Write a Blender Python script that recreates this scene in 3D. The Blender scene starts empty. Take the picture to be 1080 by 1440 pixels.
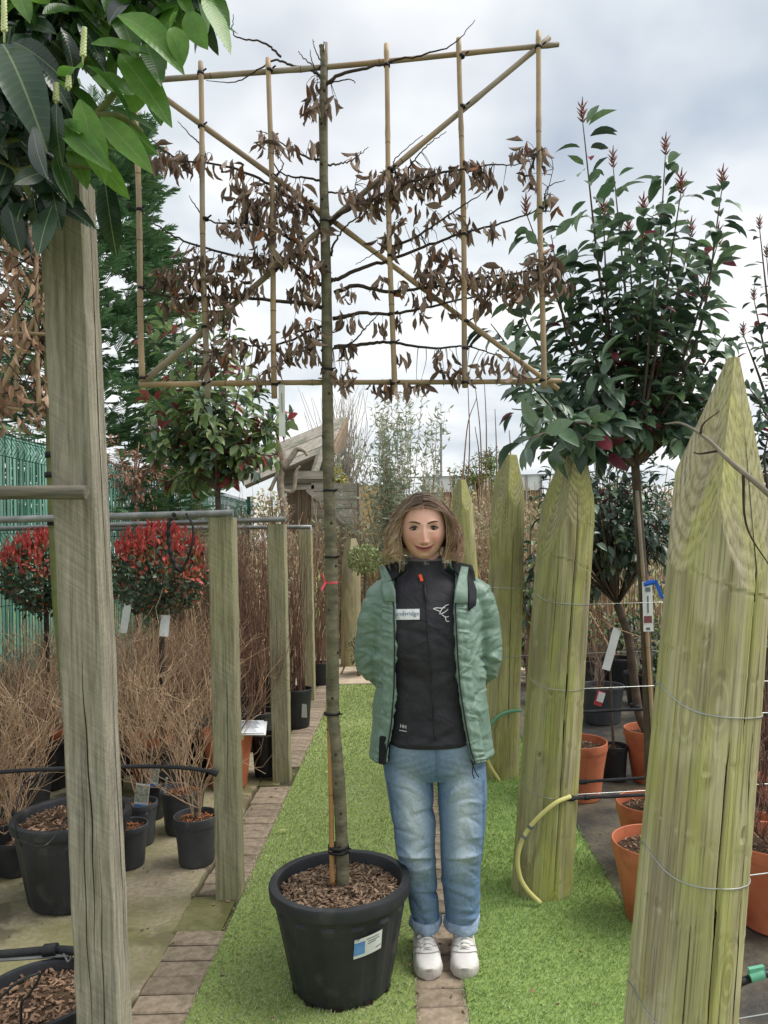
import bpy, math, random
import numpy as np
from mathutils import Vector, Matrix, Euler, Quaternion
R = math.radians
random.seed(7); rng = np.random.default_rng(7)
SC = bpy.context.scene
COL = SC.collection

# ------------------------------------------------------------------ camera
F_PX, CX, CY, CAM_H, ROLL = 1050.0, 564.0, 765.0, 1.5, R(1.2)
cam_data = bpy.data.cameras.new('camera')
cam = bpy.data.objects.new('camera', cam_data); COL.objects.link(cam)
cam_data.sensor_fit = 'VERTICAL'; cam_data.sensor_height = 24.0
cam_data.lens = F_PX / 1440 * 24.0
cam_data.shift_x = -(CX - 540) / 1440
cam_data.shift_y = (CY - 720) / 1440
cam_data.clip_start = 0.05; cam_data.clip_end = 2000
cam.location = (0, 0, CAM_H)
cam.rotation_euler = (Matrix.Rotation(ROLL, 3, 'Y') @ Euler((R(90), 0, 0)).to_matrix()).to_euler()
SC.camera = cam
SC.render.resolution_x, SC.render.resolution_y = 768, 1024

def ray(px, py):
    u, v = px - CX, py - CY
    c, s = math.cos(ROLL), math.sin(ROLL)
    return (c*u - s*v) / F_PX, -(s*u + c*v) / F_PX
def P(px, py, Y):
    a, b = ray(px, py); return Vector((a*Y, Y, CAM_H + b*Y))
def G(px, py, z=0.0):
    a, b = ray(px, py); Y = (z - CAM_H) / b
    return Vector((a*Y, Y, z))

# ------------------------------------------------------------------ world and sun (bright overcast)
SUN_AZ, SUN_EL = R(88), R(56)
wd = bpy.data.worlds.new('World'); SC.world = wd; wd.use_nodes = True
wn, wl = wd.node_tree.nodes, wd.node_tree.links
wn.clear()
def wnode(t, **kw):
    n = wn.new(t)
    for k, v in kw.items(): setattr(n, k, v)
    return n
w_out = wnode('ShaderNodeOutputWorld'); w_bg = wnode('ShaderNodeBackground')
w_sky = wnode('ShaderNodeTexSky', sky_type='NISHITA', sun_disc=False)
w_sky.sun_elevation = SUN_EL; w_sky.sun_rotation = SUN_AZ; w_sky.air_density = 1.0; w_sky.dust_density = 2.0
w_tc = wnode('ShaderNodeTexCoord'); w_sep = wnode('ShaderNodeSeparateXYZ')
wl.new(w_tc.outputs['Generated'], w_sep.inputs[0])
w_add = wnode('ShaderNodeMath', operation='ADD'); w_add.inputs[1].default_value = 0.22
w_abs = wnode('ShaderNodeMath', operation='ABSOLUTE'); wl.new(w_sep.outputs[2], w_abs.inputs[0]); wl.new(w_abs.outputs[0], w_add.inputs[0])
w_dx = wnode('ShaderNodeMath', operation='DIVIDE'); w_dy = wnode('ShaderNodeMath', operation='DIVIDE')
wl.new(w_sep.outputs[0], w_dx.inputs[0]); wl.new(w_add.outputs[0], w_dx.inputs[1])
wl.new(w_sep.outputs[1], w_dy.inputs[0]); wl.new(w_add.outputs[0], w_dy.inputs[1])
w_com = wnode('ShaderNodeCombineXYZ'); wl.new(w_dx.outputs[0], w_com.inputs[0]); wl.new(w_dy.outputs[0], w_com.inputs[1])
w_n1 = wnode('ShaderNodeTexNoise'); w_n1.inputs['Scale'].default_value = 1.5; w_n1.inputs['Detail'].default_value = 6; w_n1.inputs['Roughness'].default_value = 0.48
w_n1.inputs['Distortion'].default_value = 0.25
wl.new(w_com.outputs[0], w_n1.inputs['Vector'])
w_r1 = wnode('ShaderNodeValToRGB')
e = w_r1.color_ramp.elements
e[0].position = 0.33; e[0].color = (5.2, 5.9, 6.55, 1)
e[1].position = 0.60; e[1].color = (9.9, 9.95, 9.95, 1)
x = e.new(0.47); x.color = (7.6, 8.05, 8.4, 1)
wl.new(w_n1.outputs[0], w_r1.inputs[0])
w_n2 = wnode('ShaderNodeTexNoise'); w_n2.inputs['Scale'].default_value = 1.3; w_n2.inputs['Detail'].default_value = 4
w_map = wnode('ShaderNodeMapping'); w_map.inputs['Location'].default_value = (3.1, 7.7, 0); wl.new(w_com.outputs[0], w_map.inputs[0]); wl.new(w_map.outputs[0], w_n2.inputs['Vector'])
w_r2 = wnode('ShaderNodeValToRGB'); e = w_r2.color_ramp.elements
e[0].position = 0.30; e[0].color = (0.55,)*3 + (1,); e[1].position = 0.46; e[1].color = (0.97,)*3 + (1,)
wl.new(w_n2.outputs[0], w_r2.inputs[0])
w_mix = wnode('ShaderNodeMix', data_type='RGBA')
wl.new(w_r2.outputs[0], w_mix.inputs[0]); wl.new(w_sky.outputs[0], w_mix.inputs[6]); wl.new(w_r1.outputs[0], w_mix.inputs[7])
wl.new(w_mix.outputs[2], w_bg.inputs['Color']); w_bg.inputs['Strength'].default_value = 0.088
wl.new(w_bg.outputs[0], w_out.inputs[0])

sd = bpy.data.lights.new('sun', 'SUN'); sd.energy = 2.6; sd.angle = R(34); sd.color = (1.0, 0.965, 0.91)
sun = bpy.data.objects.new('sun', sd); COL.objects.link(sun)
to_sun = Vector((math.sin(SUN_AZ)*math.cos(SUN_EL), math.cos(SUN_AZ)*math.cos(SUN_EL), math.sin(SUN_EL)))
sun.rotation_euler = to_sun.to_track_quat('Z', 'Y').to_euler(); sun.location = to_sun * 30
SC.view_settings.view_transform = 'Standard'; SC.view_settings.look = 'None'
SC.view_settings.exposure = 0.42; SC.view_settings.gamma = 1.0
SC.view_settings.use_curve_mapping = False

# ------------------------------------------------------------------ materials
def s(r, g, b):
    f = lambda c: ((c/255+0.055)/1.055)**2.4 if c > 10 else c/255/12.92
    return (f(r), f(g), f(b))
def _mat(name):
    m = bpy.data.materials.new(name); m.use_nodes = True
    nt = m.node_tree; b = nt.nodes['Principled BSDF']
    return m, nt, b
def nd(nt, t, **kw):
    n = nt.nodes.new(t)
    for k, v in kw.items(): setattr(n, k, v)
    return n
def ramp(nt, fac, stops):
    r = nd(nt, 'ShaderNodeValToRGB'); e = r.color_ramp.elements
    while len(e) < len(stops): e.new(0.5)
    for i, (p, c) in enumerate(stops):
        e[i].position = p; e[i].color = (c[0], c[1], c[2], 1)
    nt.links.new(fac, r.inputs[0]); return r.outputs[0]
def mixc(nt, fac, a, b, mode='MIX'):
    m = nd(nt, 'ShaderNodeMix', data_type='RGBA', blend_type=mode)
    if isinstance(fac, (int, float)): m.inputs[0].default_value = fac
    else: nt.links.new(fac, m.inputs[0])
    for i, c in ((6, a), (7, b)):
        if isinstance(c, tuple): m.inputs[i].default_value = (c[0], c[1], c[2], 1)
        else: nt.links.new(c, m.inputs[i])
    return m.outputs[2]
def math2(nt, op, a, b=0.0):
    m = nd(nt, 'ShaderNodeMath', operation=op)
    for i, c in ((0, a), (1, b)):
        if isinstance(c, (int, float)): m.inputs[i].default_value = c
        else: nt.links.new(c, m.inputs[i])
    return m.outputs[0]
def coords(nt, kind='Object', scale=(1, 1, 1), loc=(0, 0, 0), rot=(0, 0, 0)):
    tc = nd(nt, 'ShaderNodeTexCoord'); mp = nd(nt, 'ShaderNodeMapping')
    mp.inputs['Scale'].default_value = scale; mp.inputs['Location'].default_value = loc; mp.inputs['Rotation'].default_value = rot
    nt.links.new(tc.outputs[kind], mp.inputs[0]); return mp.outputs[0]
def noise_n(nt, vec, scale, detail=4, rough=0.6, dist=0.0):
    n = nd(nt, 'ShaderNodeTexNoise'); n.inputs['Scale'].default_value = scale; n.inputs['Detail'].default_value = detail
    n.inputs['Roughness'].default_value = rough; n.inputs['Distortion'].default_value = dist
    nt.links.new(vec, n.inputs['Vector']); return n.outputs[0]
def bump_n(nt, b, h, strength=0.3, dist=0.01):
    n = nd(nt, 'ShaderNodeBump'); n.inputs['Strength'].default_value = strength; n.inputs['Distance'].default_value = dist
    nt.links.new(h, n.inputs['Height']); nt.links.new(n.outputs[0], b.inputs['Normal'])
def rnd_n(nt):
    g = nd(nt, 'ShaderNodeNewGeometry'); o = nd(nt, 'ShaderNodeObjectInfo')
    return math2(nt, 'FRACT', math2(nt, 'ADD', g.outputs['Random Per Island'], o.outputs['Random']))
def M(name, c1, c2, scale=10, stretch=(1, 1, 1), rough=0.8, bump=0.3, bscale=None, c3=None, s3=2.0, r3=(0.5, 0.7), spec=0.3, rnd=0.0, metal=0.0, detail=5, kind='Object', bdist=0.01):
    m, nt, b = _mat(name)
    v = coords(nt, kind, stretch)
    n1 = noise_n(nt, v, scale, detail)
    col = ramp(nt, n1, [(0.32, c1), (0.68, c2)])
    if c3:
        v3 = coords(nt, kind, (1, 1, 1), (5.3, 1.7, 2.9))
        f = ramp(nt, noise_n(nt, v3, s3, 4), [(r3[0], (0, 0, 0)), (r3[1], (1, 1, 1))])
        col = mixc(nt, f, col, c3)
    if rnd:
        k = math2(nt, 'ADD', math2(nt, 'MULTIPLY', rnd_n(nt), 2*rnd), 1-rnd)
        mm = nd(nt, 'ShaderNodeVectorMath', operation='SCALE'); nt.links.new(col, mm.inputs[0]); nt.links.new(k, mm.inputs['Scale']); col = mm.outputs[0]
    nt.links.new(col, b.inputs['Base Color'])
    b.inputs['Roughness'].default_value = rough; b.inputs['Metallic'].default_value = metal
    b.inputs['Specular IOR Level'].default_value = spec
    if bump: bump_n(nt, b, n1 if not bscale else noise_n(nt, v, bscale, 4), bump, bdist)
    return m
def leafM(name, cols, rough=0.45, trans=0.25, spec=0.4, back=None, rib=False):
    m, nt, b = _mat(name)
    k = len(cols)
    r = ramp(nt, rnd_n(nt), [(i/max(1, k-1), c) for i, c in enumerate(cols)])
    n = noise_n(nt, coords(nt, 'Object', (1, 1, 1)), 60, 3)
    r = mixc(nt, 0.35, r, ramp(nt, n, [(0.3, (0.3, 0.3, 0.3)), (0.7, (1, 1, 1))]), 'MULTIPLY')
    if rib:      # pale midrib and side veins in the leaf's own coordinates
        sp = nd(nt, 'ShaderNodeSeparateXYZ'); nt.links.new(coords(nt, 'Object'), sp.inputs[0]); axx = math2(nt, 'ABSOLUTE', sp.outputs[0])
        mr = ramp(nt, math2(nt, 'MULTIPLY', axx, 100.0), [(0.06, (1, 1, 1)), (0.14, (0, 0, 0))])
        vn = math2(nt, 'SINE', math2(nt, 'MULTIPLY', math2(nt, 'SUBTRACT', sp.outputs[1], math2(nt, 'MULTIPLY', axx, 0.8)), 760.0))
        r = mixc(nt, math2(nt, 'MULTIPLY', ramp(nt, vn, [(0.75, (0, 0, 0)), (1.0, (1, 1, 1))]), 0.07), r, (0.30, 0.38, 0.18)); r = mixc(nt, math2(nt, 'MULTIPLY', mr, 0.45), r, (0.34, 0.42, 0.20))
        bump_n(nt, b, vn, 0.10, 0.001)
    if back:
        g = nd(nt, 'ShaderNodeNewGeometry'); r = mixc(nt, g.outputs['Backfacing'], r, back)
    nt.links.new(r, b.inputs['Base Color']); b.inputs['Roughness'].default_value = rough; b.inputs['Specular IOR Level'].default_value = spec
    if trans:
        t = nd(nt, 'ShaderNodeBsdfTranslucent'); nt.links.new(r, t.inputs[0])
        mx = nd(nt, 'ShaderNodeMixShader'); mx.inputs[0].default_value = trans
        nt.links.new(b.outputs[0], mx.inputs[1]); nt.links.new(t.outputs[0], mx.inputs[2])
        nt.links.new(mx.outputs[0], nt.nodes['Material Output'].inputs[0])
    return m

# ------------------------------------------------------------------ mesh helpers
class MB:
    def __init__(self): self.v = []; self.f = []; self.n = 0
    def add(self, V, Fs):
        V = np.asarray(V, float).reshape(-1, 3)
        self.v.append(V)
        if isinstance(Fs, np.ndarray): self.f.append(Fs + self.n)
        else:
            by = {}
            for f in Fs: by.setdefault(len(f), []).append(f)
            for L in by.values(): self.f.append(np.array(L, int) + self.n)
        self.n += len(V); return self
    def tube(self, pts, r, seg=6, cap=True):
        p = np.array([tuple(q) for q in pts], float); n = len(p)
        r = np.full(n, r, float) if np.isscalar(r) else np.asarray(r, float)
        if len(r) != n: r = np.interp(np.linspace(0, 1, n), np.linspace(0, 1, len(r)), r)
        t = np.gradient(p, axis=0); t /= np.linalg.norm(t, axis=1)[:, None] + 1e-12
        a = np.array([0, 0, 1.]) if abs(t[0][2]) < 0.9 else np.array([1., 0, 0])
        u = np.cross(t[0], a); u /= np.linalg.norm(u); U = [u]
        for i in range(1, n):
            u = U[-1] - t[i]*np.dot(U[-1], t[i]); u /= np.linalg.norm(u) + 1e-12; U.append(u)
        U = np.array(U); W = np.cross(t, U)
        th = np.linspace(0, 2*np.pi, seg, endpoint=False)
        V = p[:, None] + r[:, None, None]*(np.cos(th)[None, :, None]*U[:, None] + np.sin(th)[None, :, None]*W[:, None])
        self.grid(V, True, cap); return self
    def grid(self, V, closed=True, cap=False):
        n, m = V.shape[:2]
        i, j = np.meshgrid(np.arange(n-1), np.arange(m if closed else m-1), indexing='ij')
        a = i*m + j; b = i*m + (j+1) % m
        Fq = np.stack([a, b, b+m, a+m], -1).reshape(-1, 4)
        base = self.n
        self.add(V.reshape(-1, 3), Fq)
        if cap and closed:
            self.f.append(np.array([list(range(base+m-1, base-1, -1))])); self.f.append(np.array([list(range(base+(n-1)*m, base+n*m))]))
        return self
    def box(self, c, size, rot=None):
        h = np.array(size)/2
        V = np.array([[x, y, z] for x in (-1, 1) for y in (-1, 1) for z in (-1, 1)])*h
        if rot is not None: V = V @ np.array(Euler(rot).to_matrix()).T
        self.add(V + np.array(tuple(c)), np.array([[0, 1, 3, 2], [4, 6, 7, 5], [0, 4, 5, 1], [2, 3, 7, 6], [0, 2, 6, 4], [1, 5, 7, 3]])); return self
    def bar(self, a, b, w, h, up=(0, 0, 1)):
        a, b = Vector(a), Vector(b); d = (b-a); L = d.length; d.normalize()
        x = d.cross(Vector(up)).normalized(); z = x.cross(d)
        V = [a + x*i*w/2 + z*k*h/2 + d*L*j for i in (-1, 1) for j in (0, 1) for k in (-1, 1)]
        self.add([tuple(q) for q in V], np.array([[0, 1, 3, 2], [4, 6, 7, 5], [0, 4, 5, 1], [2, 3, 7, 6], [0, 2, 6, 4], [1, 5, 7, 3]])); return self
    def lathe(self, prof, seg=32, c=(0, 0, 0), fn=None):
        pr = np.array(prof, float); th = np.linspace(0, 2*np.pi, seg, endpoint=False)
        Rr = np.repeat(pr[:, 0:1], seg, 1)
        if fn is not None: Rr = fn(Rr, pr[:, 1:2], th[None, :])
        V = np.stack([Rr*np.cos(th), Rr*np.sin(th), np.repeat(pr[:, 1:2], seg, 1)], -1) + np.array(tuple(c))
        self.grid(V, True, False); return self
    def mesh(self, name):
        me = bpy.data.meshes.new(name)
        V = np.concatenate(self.v) if self.v else np.zeros((0, 3))
        me.vertices.add(len(V)); me.vertices.foreach_set('co', V.ravel())
        cnt = np.concatenate([np.full(len(f), f.shape[1]) for f in self.f]); idx = np.concatenate([f.ravel() for f in self.f])
        st = np.concatenate([[0], np.cumsum(cnt)[:-1]])
        me.loops.add(len(idx)); me.loops.foreach_set('vertex_index', idx.astype(np.int32))
        me.polygons.add(len(cnt)); me.polygons.foreach_set('loop_start', st.astype(np.int32)); me.polygons.foreach_set('loop_total', cnt.astype(np.int32))
        me.update(calc_edges=True); return me

def shade(me, ang=None):
    me.polygons.foreach_set('use_smooth', np.ones(len(me.polygons), bool))
    if ang is not None:
        try: me.set_sharp_from_angle(angle=R(ang))
        except Exception: pass
def obj(name, mb, m, parent=None, smooth=40, kind=None):
    """one mesh object; the vertices are given in world space, the parent is an unrotated root"""
    me = mb.mesh(name) if isinstance(mb, MB) else mb
    if parent is not None:
        L = root_loc(parent)
        if L.length > 0: me.transform(Matrix.Translation(-L))
    if smooth: shade(me, smooth if smooth < 180 else None)
    else: me.polygons.foreach_set('use_smooth', np.zeros(len(me.polygons), bool))
    for q in (m if isinstance(m, (list, tuple)) else [m]): me.materials.append(q)
    o = bpy.data.objects.new(name, me); COL.objects.link(o)
    if parent is not None: o.parent = parent
    if kind: o['kind'] = kind
    return o
def root_loc(o):
    v = Vector(o.location)
    while o.parent: o = o.parent; v = v + o.location
    return v
def thing(name, label, cat, loc=(0, 0, 0), group=None):
    o = bpy.data.objects.new(name, None); COL.objects.link(o); o.location = loc; o.empty_display_size = 0.05
    return tag(o, label, cat, group)
def tag(o, label, cat, group=None):
    o['label'] = label; o['category'] = cat
    if group: o['group'] = group
    return o
def solo(name, mb, m, label, cat, group=None, smooth=40):
    return tag(obj(name, mb, m, None, smooth), label, cat, group)
def struct(name, mb, m, smooth=0):
    o = obj(name, mb, m, None, smooth); o['kind'] = 'structure'; return o
def dup(root, loc, rz=0.0, sc=1.0, label=None):
    r = root.copy(); COL.objects.link(r); r.location = loc; r.rotation_euler = (0, 0, rz); r.scale = (sc,)*3
    if label: r['label'] = label
    def kids(src, dst):
        for c in list(src.children):
            k = c.copy(); COL.objects.link(k); k.parent = dst; kids(c, k)
    kids(root, r); return r
def curve_pts(ctrl, n=24):
    """Catmull-Rom through control points"""
    c = [np.array(tuple(q), float) for q in ctrl]
    if len(c) == 2: return np.linspace(c[0], c[1], n)
    c = [2*c[0]-c[1]] + c + [2*c[-1]-c[-2]]
    k = len(c) - 3; out = []
    for i in range(n):
        u = i/(n-1)*k; j = min(int(u), k-1); t = u - j
        p0, p1, p2, p3 = c[j:j+4]
        out.append(0.5*((2*p1) + (-p0+p2)*t + (2*p0-5*p1+4*p2-p3)*t*t + (-p0+3*p1-3*p2+p3)*t**3))
    return np.array(out)
# ---- leaves
def leaf_tpl(L=0.1, W=0.04, n=4, fold=0.35, droop=0.4, twist=0.0, wave=0.0, tip=1.0, seed=0):
    """leaf along +Y from the origin, facing +Z"""
    r = np.random.default_rng(seed); V = []
    t = np.linspace(0, 1, n+1)
    w = np.sin(np.pi*np.clip(t, 0, 1)**(0.85))**tip*W/2; w[0] = W*0.04; w[-1] = 0.0008
    ang = 0; p = np.zeros(3)
    for i in range(n+1):
        if i: ang -= droop/n; p = p + np.array([0, math.cos(ang), math.sin(ang)])*L/n
        tw = twist*t[i] + r.normal(0, wave)
        for sd_ in (-1, 0, 1):
            x, z = sd_*w[i]*math.cos(fold), abs(sd_)*w[i]*math.sin(fold) + sd_*r.normal(0, wave)*w[i]
            q = np.array([x*math.cos(tw)-z*math.sin(tw), 0, x*math.sin(tw)+z*math.cos(tw)])
            q = np.array([q[0], -q[2]*math.sin(ang), q[2]*math.cos(ang)])
            V.append(p + q)
    Fq = []
    for i in range(n):
        for k in (0, 1):
            a = i*3+k; Fq.append([a, a+1, a+4, a+3])
    return np.array(V), np.array(Fq)
def lmat(pos, d, up=None, sc=1.0, roll=0.0):
    """4x4 (np) taking +Y to d and +Z near up"""
    d = np.array(tuple(d), float); d /= np.linalg.norm(d) + 1e-9
    up = np.array([0, 0, 1.]) if up is None else np.array(tuple(up), float)
    x = np.cross(d, up)
    if np.linalg.norm(x) < 1e-4: x = np.array([1., 0, 0])
    x /= np.linalg.norm(x); z = np.cross(x, d)
    if roll: c, s_ = math.cos(roll), math.sin(roll); x, z = c*x + s_*z, -s_*x + c*z
    m = np.eye(4); m[:3, 0] = x*sc; m[:3, 1] = d*sc; m[:3, 2] = z*sc; m[:3, 3] = np.array(tuple(pos)); return m
CAMP = np.array([0, 0, CAM_H])
def foliage(root, name, tpls, mats, Ms, n_obj=300, rest='small_leaves', mat_of=None):
    """Ms: list of 4x4. The largest n_obj in the picture become objects, the others one 'stuff' part."""
    if not len(Ms): return
    A = np.array(Ms); sz = np.linalg.norm(A[:, :3, 1], axis=1)/np.linalg.norm(A[:, :3, 3]-CAMP, axis=1)
    order = np.argsort(-sz); L = np.array(root_loc(root))
    k = len(tpls); which = rng.integers(0, k, len(A)); mi = rng.integers(0, len(mats), len(A)) if mat_of is None else np.array(mat_of)
    meshes = {}
    for i in order[:n_obj]:
        key = (which[i], mi[i])
        if key not in meshes:
            mb = MB(); mb.add(*tpls[which[i]]); me = mb.mesh(name); shade(me); me.materials.append(mats[mi[i]]); meshes[key] = me
        o = bpy.data.objects.new(name, meshes[key]); COL.objects.link(o); o.parent = root
        m = A[i].copy(); m[:3, 3] -= L; o.matrix_local = Matrix(m.tolist())
    left = order[n_obj:]
    for q in range(len(mats)):
        mb = MB()
        for w in range(k):
            ids = [i for i in left if mi[i] == q and which[i] == w]
            if not ids: continue
            V, Fq = tpls[w]; B = A[ids]
            X = np.einsum('nij,vj->nvi', B[:, :3, :3], V) + B[:, None, :3, 3]
            off = (np.arange(len(ids))*len(V))[:, None, None]
            mb.add(X.reshape(-1, 3), (Fq[None] + off).reshape(-1, Fq.shape[1]))
        if mb.n: obj(rest, mb, mats[q], root, 180, 'stuff')
def rvec(sc=1.0):
    v = rng.normal(size=3); return v/np.linalg.norm(v)*sc
def crown_pts(c, rad, n, shell=0.45, clumps=14, clump_r=0.42):
    """points clustered in clumps inside an ellipsoid: uneven outline with gaps"""
    c = np.array(tuple(c)); rad = np.array(rad, float); out = []
    cc = [rvec()*rng.uniform(shell, 0.85) for _ in range(clumps)]
    sizes = rng.uniform(0.6, 1.2, clumps)*clump_r
    for _ in range(n):
        i = rng.integers(clumps); p = cc[i] + rvec()*sizes[i]*rng.uniform(0.3, 1)
        out.append(c + p*rad)
    return np.array(out)
# ================================================================== SETTING
def sheet(x0, x1, y0, y1, z, nx=1, ny=1, edge=None, hgt=0.0, seed=1):
    r = np.random.default_rng(seed)
    X, Y = np.meshgrid(np.linspace(x0, x1, nx+1), np.linspace(y0, y1, ny+1))
    Z = np.full_like(X, z)
    if hgt: Z += r.normal(0, hgt, X.shape)
    mb = MB(); mb.grid(np.stack([X, Y, Z], -1), False); return mb
m_lawnfar = M('far_lawn', s(96, 118, 58), s(128, 142, 82), 3, c3=s(120, 108, 80), s3=0.5, r3=(0.45, 0.62), rough=0.95, bump=0.3, bscale=60)
struct('ground', sheet(-60, 60, -20, 200, -0.03, 8, 16), m_lawnfar)
def concrete_mat(name, cA, cB, cStain, cMoss):
    m, nt, b = _mat(name); v = coords(nt, 'Object')
    n1 = noise_n(nt, v, 3.0, 8, 0.65); n2 = noise_n(nt, v, 45, 5, 0.7)
    c = ramp(nt, n1, [(0.3, cA), (0.7, cB)])
    c = mixc(nt, 0.8, c, ramp(nt, n2, [(0.3, (0.5,)*3), (0.65, (1.15,)*3)]), 'MULTIPLY')
    st = ramp(nt, noise_n(nt, coords(nt, 'Object', loc=(2.2, 0.4, 0)), 1.7, 5, 0.55, 0.6), [(0.51, (0, 0, 0)), (0.56, (1, 1, 1))])
    c = mixc(nt, math2(nt, 'MULTIPLY', st, 0.7), c, cStain)
    mo = ramp(nt, noise_n(nt, coords(nt, 'Object', loc=(9, 3, 1)), 1.1, 7, 0.7), [(0.44, (0, 0, 0)), (0.60, (1, 1, 1))])
    c = mixc(nt, math2(nt, 'MULTIPLY', mo, 0.75), c, cMoss)
    wh = ramp(nt, noise_n(nt, coords(nt, 'Object', loc=(1, 8, 1)), 7, 8, 0.8), [(0.62, (0, 0, 0)), (0.72, (1, 1, 1))])
    c = mixc(nt, math2(nt, 'MULTIPLY', wh, 0.5), c, s(196, 190, 176))
    nt.links.new(c, b.inputs['Base Color'])
    rr = ramp(nt, st, [(0, (0.9,)*3), (1, (0.45,)*3)]); nt.links.new(rr, b.inputs['Roughness'])
    bump_n(nt, b, n2, 0.35, 0.004); return m
m_conc = concrete_mat('concrete', s(136, 124, 102), s(178, 166, 142), s(78, 70, 58), s(116, 114, 66))
# concrete yard on the left, with a cracked wavy outer edge beside the bricks
mb = MB()
ys = np.linspace(0.2, 13, 190); ex = -0.925 + 0.016*np.sin(ys*5.1) + rng.normal(0, 0.005, len(ys))
V = np.stack([np.stack([np.full_like(ys, -6.0), ys, np.zeros_like(ys)], -1), np.stack([ex, ys, np.zeros_like(ys)], -1), np.stack([ex+0.002, ys, np.full_like(ys, -0.03)], -1)], 1)
mb.grid(V[:, ::-1], False)
struct('concrete_yard', mb, m_conc)
m_bed = M('mortar_bed', s(64, 58, 48), s(88, 80, 62), 30, rough=0.95, bump=0.4, c3=s(84, 90, 48), s3=4)
struct('joint_bed', sheet(-0.93, -0.70, 0.3, 8.2, -0.014), m_bed)
mb = MB(); mb.box((-0.83, 3.06, -0.008), (0.19, 0.30, 0.018)); mb.box((-0.865, 4.86, -0.008), (0.13, 0.34, 0.018))
m_mossc = concrete_mat('mossy_concrete', s(120, 110, 84), s(150, 140, 110), s(66, 62, 46), s(92, 98, 42))
struct('concrete_patch', mb, m_mossc)
# ---- bricks
m_brk = M('brick_paver', s(124, 108, 94), s(162, 146, 128), 34, rough=0.92, bump=0.35, c3=s(96, 92, 66), s3=5, r3=(0.5, 0.72), rnd=0.2, bdist=0.003)
def brick_mesh(seed, lx, ly):
    r = np.random.default_rng(seed); mb = MB(); h = 0.05; bv = 0.004
    x, y = lx/2, ly/2
    rings = []
    for (dx, z) in ((0, -h), (0, -bv), (bv, 0)):
        rings.append([[sx*(x-dx), sy*(y-dx), z + (r.normal(0, 0.0008) if dx else 0)] for sx, sy in ((-1, -1), (1, -1), (1, 1), (-1, 1))])
    mb.grid(np.array(rings, float), True, True)
    me = mb.mesh('brick'); me.polygons.foreach_set('use_smooth', np.zeros(len(me.polygons), bool)); me.materials.append(m_brk); return me
bm = [brick_mesh(i, 0.198, 0.096) for i in range(4)]; bc = [brick_mesh(i+9, 0.198, 0.096) for i in range(4)]
def brick_strip(name, xc, y0, y1, meshes, skip=None, label=None):
    root = bpy.data.objects.new(name, None); COL.objects.link(root); root['kind'] = 'structure'; root.location = (xc, y0, 0)
    y = y0; k = 0
    while y < y1:
        if not (skip and any(a < y < b_ for a, b_ in skip)):
            o = bpy.data.objects.new('brick', meshes[k % 4]); COL.objects.link(o); o.parent = root
            o.location = (random.gauss(0, 0.0025), y-y0, random.gauss(0.0, 0.0012)); o.rotation_euler = (random.gauss(0, 0.008), random.gauss(0, 0.006), random.gauss(0, 0.012))
        y += 0.1025; k += 1
    return root
brick_strip('brick_edging', -0.815, 1.75, 8.1, bm, skip=[(2.88, 3.24), (4.66, 5.06)])
struct('path_bed', sheet(-0.02, 0.22, 0.3, 8.0, -0.014), m_bed)
brick_strip('brick_path', 0.10, 1.75, 7.95, bc)
# ---- artificial turf: backing sheets plus blades
m_back = M('turf_backing', s(112, 132, 70), s(136, 156, 88), 60, rough=0.95, bump=0.2)
struct('turf_mat', sheet(-0.715, 0.016, 0.3, 8.02, 0.004), m_back)
struct('turf_mat', sheet(0.184, 0.88, 0.3, 8.02, 0.004), m_back)
def turf_mat(name, cols):
    m, nt, b = _mat(name)
    r = ramp(nt, rnd_n(nt), [(i/(len(cols)-1), c) for i, c in enumerate(cols)])
    big = ramp(nt, noise_n(nt, coords(nt, 'Object'), 2.2, 4), [(0.3, (0.82, 0.85, 0.8)), (0.7, (1.12, 1.1, 1.1))])
    r = mixc(nt, 1.0, r, big, 'MULTIPLY')
    nt.links.new(r, b.inputs['Base Color']); b.inputs['Roughness'].default_value = 0.55; b.inputs['Specular IOR Level'].default_value = 0.35
    return m
def blades(name, x0, x1, bands, m, h, lean, label):
    Vs, n = [], 0
    for (ya, yb, dens, hs, wd_) in bands:
        k = int((x1-x0)*(yb-ya)*dens)
        x = rng.uniform(x0, x1, k); y = rng.uniform(ya, yb, k)
        # a ragged edge at the borders
        a = rng.uniform(0, 2*np.pi, k); hh = h*hs*rng.uniform(0.6, 1.25, k)
        patch = np.sin(x*9+1.3*np.sin(y*3.1))*0.5 + np.sin(y*7+2*np.sin(x*5))*0.5
        la = rng.normal(0, 0.55, k); dx = np.cos(a)*0.6*hh*np.abs(rng.normal(0.6, 0.4, k)) + lean[0]*hh*(0.7+0.4*patch); dy = np.sin(a)*0.6*hh*np.abs(rng.normal(0.6, 0.4, k)) + lean[1]*hh*(0.8+0.4*patch)
        px, py = np.cos(a+1.57)*wd_, np.sin(a+1.57)*wd_
        z0 = np.full(k, 0.004); hz = hh*0.85
        V = np.stack([np.stack([x-px, y-py, z0], -1), np.stack([x+px, y+py, z0], -1),
                      np.stack([x+dx*0.45+px*.8, y+dy*0.45+py*.8, hz*0.6], -1), np.stack([x+dx*0.45-px*.8, y+dy*0.45-py*.8, hz*0.6], -1),
                      np.stack([x+dx, y+dy, hz], -1)], 1)
        Vs.append(V)
    V = np.concatenate(Vs); n = len(V); off = (np.arange(n)*5)[:, None]
    mb = MB(); mb.v = [V.reshape(-1, 3)]; mb.n = n*5
    mb.f = [np.array([[0, 1, 2, 3]]) + off, np.array([[3, 2, 4]]) + off]
    o = obj(name, mb, m, None, 180, 'stuff'); tag(o, label, 'grass')
    return o
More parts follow.
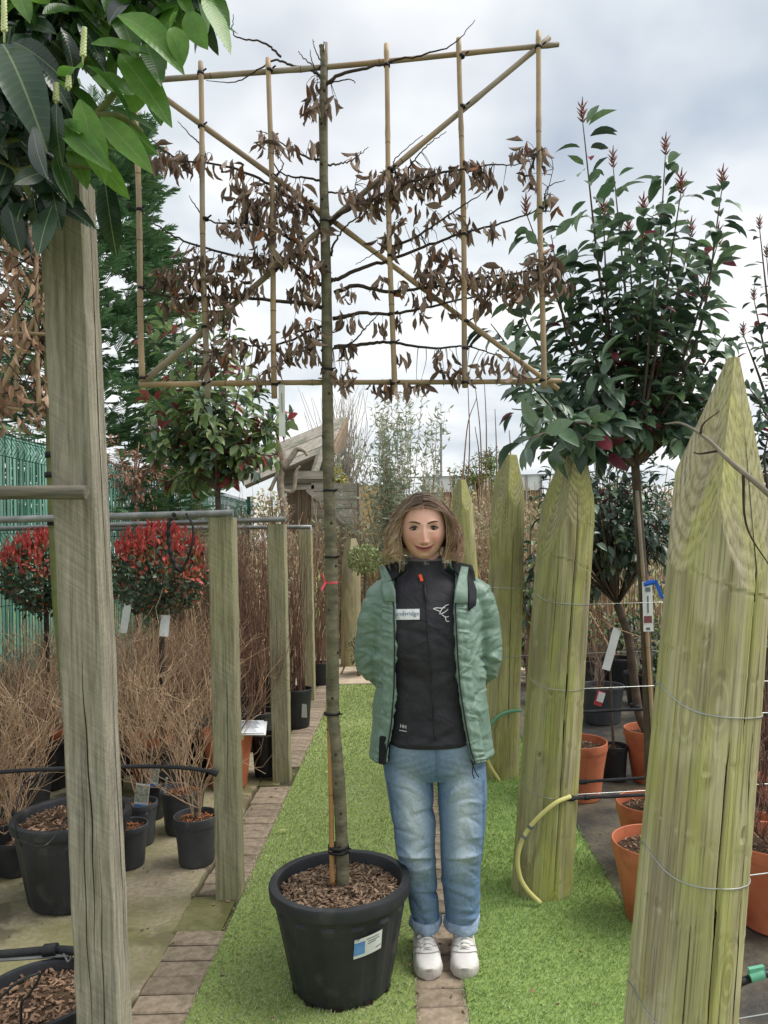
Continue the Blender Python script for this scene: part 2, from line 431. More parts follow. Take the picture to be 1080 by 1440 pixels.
m_tl = turf_mat('turf_left', [s(150, 156, 114), s(178, 182, 138), s(198, 197, 160), s(214, 206, 180)])
m_tr = turf_mat('turf_right', [s(124, 158, 94), s(154, 188, 116), s(178, 204, 138), s(200, 214, 166)])
blades('turf_pile', -0.728, 0.03, [(1.9, 3.4, 26000, 1, 0.0011), (3.4, 5.2, 13000, 1.1, 0.0016), (5.2, 8.0, 6500, 1.25, 0.0026)], m_tl, 0.017, (0.25, -0.5), 'worn olive green artificial turf left of the brick line')
blades('turf_pile', 0.172, 0.892, [(1.9, 3.4, 26000, 1, 0.0011), (3.4, 5.2, 13000, 1.1, 0.0016), (5.2, 8.0, 6500, 1.25, 0.0026)], m_tr, 0.021, (0.1, -0.6), 'brighter green artificial turf right of the brick line')
# ---- flagged path beyond the turf
m_flag = M('flagstone', s(176, 158, 136), s(200, 184, 162), 9, rough=0.9, bump=0.25, rnd=0.1, c3=s(140, 128, 104), s3=2)
root = bpy.data.objects.new('flagstone_path', None); COL.objects.link(root); root['kind'] = 'structure'; root.location = (0, 8.0, 0)
struct('flag_bed', sheet(-1.6, 1.6, 8.02, 9.9, -0.012), m_bed)
for i in range(5):
    for j in range(3):
        mb = MB(); mb.box((0, 0, 0), (0.57, 0.57, 0.04)); me = mb.mesh('flagstone'); me.polygons.foreach_set('use_smooth', np.zeros(len(me.polygons), bool)); me.materials.append(m_flag)
        o = bpy.data.objects.new('flagstone', me); COL.objects.link(o); o.parent = root
        o.location = (-1.2+i*0.6+0.17*(j % 2), 0.34+j*0.6, -0.014+random.gauss(0, .002)); o.rotation_euler = (0, random.gauss(0, .006), random.gauss(0, .01))
# ---- weed-control fabric on the right
def fabric_mat():
    m, nt, b = _mat('weed_fabric'); v = coords(nt, 'Object')
    w = nd(nt, 'ShaderNodeTexWave', wave_type='BANDS', bands_direction='X'); w.inputs['Scale'].default_value = 60; nt.links.new(v, w.inputs['Vector'])
    d = noise_n(nt, v, 2.4, 7, 0.65)
    c = ramp(nt, d, [(0.40, s(52, 50, 50)), (0.52, s(84, 78, 66)), (0.70, s(118, 110, 84))])
    c = mixc(nt, 0.25, c, ramp(nt, w.outputs[0], [(0.3, (0.5,)*3), (0.7, (1,)*3)]), 'MULTIPLY')
    c = mixc(nt, 0.4, c, ramp(nt, noise_n(nt, v, 70, 4), [(0.35, (0.5,)*3), (0.6, (1.1,)*3)]), 'MULTIPLY')
    nt.links.new(c, b.inputs['Base Color']); b.inputs['Roughness'].default_value = 0.7
    bump_n(nt, b, noise_n(nt, v, 9, 4), 0.5, 0.03); return m
m_fab = fabric_mat()
X, Y = np.meshgrid(np.linspace(0.855, 7, 90), np.linspace(0.2, 14, 150))
Z = 0.006 + 0.006*np.sin(X*13+2*np.sin(Y*4)) * np.sin(Y*9+X*3) + 0.004*np.sin(Y*23+X*7)
Z[:, 0] = 0.0
mb = MB(); mb.grid(np.stack([X, Y, Z], -1), False); struct('weed_fabric', mb, m_fab, 180)

# ================================================================== POSTS AND RAILS, LEFT
def sawn_mat(name, cA, cB, cG, g_amt):
    m, nt, b = _mat(name)
    v = coords(nt, 'Object', (9, 9, 0.7)); n1 = noise_n(nt, v, 9, 6, 0.65, 0.3)
    c = ramp(nt, n1, [(0.25, cA), (0.72, cB)])
    mpr = nd(nt, 'ShaderNodeMapping'); mpr.inputs['Rotation'].default_value = (0, R(-36), 0); mp2 = nd(nt, 'ShaderNodeMapping'); mp2.inputs['Scale'].default_value = (1.2, 14, 26)
    tcx = nd(nt, 'ShaderNodeTexCoord'); nt.links.new(tcx.outputs['Object'], mpr.inputs[0]); nt.links.new(mpr.outputs[0], mp2.inputs[0])
    wv = noise_n(nt, mp2.outputs[0], 6, 3, 0.6)
    msk = ramp(nt, noise_n(nt, coords(nt, 'Object', loc=(3, 3, 3)), 6, 3), [(0.35, (0, 0, 0)), (0.6, (1, 1, 1))])
    saw = mixc(nt, msk, (0.9, 0.9, 0.9), ramp(nt, wv, [(0.38, (0.74,)*3), (0.64, (1.22,)*3)]))
    c = mixc(nt, 0.62, c, saw, 'MULTIPLY')
    g = ramp(nt, noise_n(nt, coords(nt, 'Object', (1, 1, 0.5)), 3.2, 6, 0.65), [(0.42, (0, 0, 0)), (0.7, (1, 1, 1))])
    c = mixc(nt, math2(nt, 'MULTIPLY', g, g_amt), c, cG)
    d = ramp(nt, noise_n(nt, coords(nt, 'Object', (40, 40, 0.8)), 2.0, 5, 0.6), [(0.36, (0.45,)*3), (0.5, (1,)*3)])
    c = mixc(nt, 0.55, c, d, 'MULTIPLY')
    nt.links.new(c, b.inputs['Base Color']); b.inputs['Roughness'].default_value = 0.9; b.inputs['Specular IOR Level'].default_value = 0.2
    h = math2(nt, 'ADD', n1, math2(nt, 'MULTIPLY', wv, 0.5)); bump_n(nt, b, h, 0.45, 0.004); return m
m_saw1 = sawn_mat('sawn_timber_grey', s(104, 98, 88), s(172, 165, 150), s(136, 134, 100), 0.4)
m_saw2 = sawn_mat('sawn_timber_green', s(118, 112, 90), s(178, 172, 144), s(140, 142, 96), 0.55)
m_saw3 = sawn_mat('sawn_timber_brown', s(126, 116, 92), s(186, 176, 146), s(140, 136, 84), 0.45)
m_gap = M('dark_crack', s(30, 26, 20), s(44, 38, 30), 30, rough=1, bump=0)
def sq_post(xc, yc, w, h, m, label, lean=(0, 0), rz=0.0, cracks=()):
    root = thing('timber_post', label, 'post', (xc, yc, 0), 'square posts in a row left of the turf')
    n = 40; rings = []
    r = np.random.default_rng(int(yc*100))
    for i in range(n+1):
        z = -0.02 + (h+0.02)*i/n; ox, oy = lean[0]*z, lean[1]*z
        hw = w/2 + r.normal(0, 0.0007); bv = 0.006
        ring = []
        for sx, sy in ((1, -1), (1, 1), (-1, 1), (-1, -1)):
            for a_, b_ in (((1, 0), (0, 1)) if sx*sy < 0 else ((0, 1), (1, 0))):
                ring.append([sx*(hw-bv*a_), sy*(hw-bv*b_), z])
        ring = np.array(ring); c, s_ = math.cos(rz), math.sin(rz)
        ring[:, :2] = ring[:, :2] @ np.array([[c, s_], [-s_, c]]); ring += np.array([xc+ox, yc+oy, 0])
        rings.append(ring)
    mb = MB(); mb.grid(np.array(rings), True, True)
    obj('post_shaft', mb, m, root, 25)
    for (fx, z0, z1, wd_) in cracks:      # long drying cracks on the faces
        for face, q in (('f', fx),) if fx < 1 else (('s', fx-1.5),):
            zs = np.linspace(z0, z1, 30); wob = 0.003*np.sin(zs*9+fx*5)+0.0012*np.sin(zs*31)
            th = wd_*np.sin(np.linspace(0.05, np.pi-0.05, 30))
            Vs = []
            for k in range(30):
                z = zs[k]; ox, oy = lean[0]*z, lean[1]*z
                for sg in (-1, 1):
                    if face == 'f': p = np.array([q*w+wob[k]+sg*th[k], -w/2-0.0012, z])
                    else: p = np.array([w/2+0.0012, q*w+wob[k]+sg*th[k], z])
                    c, s_ = math.cos(rz), math.sin(rz); p[:2] = p[:2] @ np.array([[c, s_], [-s_, c]])
                    Vs.append(p + np.array([xc+ox, yc+oy, 0]))
            mbb = MB(); mbb.grid(np.array(Vs).reshape(30, 2, 3), False); obj('drying_crack', mbb, m_gap, root, 0)
    return root
sq_post(-0.746, 1.84, 0.102, 2.41, m_saw1, 'tall near grey square timber post under the overhanging evergreen leaves', lean=(-0.024, 0), rz=R(4), cracks=[(0.05, 0.5, 1.3, 0.0016), (-0.12, 0.3, 1.0, 0.001), (0.2, 0.1, 0.8, 0.001), (1.45, 1.3, 2.5, 0.0022), (1.6, 0.4, 1.3, 0.0015)])
p2 = G(322, 1262); sq_post(p2.x, p2.y+0.03, 0.105, 1.63, m_saw2, 'green tinged square post beside the first grey fluted pot', rz=R(2), cracks=[(0.1, 0.3, 1.2, 0.001)])
p3 = G(396, 1097); sq_post(p3.x, p3.y+0.03, 0.112, 1.645, m_saw2, 'square post beside the clipboard papers and black pot', rz=R(1.5), cracks=[(-0.1, 0.4, 1.3, 0.0012)])
p4 = G(434, 984); sq_post(p4.x, p4.y+0.03, 0.125, 1.66, m_saw3, 'farthest weathered brown square post of the left row', rz=R(1), cracks=[(0.05, 0.4, 1.4, 0.0014)])
# rails
m_pole = M('weathered_pole', s(72, 68, 60), s(122, 116, 104), 9, stretch=(0.6, 8, 8), rough=0.85, bump=0.35)
m_galv = M('galvanised_tube', s(112, 114, 114), s(150, 152, 150), 14, rough=0.45, bump=0.05, metal=0.55)
a = P(118, 693, 1.73); mb = MB()
pts = [(-2.6 + (a.x+2.6)*t, 1.74+0.006*math.sin(t*7), a.z + 0.004*math.sin(t*9)+0.012*(1-t)) for t in np.linspace(0, 1, 24)]
mb.tube(pts, [0.0165+0.0006*math.sin(i*2.3) for i in range(24)], 14)
solo('wooden_rail', mb, m_pole, 'round weathered wooden rail fixed across the tall near post', 'rail')
def pipe(name, label, px0, px1, Y, r, m=m_galv, dy=0.03):
    a = P(*px1, Y); b_ = P(*px0, Y); d = b_-a; b_ = a + d*1.9
    mb = MB(); mb.tube([a, a.lerp(b_, .3), a.lerp(b_, .6), b_], r, 12); return solo(name, mb, m, label, 'pipe', 'horizontal pipes on top of the left posts')
t2 = P(327, 722, p2.y); pipe('metal_pipe', 'metal pipe lying on the green tinged post by the grey fluted pot', (0, 731), (328, 721.5), p2.y-0.02, 0.015)
pipe('metal_pipe', 'metal pipe resting on the post beside the clipboard papers', (163, 738), (402, 730), p3.y, 0.017)
mb = MB(); aa = P(437, 741, p4.y); bb = P(20, 745, p4.y); mb.tube([aa+Vector((0, 0, -0.05)), aa, aa+(bb-aa)*0.05, bb], 0.022, 10)
solo('metal_pipe', mb, m_galv, 'metal pipe with bent end on the farthest brown square post', 'pipe', 'horizontal pipes on top of the left posts')

# ================================================================== POINTED ROUND POSTS, RIGHT
def round_mat(name, tint, seed=0.0):
    m, nt, b = _mat(name)
    oc = coords(nt, 'Object', loc=(seed, 0, 0) if False else (0, 0, 0))
    sep = nd(nt, 'ShaderNodeSeparateXYZ'); nt.links.new(oc, sep.inputs[0])
    wob = noise_n(nt, coords(nt, 'Object', (1, 1, 0.25), (seed, seed, seed)), 5, 3, 0.5)
    rad = math2(nt, 'SQRT', math2(nt, 'ADD', math2(nt, 'POWER', sep.outputs[0], 2.0), math2(nt, 'POWER', sep.outputs[1], 2.0)))
    rr = math2(nt, 'ADD', rad, math2(nt, 'MULTIPLY', wob, 0.03))
    ring = math2(nt, 'SINE', math2(nt, 'MULTIPLY', rr, 820.0))
    ringc = ramp(nt, math2(nt, 'ADD', math2(nt, 'MULTIPLY', ring, 0.5), 0.5), [(0.05, (0.62, 0.58, 0.52)), (0.55, (1.06,)*3)])
    grain = noise_n(nt, coords(nt, 'Object', (16, 16, 0.5), (seed, 0, 0)), 4, 7, 0.68, 0.2)
    c = ramp(nt, grain, [(0.25, s(*tint[0])), (0.5, s(*tint[1])), (0.75, s(*tint[2]))])
    c = mixc(nt, 0.75, c, ringc, 'MULTIPLY')
    # green algae in vertical streaks
    alg = ramp(nt, noise_n(nt, coords(nt, 'Object', (7, 7, 0.7), (seed*3, 2, 0)), 1.6, 5, 0.6), [(0.40, (0, 0, 0)), (0.60, (1, 1, 1))])
    c = mixc(nt, math2(nt, 'MULTIPLY', alg, 0.8), c, s(*tint[3]))
    gr = ramp(nt, noise_n(nt, coords(nt, 'Object', (3, 3, 1.2), (seed*2, 7, 4)), 2.0, 6, 0.65), [(0.46, (0, 0, 0)), (0.64, (1, 1, 1))])
    c = mixc(nt, math2(nt, 'MULTIPLY', gr, 0.5), c, s(*tint[4]))
    fine = ramp(nt, noise_n(nt, coords(nt, 'Object', (80, 80, 0.9), (seed, 1, 0)), 2.5, 6, 0.7), [(0.36, (0.42,)*3), (0.47, (0.92,)*3), (0.62, (1.12,)*3)])
    c = mixc(nt, 0.75, c, fine, 'MULTIPLY')
    kn = nd(nt, 'ShaderNodeTexVoronoi'); kn.inputs['Scale'].default_value = 1.0; kn.inputs['Randomness'].default_value = 1.0
    nt.links.new(coords(nt, 'Object', (9, 9, 3.2), (seed, seed, 0)), kn.inputs['Vector'])
    kring = math2(nt, 'SINE', math2(nt, 'MULTIPLY', kn.outputs['Distance'], 70.0))
    kmask = ramp(nt, kn.outputs['Distance'], [(0.10, (1, 1, 1)), (0.34, (0, 0, 0))])
    c = mixc(nt, math2(nt, 'MULTIPLY', kmask, 0.55), c, mixc(nt, 1.0, c, ramp(nt, kring, [(0.0, (0.6, 0.55, 0.5)), (0.8, (1.08,)*3)]), 'MULTIPLY'))
    nt.links.new(c, b.inputs['Base Color']); b.inputs['Roughness'].default_value = 0.85; b.inputs['Specular IOR Level'].default_value = 0.25
    bump_n(nt, b, math2(nt, 'ADD', math2(nt, 'MULTIPLY', ring, 0.25), math2(nt, 'ADD', grain, fine)), 0.4, 0.003); return m
tA = ((156, 147, 122), (184, 175, 146), (208, 200, 172), (180, 180, 104), (148, 138, 122))
tB = ((142, 138, 106), (172, 166, 126), (196, 190, 150), (166, 170, 84), (130, 122, 106))
m_rp = [round_mat('peeled_pine_%s' % w, t, sd_) for w, t, sd_ in (('near', tA, 1.3), ('mid', tB, 4.1), ('far', tB, 7.7))]
m_wire = M('steel_wire', s(160, 166, 164), s(190, 194, 190), 20, rough=0.35, bump=0, metal=0.8)
fq = -math.pi/2      # direction facing the camera
def pointed_post(base, top, r0, r1, m, label, facets, sh=0.5, tip=0.022, cracks=(), knots=(), seed=0, nth=160, nz=150, spiral=True):
    root = thing('pointed_post', label, 'post', tuple(base), 'pointed round posts right of the turf')
    base, top = np.array(tuple(base)), np.array(tuple(top)); Hh = np.linalg.norm(top-base); ax = (top-base)/Hh
    ux = np.cross([0, 1, 0], ax); ux /= np.linalg.norm(ux); ux = -ux if ux[0] < 0 else ux; uy = np.cross(ax, ux)
    th = np.linspace(0, 2*np.pi, nth, endpoint=False)
    zs = np.concatenate([np.linspace(-0.02, Hh-sh*1.25, nz//2), np.linspace(Hh-sh*1.25, Hh, nz-nz//2+1)[1:]])
    Rm = (r0 + (r1-r0)*zs/Hh)[:, None]*np.ones(nth)[None]
    Rm = Rm + 0.0016*np.sin(3*th+zs[:, None]*1.3+seed) + 0.0012*np.sin(5*th-zs[:, None]*4+seed)
    if spiral:   # faint spiral ridges left by peeling
        dth = (th[None]-fq+np.pi) % (2*np.pi)-np.pi; ph = (zs[:, None] + 0.030*dth + 0.006*np.sin(3*dth+seed))/0.1885 + seed*0.3
        fr = ph - np.floor(ph)
        Rm -= 0.0017*np.exp(-(np.minimum(fr, 1-fr)/0.022)**2) - 0.0010*np.exp(-((fr-0.05)/0.03)**2)
    for (kt, kz, ks) in knots:
        dt = (th-kt+np.pi) % (2*np.pi)-np.pi; q = ((dt[None]*r0)**2+((zs[:, None]-kz)*0.75)**2)/ks**2
        Rm += 0.004*np.exp(-q*0.25) - 0.010*np.exp(-q*3)
    for (ct, z0, z1, wd_, dp) in cracks:
        dt = (th[None]-(ct+0.02*np.sin(zs[:, None]*5)+0.006*np.sin(zs[:, None]*23))+np.pi) % (2*np.pi)-np.pi
        mk = np.clip((zs[:, None]-z0)/0.15, 0, 1)*np.clip((z1-zs[:, None])/0.15, 0, 1)
        Rm -= dp*mk*np.exp(-(dt/wd_)**2)
    for (ft, slope, off) in facets:
        d = np.maximum(0.004, tip + off + np.maximum(0, Hh-zs)*slope)[:, None]
        c = np.cos(th-ft)[None]; lim = np.where(c > 0.05, d/np.maximum(c, 0.05), 9)
        Rm = np.minimum(Rm, lim)
    L = np.array([0, 0, 0.]); 
    V = np.stack([Rm*np.cos(th), Rm*np.sin(th), np.repeat(zs[:, None], nth, 1)], -1)
    mb = MB(); mb.grid(V, True, True); me = mb.mesh('post_shaft'); shade(me, 14); me.materials.append(m)
    o = bpy.data.objects.new('post_shaft', me); COL.objects.link(o); o.parent = root
    Mx = Matrix(((ux[0], uy[0], ax[0], 0), (ux[1], uy[1], ax[1], 0), (ux[2], uy[2], ax[2], 0), (0, 0, 0, 1))); o.matrix_local = Mx
    # drying cracks: a dark thin insert at the bottom of each groove
    for (ct, z0, z1, wd_, dp) in cracks:
        zc = np.linspace(z0+0.04, min(z1, Hh)-0.04, 70); Vs = []
        for i, z in enumerate(zc):
            c0 = ct+0.02*math.sin(z*5)+0.006*math.sin(z*23)
            wq = wd_*0.42*math.sin(math.pi*(i+1.5)/73)**0.5*(0.7+0.5*abs(math.sin(z*13+seed)))
            for k in (-1, 1):
                tt = c0+k*wq; rq = np.interp(z, zs, Rm[:, int(round(tt/(2*np.pi)*nth)) % nth]) + 0.0012
                Vs.append([rq*math.cos(tt), rq*math.sin(tt), z])
        mb = MB(); mb.grid(np.array(Vs).reshape(70, 2, 3), False); me = mb.mesh('drying_crack'); me.materials.append(m_gap)
        o2 = bpy.data.objects.new('drying_crack', me); COL.objects.link(o2); o2.parent = root; o2.matrix_local = Mx
    def surf(t, z):
        rq = np.interp(z, zs, Rm[:, int(round(t/(2*np.pi)*nth)) % nth])
        return base + ux*rq*math.cos(t) + uy*rq*math.sin(t) + ax*z
    return root, surf, (base, ux, uy, ax)
fq = -math.pi/2      # direction facing the camera
b1 = P(936, 1690, 1.72); b1.z = 0; t1 = P(1033, 503, 1.74)
post1 = pointed_post(b1, t1, 0.125, 0.108, m_rp[0], 'nearest thick pointed post wrapped with three strands of wire', [(fq-1.15, 0.205, 0.0), (fq+0.28, 0.195, 0.0), (fq+1.75, 0.19, -0.002), (fq+3.2, 0.2, 0)], tip=0.009,
    cracks=[(fq+0.12, 0.35, 1.10, 0.034, 0.012), (fq+0.42, 1.02, 1.98, 0.028, 0.010), (fq-0.35, 0.0, 0.7, 0.016, 0.004), (fq+0.66, 0.1, 1.3, 0.014, 0.003), (fq+0.3, 0.0, 0.6, 0.012, 0.003)], knots=[(fq-0.3, 1.0, 0.016), (fq+0.55, 0.86, 0.014), (fq-0.5, 1.28, 0.012)], seed=2, nth=220, nz=190)
b2 = G(762, 1250); t2_ = P(803, 640, b2.y+0.02)
post2 = pointed_post(b2, t2_, 0.128, 0.116, m_rp[1], 'pointed post with yellow hose clipped at its foot', [(fq-1.15, 0.20, 0.0), (fq+0.25, 0.21, 0.03), (fq+1.6, 0.22, 0.03), (fq+3.1, 0.2, 0)],
    cracks=[(fq+0.18, 0.0, 1.75, 0.032, 0.010), (fq-0.4, 0.9, 1.5, 0.014, 0.003)], knots=[(fq-0.35, 0.86, 0.014), (fq-0.28, 0.16, 0.012), (fq-0.6, 0.6, 0.016)], seed=5)
b3 = G(703, 1090); t3 = P(716, 640, b3.y)
post3 = pointed_post(b3, t3, 0.118, 0.105, m_rp[2], 'pointed post half hidden behind the standing person with a green hose', [(fq-1.1, 0.16, 0.0), (fq+0.4, 0.2, 0.02), (fq+1.7, 0.2, 0.02), (fq+3.1, 0.2, 0)], sh=0.6,
    cracks=[(fq+0.25, 0.2, 1.6, 0.03, 0.007)], knots=[(fq-0.4, 1.2, 0.014)], seed=8, nth=96, nz=90)
b4 = Vector((0.66, 7.1, 0)); t4 = P(648, 675, 7.1)
post4 = pointed_post(b4, t4, 0.12, 0.10, m_rp[2], 'far pointed post rising behind the shoulder of the standing person', [(fq-1.1, 0.16, 0.0), (fq+0.5, 0.2, 0.02), (fq+1.7, 0.2, 0.02), (fq+3.1, 0.2, 0)], sh=0.7, seed=11, nth=64, nz=60)
b5 = G(493, 936); t5 = P(494, 757, b5.y)
m_rpg = round_mat('peeled_pine_pale', ((150, 138, 112), (178, 164, 136), (200, 188, 160), (160, 156, 110), (136, 126, 108)), 2.2)
pointed_post(b5, t5, 0.125, 0.115, m_rpg, 'pale round post at the end of the flagstones beside the topiary ball', [(fq-1.1, 0.25, 0.0), (fq+0.6, 0.3, 0.02), (fq+2.2, 0.3, 0.02)], sh=0.4, seed=14, nth=64, nz=60)
# wires between and around the posts
def wire_wrap(pst, z, t0, t1, n=40, lift=0.0018):
    return [pst[1](t, z + 0.02*math.cos(t-fq)*0) + np.array([0, 0, 0]) + (lambda v: v/np.linalg.norm(v)*lift)(pst[1](t, z)-(pst[2][0]+pst[2][3]*z)) for t in np.linspace(t0, t1, n)]
wires = [((0.87, 1.05), 1.31, 1.20, 1.16, 'upper'), ((0.6, 0.7), 0.93, 0.80, 0.7, 'middle'), ((0.4, 0.5), 0.5, 0.42, 0.4, 'lower')]
wk = [('thin wire looped round the nearest pointed post at chest height', 1.115, 0.88), ('thin wire looped round the nearest pointed post at knee height', 0.745, 0.52), ('thin wire looped round the nearest pointed post near its foot', 0.42, 0.30)]
for lab, z1_, z2_ in wk:
    mb = MB(); tilt = 0.05
    pts = []
    for t in np.linspace(fq-1.9, fq+1.35, 44):
        zz = z1_ + 0.045*math.exp(-((t-(fq-1.5))/0.6)**2)
        q = post1[1](t, zz); c0 = post1[2][0]+post1[2][3]*zz; v = q-c0; pts.append(q + v/np.linalg.norm(v)*0.0012)
    pts.append(pts[-1] + np.array([1.6, 0.35, -0.01])); mb.tube(pts, 0.0016, 6)
    solo('wire', mb, m_wire, lab, 'wire', 'tension wires on the right posts')
for lab, z2_ in (('thin wire looped round the hose post at waist height', 0.88), ('thin wire looped round the hose post at hip height', 1.24), ('thin wire looped round the hose post just above the hose joint', 0.43)):
    mb = MB(); pts = []
    for t in np.linspace(fq-1.9, fq+1.2, 40):
        q = post2[1](t, z2_ + 0.03*math.exp(-((t-(fq-1.5))/0.6)**2)); c0 = post2[2][0]+post2[2][3]*z2_; v = q-c0; pts.append(q + v/np.linalg.norm(v)*0.001)
    pts.append(pts[-1] + np.array([1.5, 0.15, 0.0])); mb.tube(pts, 0.0015, 6)
    solo('wire', mb, m_wire, lab, 'wire', 'tension wires on the right posts')
for lab, z2_ in (('wire from the half hidden post at shoulder height', 1.21), ('wire from the half hidden post at waist height', 0.78)):
    mb = MB(); pts = []
    for t in np.linspace(fq-1.9, fq+1.2, 30):
        q = post3[1](t, z2_); c0 = post3[2][0]+post3[2][3]*z2_; v = q-c0; pts.append(q + v/np.linalg.norm(v)*0.001)
    pts.append(pts[-1] + np.array([2.2, 0.2, 0.0])); mb.tube(pts, 0.0018, 5)
    solo('wire', mb, m_wire, lab, 'wire', 'tension wires on the right posts')

# ================================================================== GREEN MESH FENCE, LEFT
m_fgreen = M('green_coated_steel', s(18, 62, 52), s(30, 84, 70), 12, rough=0.45, bump=0)
m_strip = M('teal_screen_strip', s(76, 128, 112), s(134, 172, 158), 5, stretch=(1, 1, 0.3), rough=0.5, bump=0.1, rnd=0.4)
FX = -2.95
root = thing('mesh_fence', 'green welded mesh fence with folded wires and teal screening strips', 'fence', (FX, 3, 0))
mb = MB(); zf = [0.05, 0.55, 0.62, 0.69, 1.50, 1.57, 1.64, 2.22, 2.29, 2.36, 2.42]; xf = [0, 0, .04, 0, 0, .04, 0, 0, .04, 0.0, 0.0]
for y in np.arange(2.2, 15, 0.05):
    mb.tube([(FX+q, y, z) for q, z in zip(xf, zf)], 0.0032, 4, False)
obj('vertical_wires', mb, m_fgreen, root, 180, 'stuff')
for z in (0.1, 0.55, 0.69, 1.1, 1.50, 1.64, 1.95, 2.22, 2.36):
    mb = MB(); mb.tube([(FX-0.005, 2.2, z), (FX-0.005, 15, z)], 0.004, 5); obj('horizontal_wire', mb, m_fgreen, root, 180)
for y in (2.3, 4.8, 7.3, 9.8, 12.3, 14.8):
    mb = MB(); mb.box((FX-0.05, y, 1.25), (0.06, 0.06, 2.5)); obj('fence_post', mb, m_fgreen, root, 0)
mb = MB()
for i, y in enumerate(np.arange(2.2, 15, 0.049)):
    mb.box((FX-0.09+0.008*(i % 2), y, 1.22), (0.002, 0.047, 2.36))
obj('screen_strips', mb, m_strip, root, 0, 'stuff')
# ================================================================== THE PERSON
PY = 2.70
PR = thing('person', 'person in open green jacket, black top and blue jeans standing with hands behind back', 'person', (0.125, PY, 0))
def X_(px, py, dy=0.0): return P(px, py, PY+dy).x
def Z_(px, py, dy=0.0): return P(px, py, PY+dy).z
def loft(rings, n=60, m=48, pw=2.0, cap=True):
    """rings: (cx, cy, z, rx, ry) smoothly interpolated -> (n, m, 3) grid"""
    c = curve_pts_nd([np.array(r, float) for r in rings], n)
    th = np.linspace(0, 2*np.pi, m, endpoint=False); ct, st = np.cos(th), np.sin(th)
    ex = np.sign(ct)*np.abs(ct)**(2/pw); ey = np.sign(st)*np.abs(st)**(2/pw)
    return np.stack([c[:, 0:1]+c[:, 3:4]*ex, c[:, 1:2]+c[:, 4:5]*ey, np.repeat(c[:, 2:3], m, 1)], -1)
def curve_pts_nd(c, n):
    c = [2*c[0]-c[1]] + list(c) + [2*c[-1]-c[-2]]; k = len(c)-3; out = []
    for i in range(n):
        u = i/(n-1)*k; j = min(int(u), k-1); t = u-j; p0, p1, p2, p3 = c[j:j+4]
        out.append(0.5*((2*p1)+(-p0+p2)*t+(2*p0-5*p1+4*p2-p3)*t*t+(-p0+3*p1-3*p2+p3)*t**3))
    return np.array(out)
def remesh(mb, vox, smooth=2):
    me = mb.mesh('tmp'); o = bpy.data.objects.new('tmp', me); COL.objects.link(o)
    md = o.modifiers.new('r', 'REMESH'); md.mode = 'VOXEL'; md.voxel_size = vox
    if smooth: sm = o.modifiers.new('s', 'SMOOTH'); sm.iterations = smooth; sm.factor = 0.5
    dg = bpy.context.evaluated_depsgraph_get(); out = bpy.data.meshes.new_from_object(o.evaluated_get(dg))
    bpy.data.objects.remove(o); bpy.data.meshes.remove(me); return out
def get_co(me):
    v = np.empty(len(me.vertices)*3); me.vertices.foreach_get('co', v); n = np.empty(len(me.vertices)*3); me.vertices.foreach_get('normal', n)
    return v.reshape(-1, 3), n.reshape(-1, 3)
def set_co(me, v): me.vertices.foreach_set('co', v.ravel()); me.update()
def set_col(me, col):
    a = me.color_attributes.new('Col', 'FLOAT_COLOR', 'POINT'); c = np.concatenate([col, np.ones((len(col), 1))], 1); a.data.foreach_set('color', c.ravel())
def vcol_mat(name, rough=.5, spec=.4, bump=0, bs=100, sss=0.0, mulnoise=0.0, ns=20):
    m, nt, b = _mat(name); a = nd(nt, 'ShaderNodeVertexColor', layer_name='Col'); col = a.outputs[0]
    if mulnoise: col = mixc(nt, mulnoise, col, ramp(nt, noise_n(nt, coords(nt, 'Object'), ns, 4), [(.3, (.5,)*3), (.7, (1.15,)*3)]), 'MULTIPLY')
    nt.links.new(col, b.inputs['Base Color']); b.inputs['Roughness'].default_value = rough; b.inputs['Specular IOR Level'].default_value = spec
    if sss: b.inputs['Subsurface Weight'].default_value = sss; b.inputs['Subsurface Radius'].default_value = (.012, .005, .003); b.inputs['Subsurface Scale'].default_value = .6
    if bump: bump_n(nt, b, noise_n(nt, coords(nt, 'Object'), bs, 3), bump, .003)
    return m
def gs(v, c, s_): return np.exp(-((v-c)/s_)**2)
HX, HZ = X_(595, 742), 1.5585; HYc = PY-0.005      # head centre
# ---------------------------------------------------------------- body (one continuous surface)
mb = MB()
def head_grid():
    n, m = 90, 110; ph = np.linspace(0.02, np.pi-0.02, n)[:, None]; th = np.linspace(0, 2*np.pi, m, endpoint=False)[None]
    x = np.sin(ph)*np.cos(th); y = np.sin(ph)*np.sin(th); z = np.cos(ph)*np.ones_like(th)
    t = np.clip((-z-0.05)/0.95, 0, 1)
    wx = 0.0825*(1-0.25*t**1.8); X = x*wx*(np.abs(np.sin(ph))**-0.12); Yv = y*0.094
    Yv = np.where(y < 0, Yv*(1-0.10*t), Yv*(1-0.45*t)); Yv = Yv-0.012*t
    return np.stack([HX+X, HYc+Yv, HZ+z*0.1165], -1)
mb.grid(head_grid()[::-1], True, True)
nx = X_(598, 800)
mb.grid(loft([(HX, HYc+.02, HZ-.06, .045, .05), (HX+.003, HYc+.022, HZ-.10, .047, .052), (nx, PY+.03, 1.40, .055, .055), (nx, PY+.03, 1.36, .08, .06)], 20, 32), True, True)
tx = X_(603, 900)
mb.grid(loft([(tx, PY+.01, .74, .13, .095), (tx, PY+.01, .84, .135, .09), (tx, PY+.01, .96, .12, .085), (tx-.004, PY, 1.1, .135, .095), (tx-.008, PY+.01, 1.25, .145, .095), (nx, PY+.02, 1.34, .12, .075), (nx, PY+.02, 1.38, .06, .05)], 40, 40), True, True)
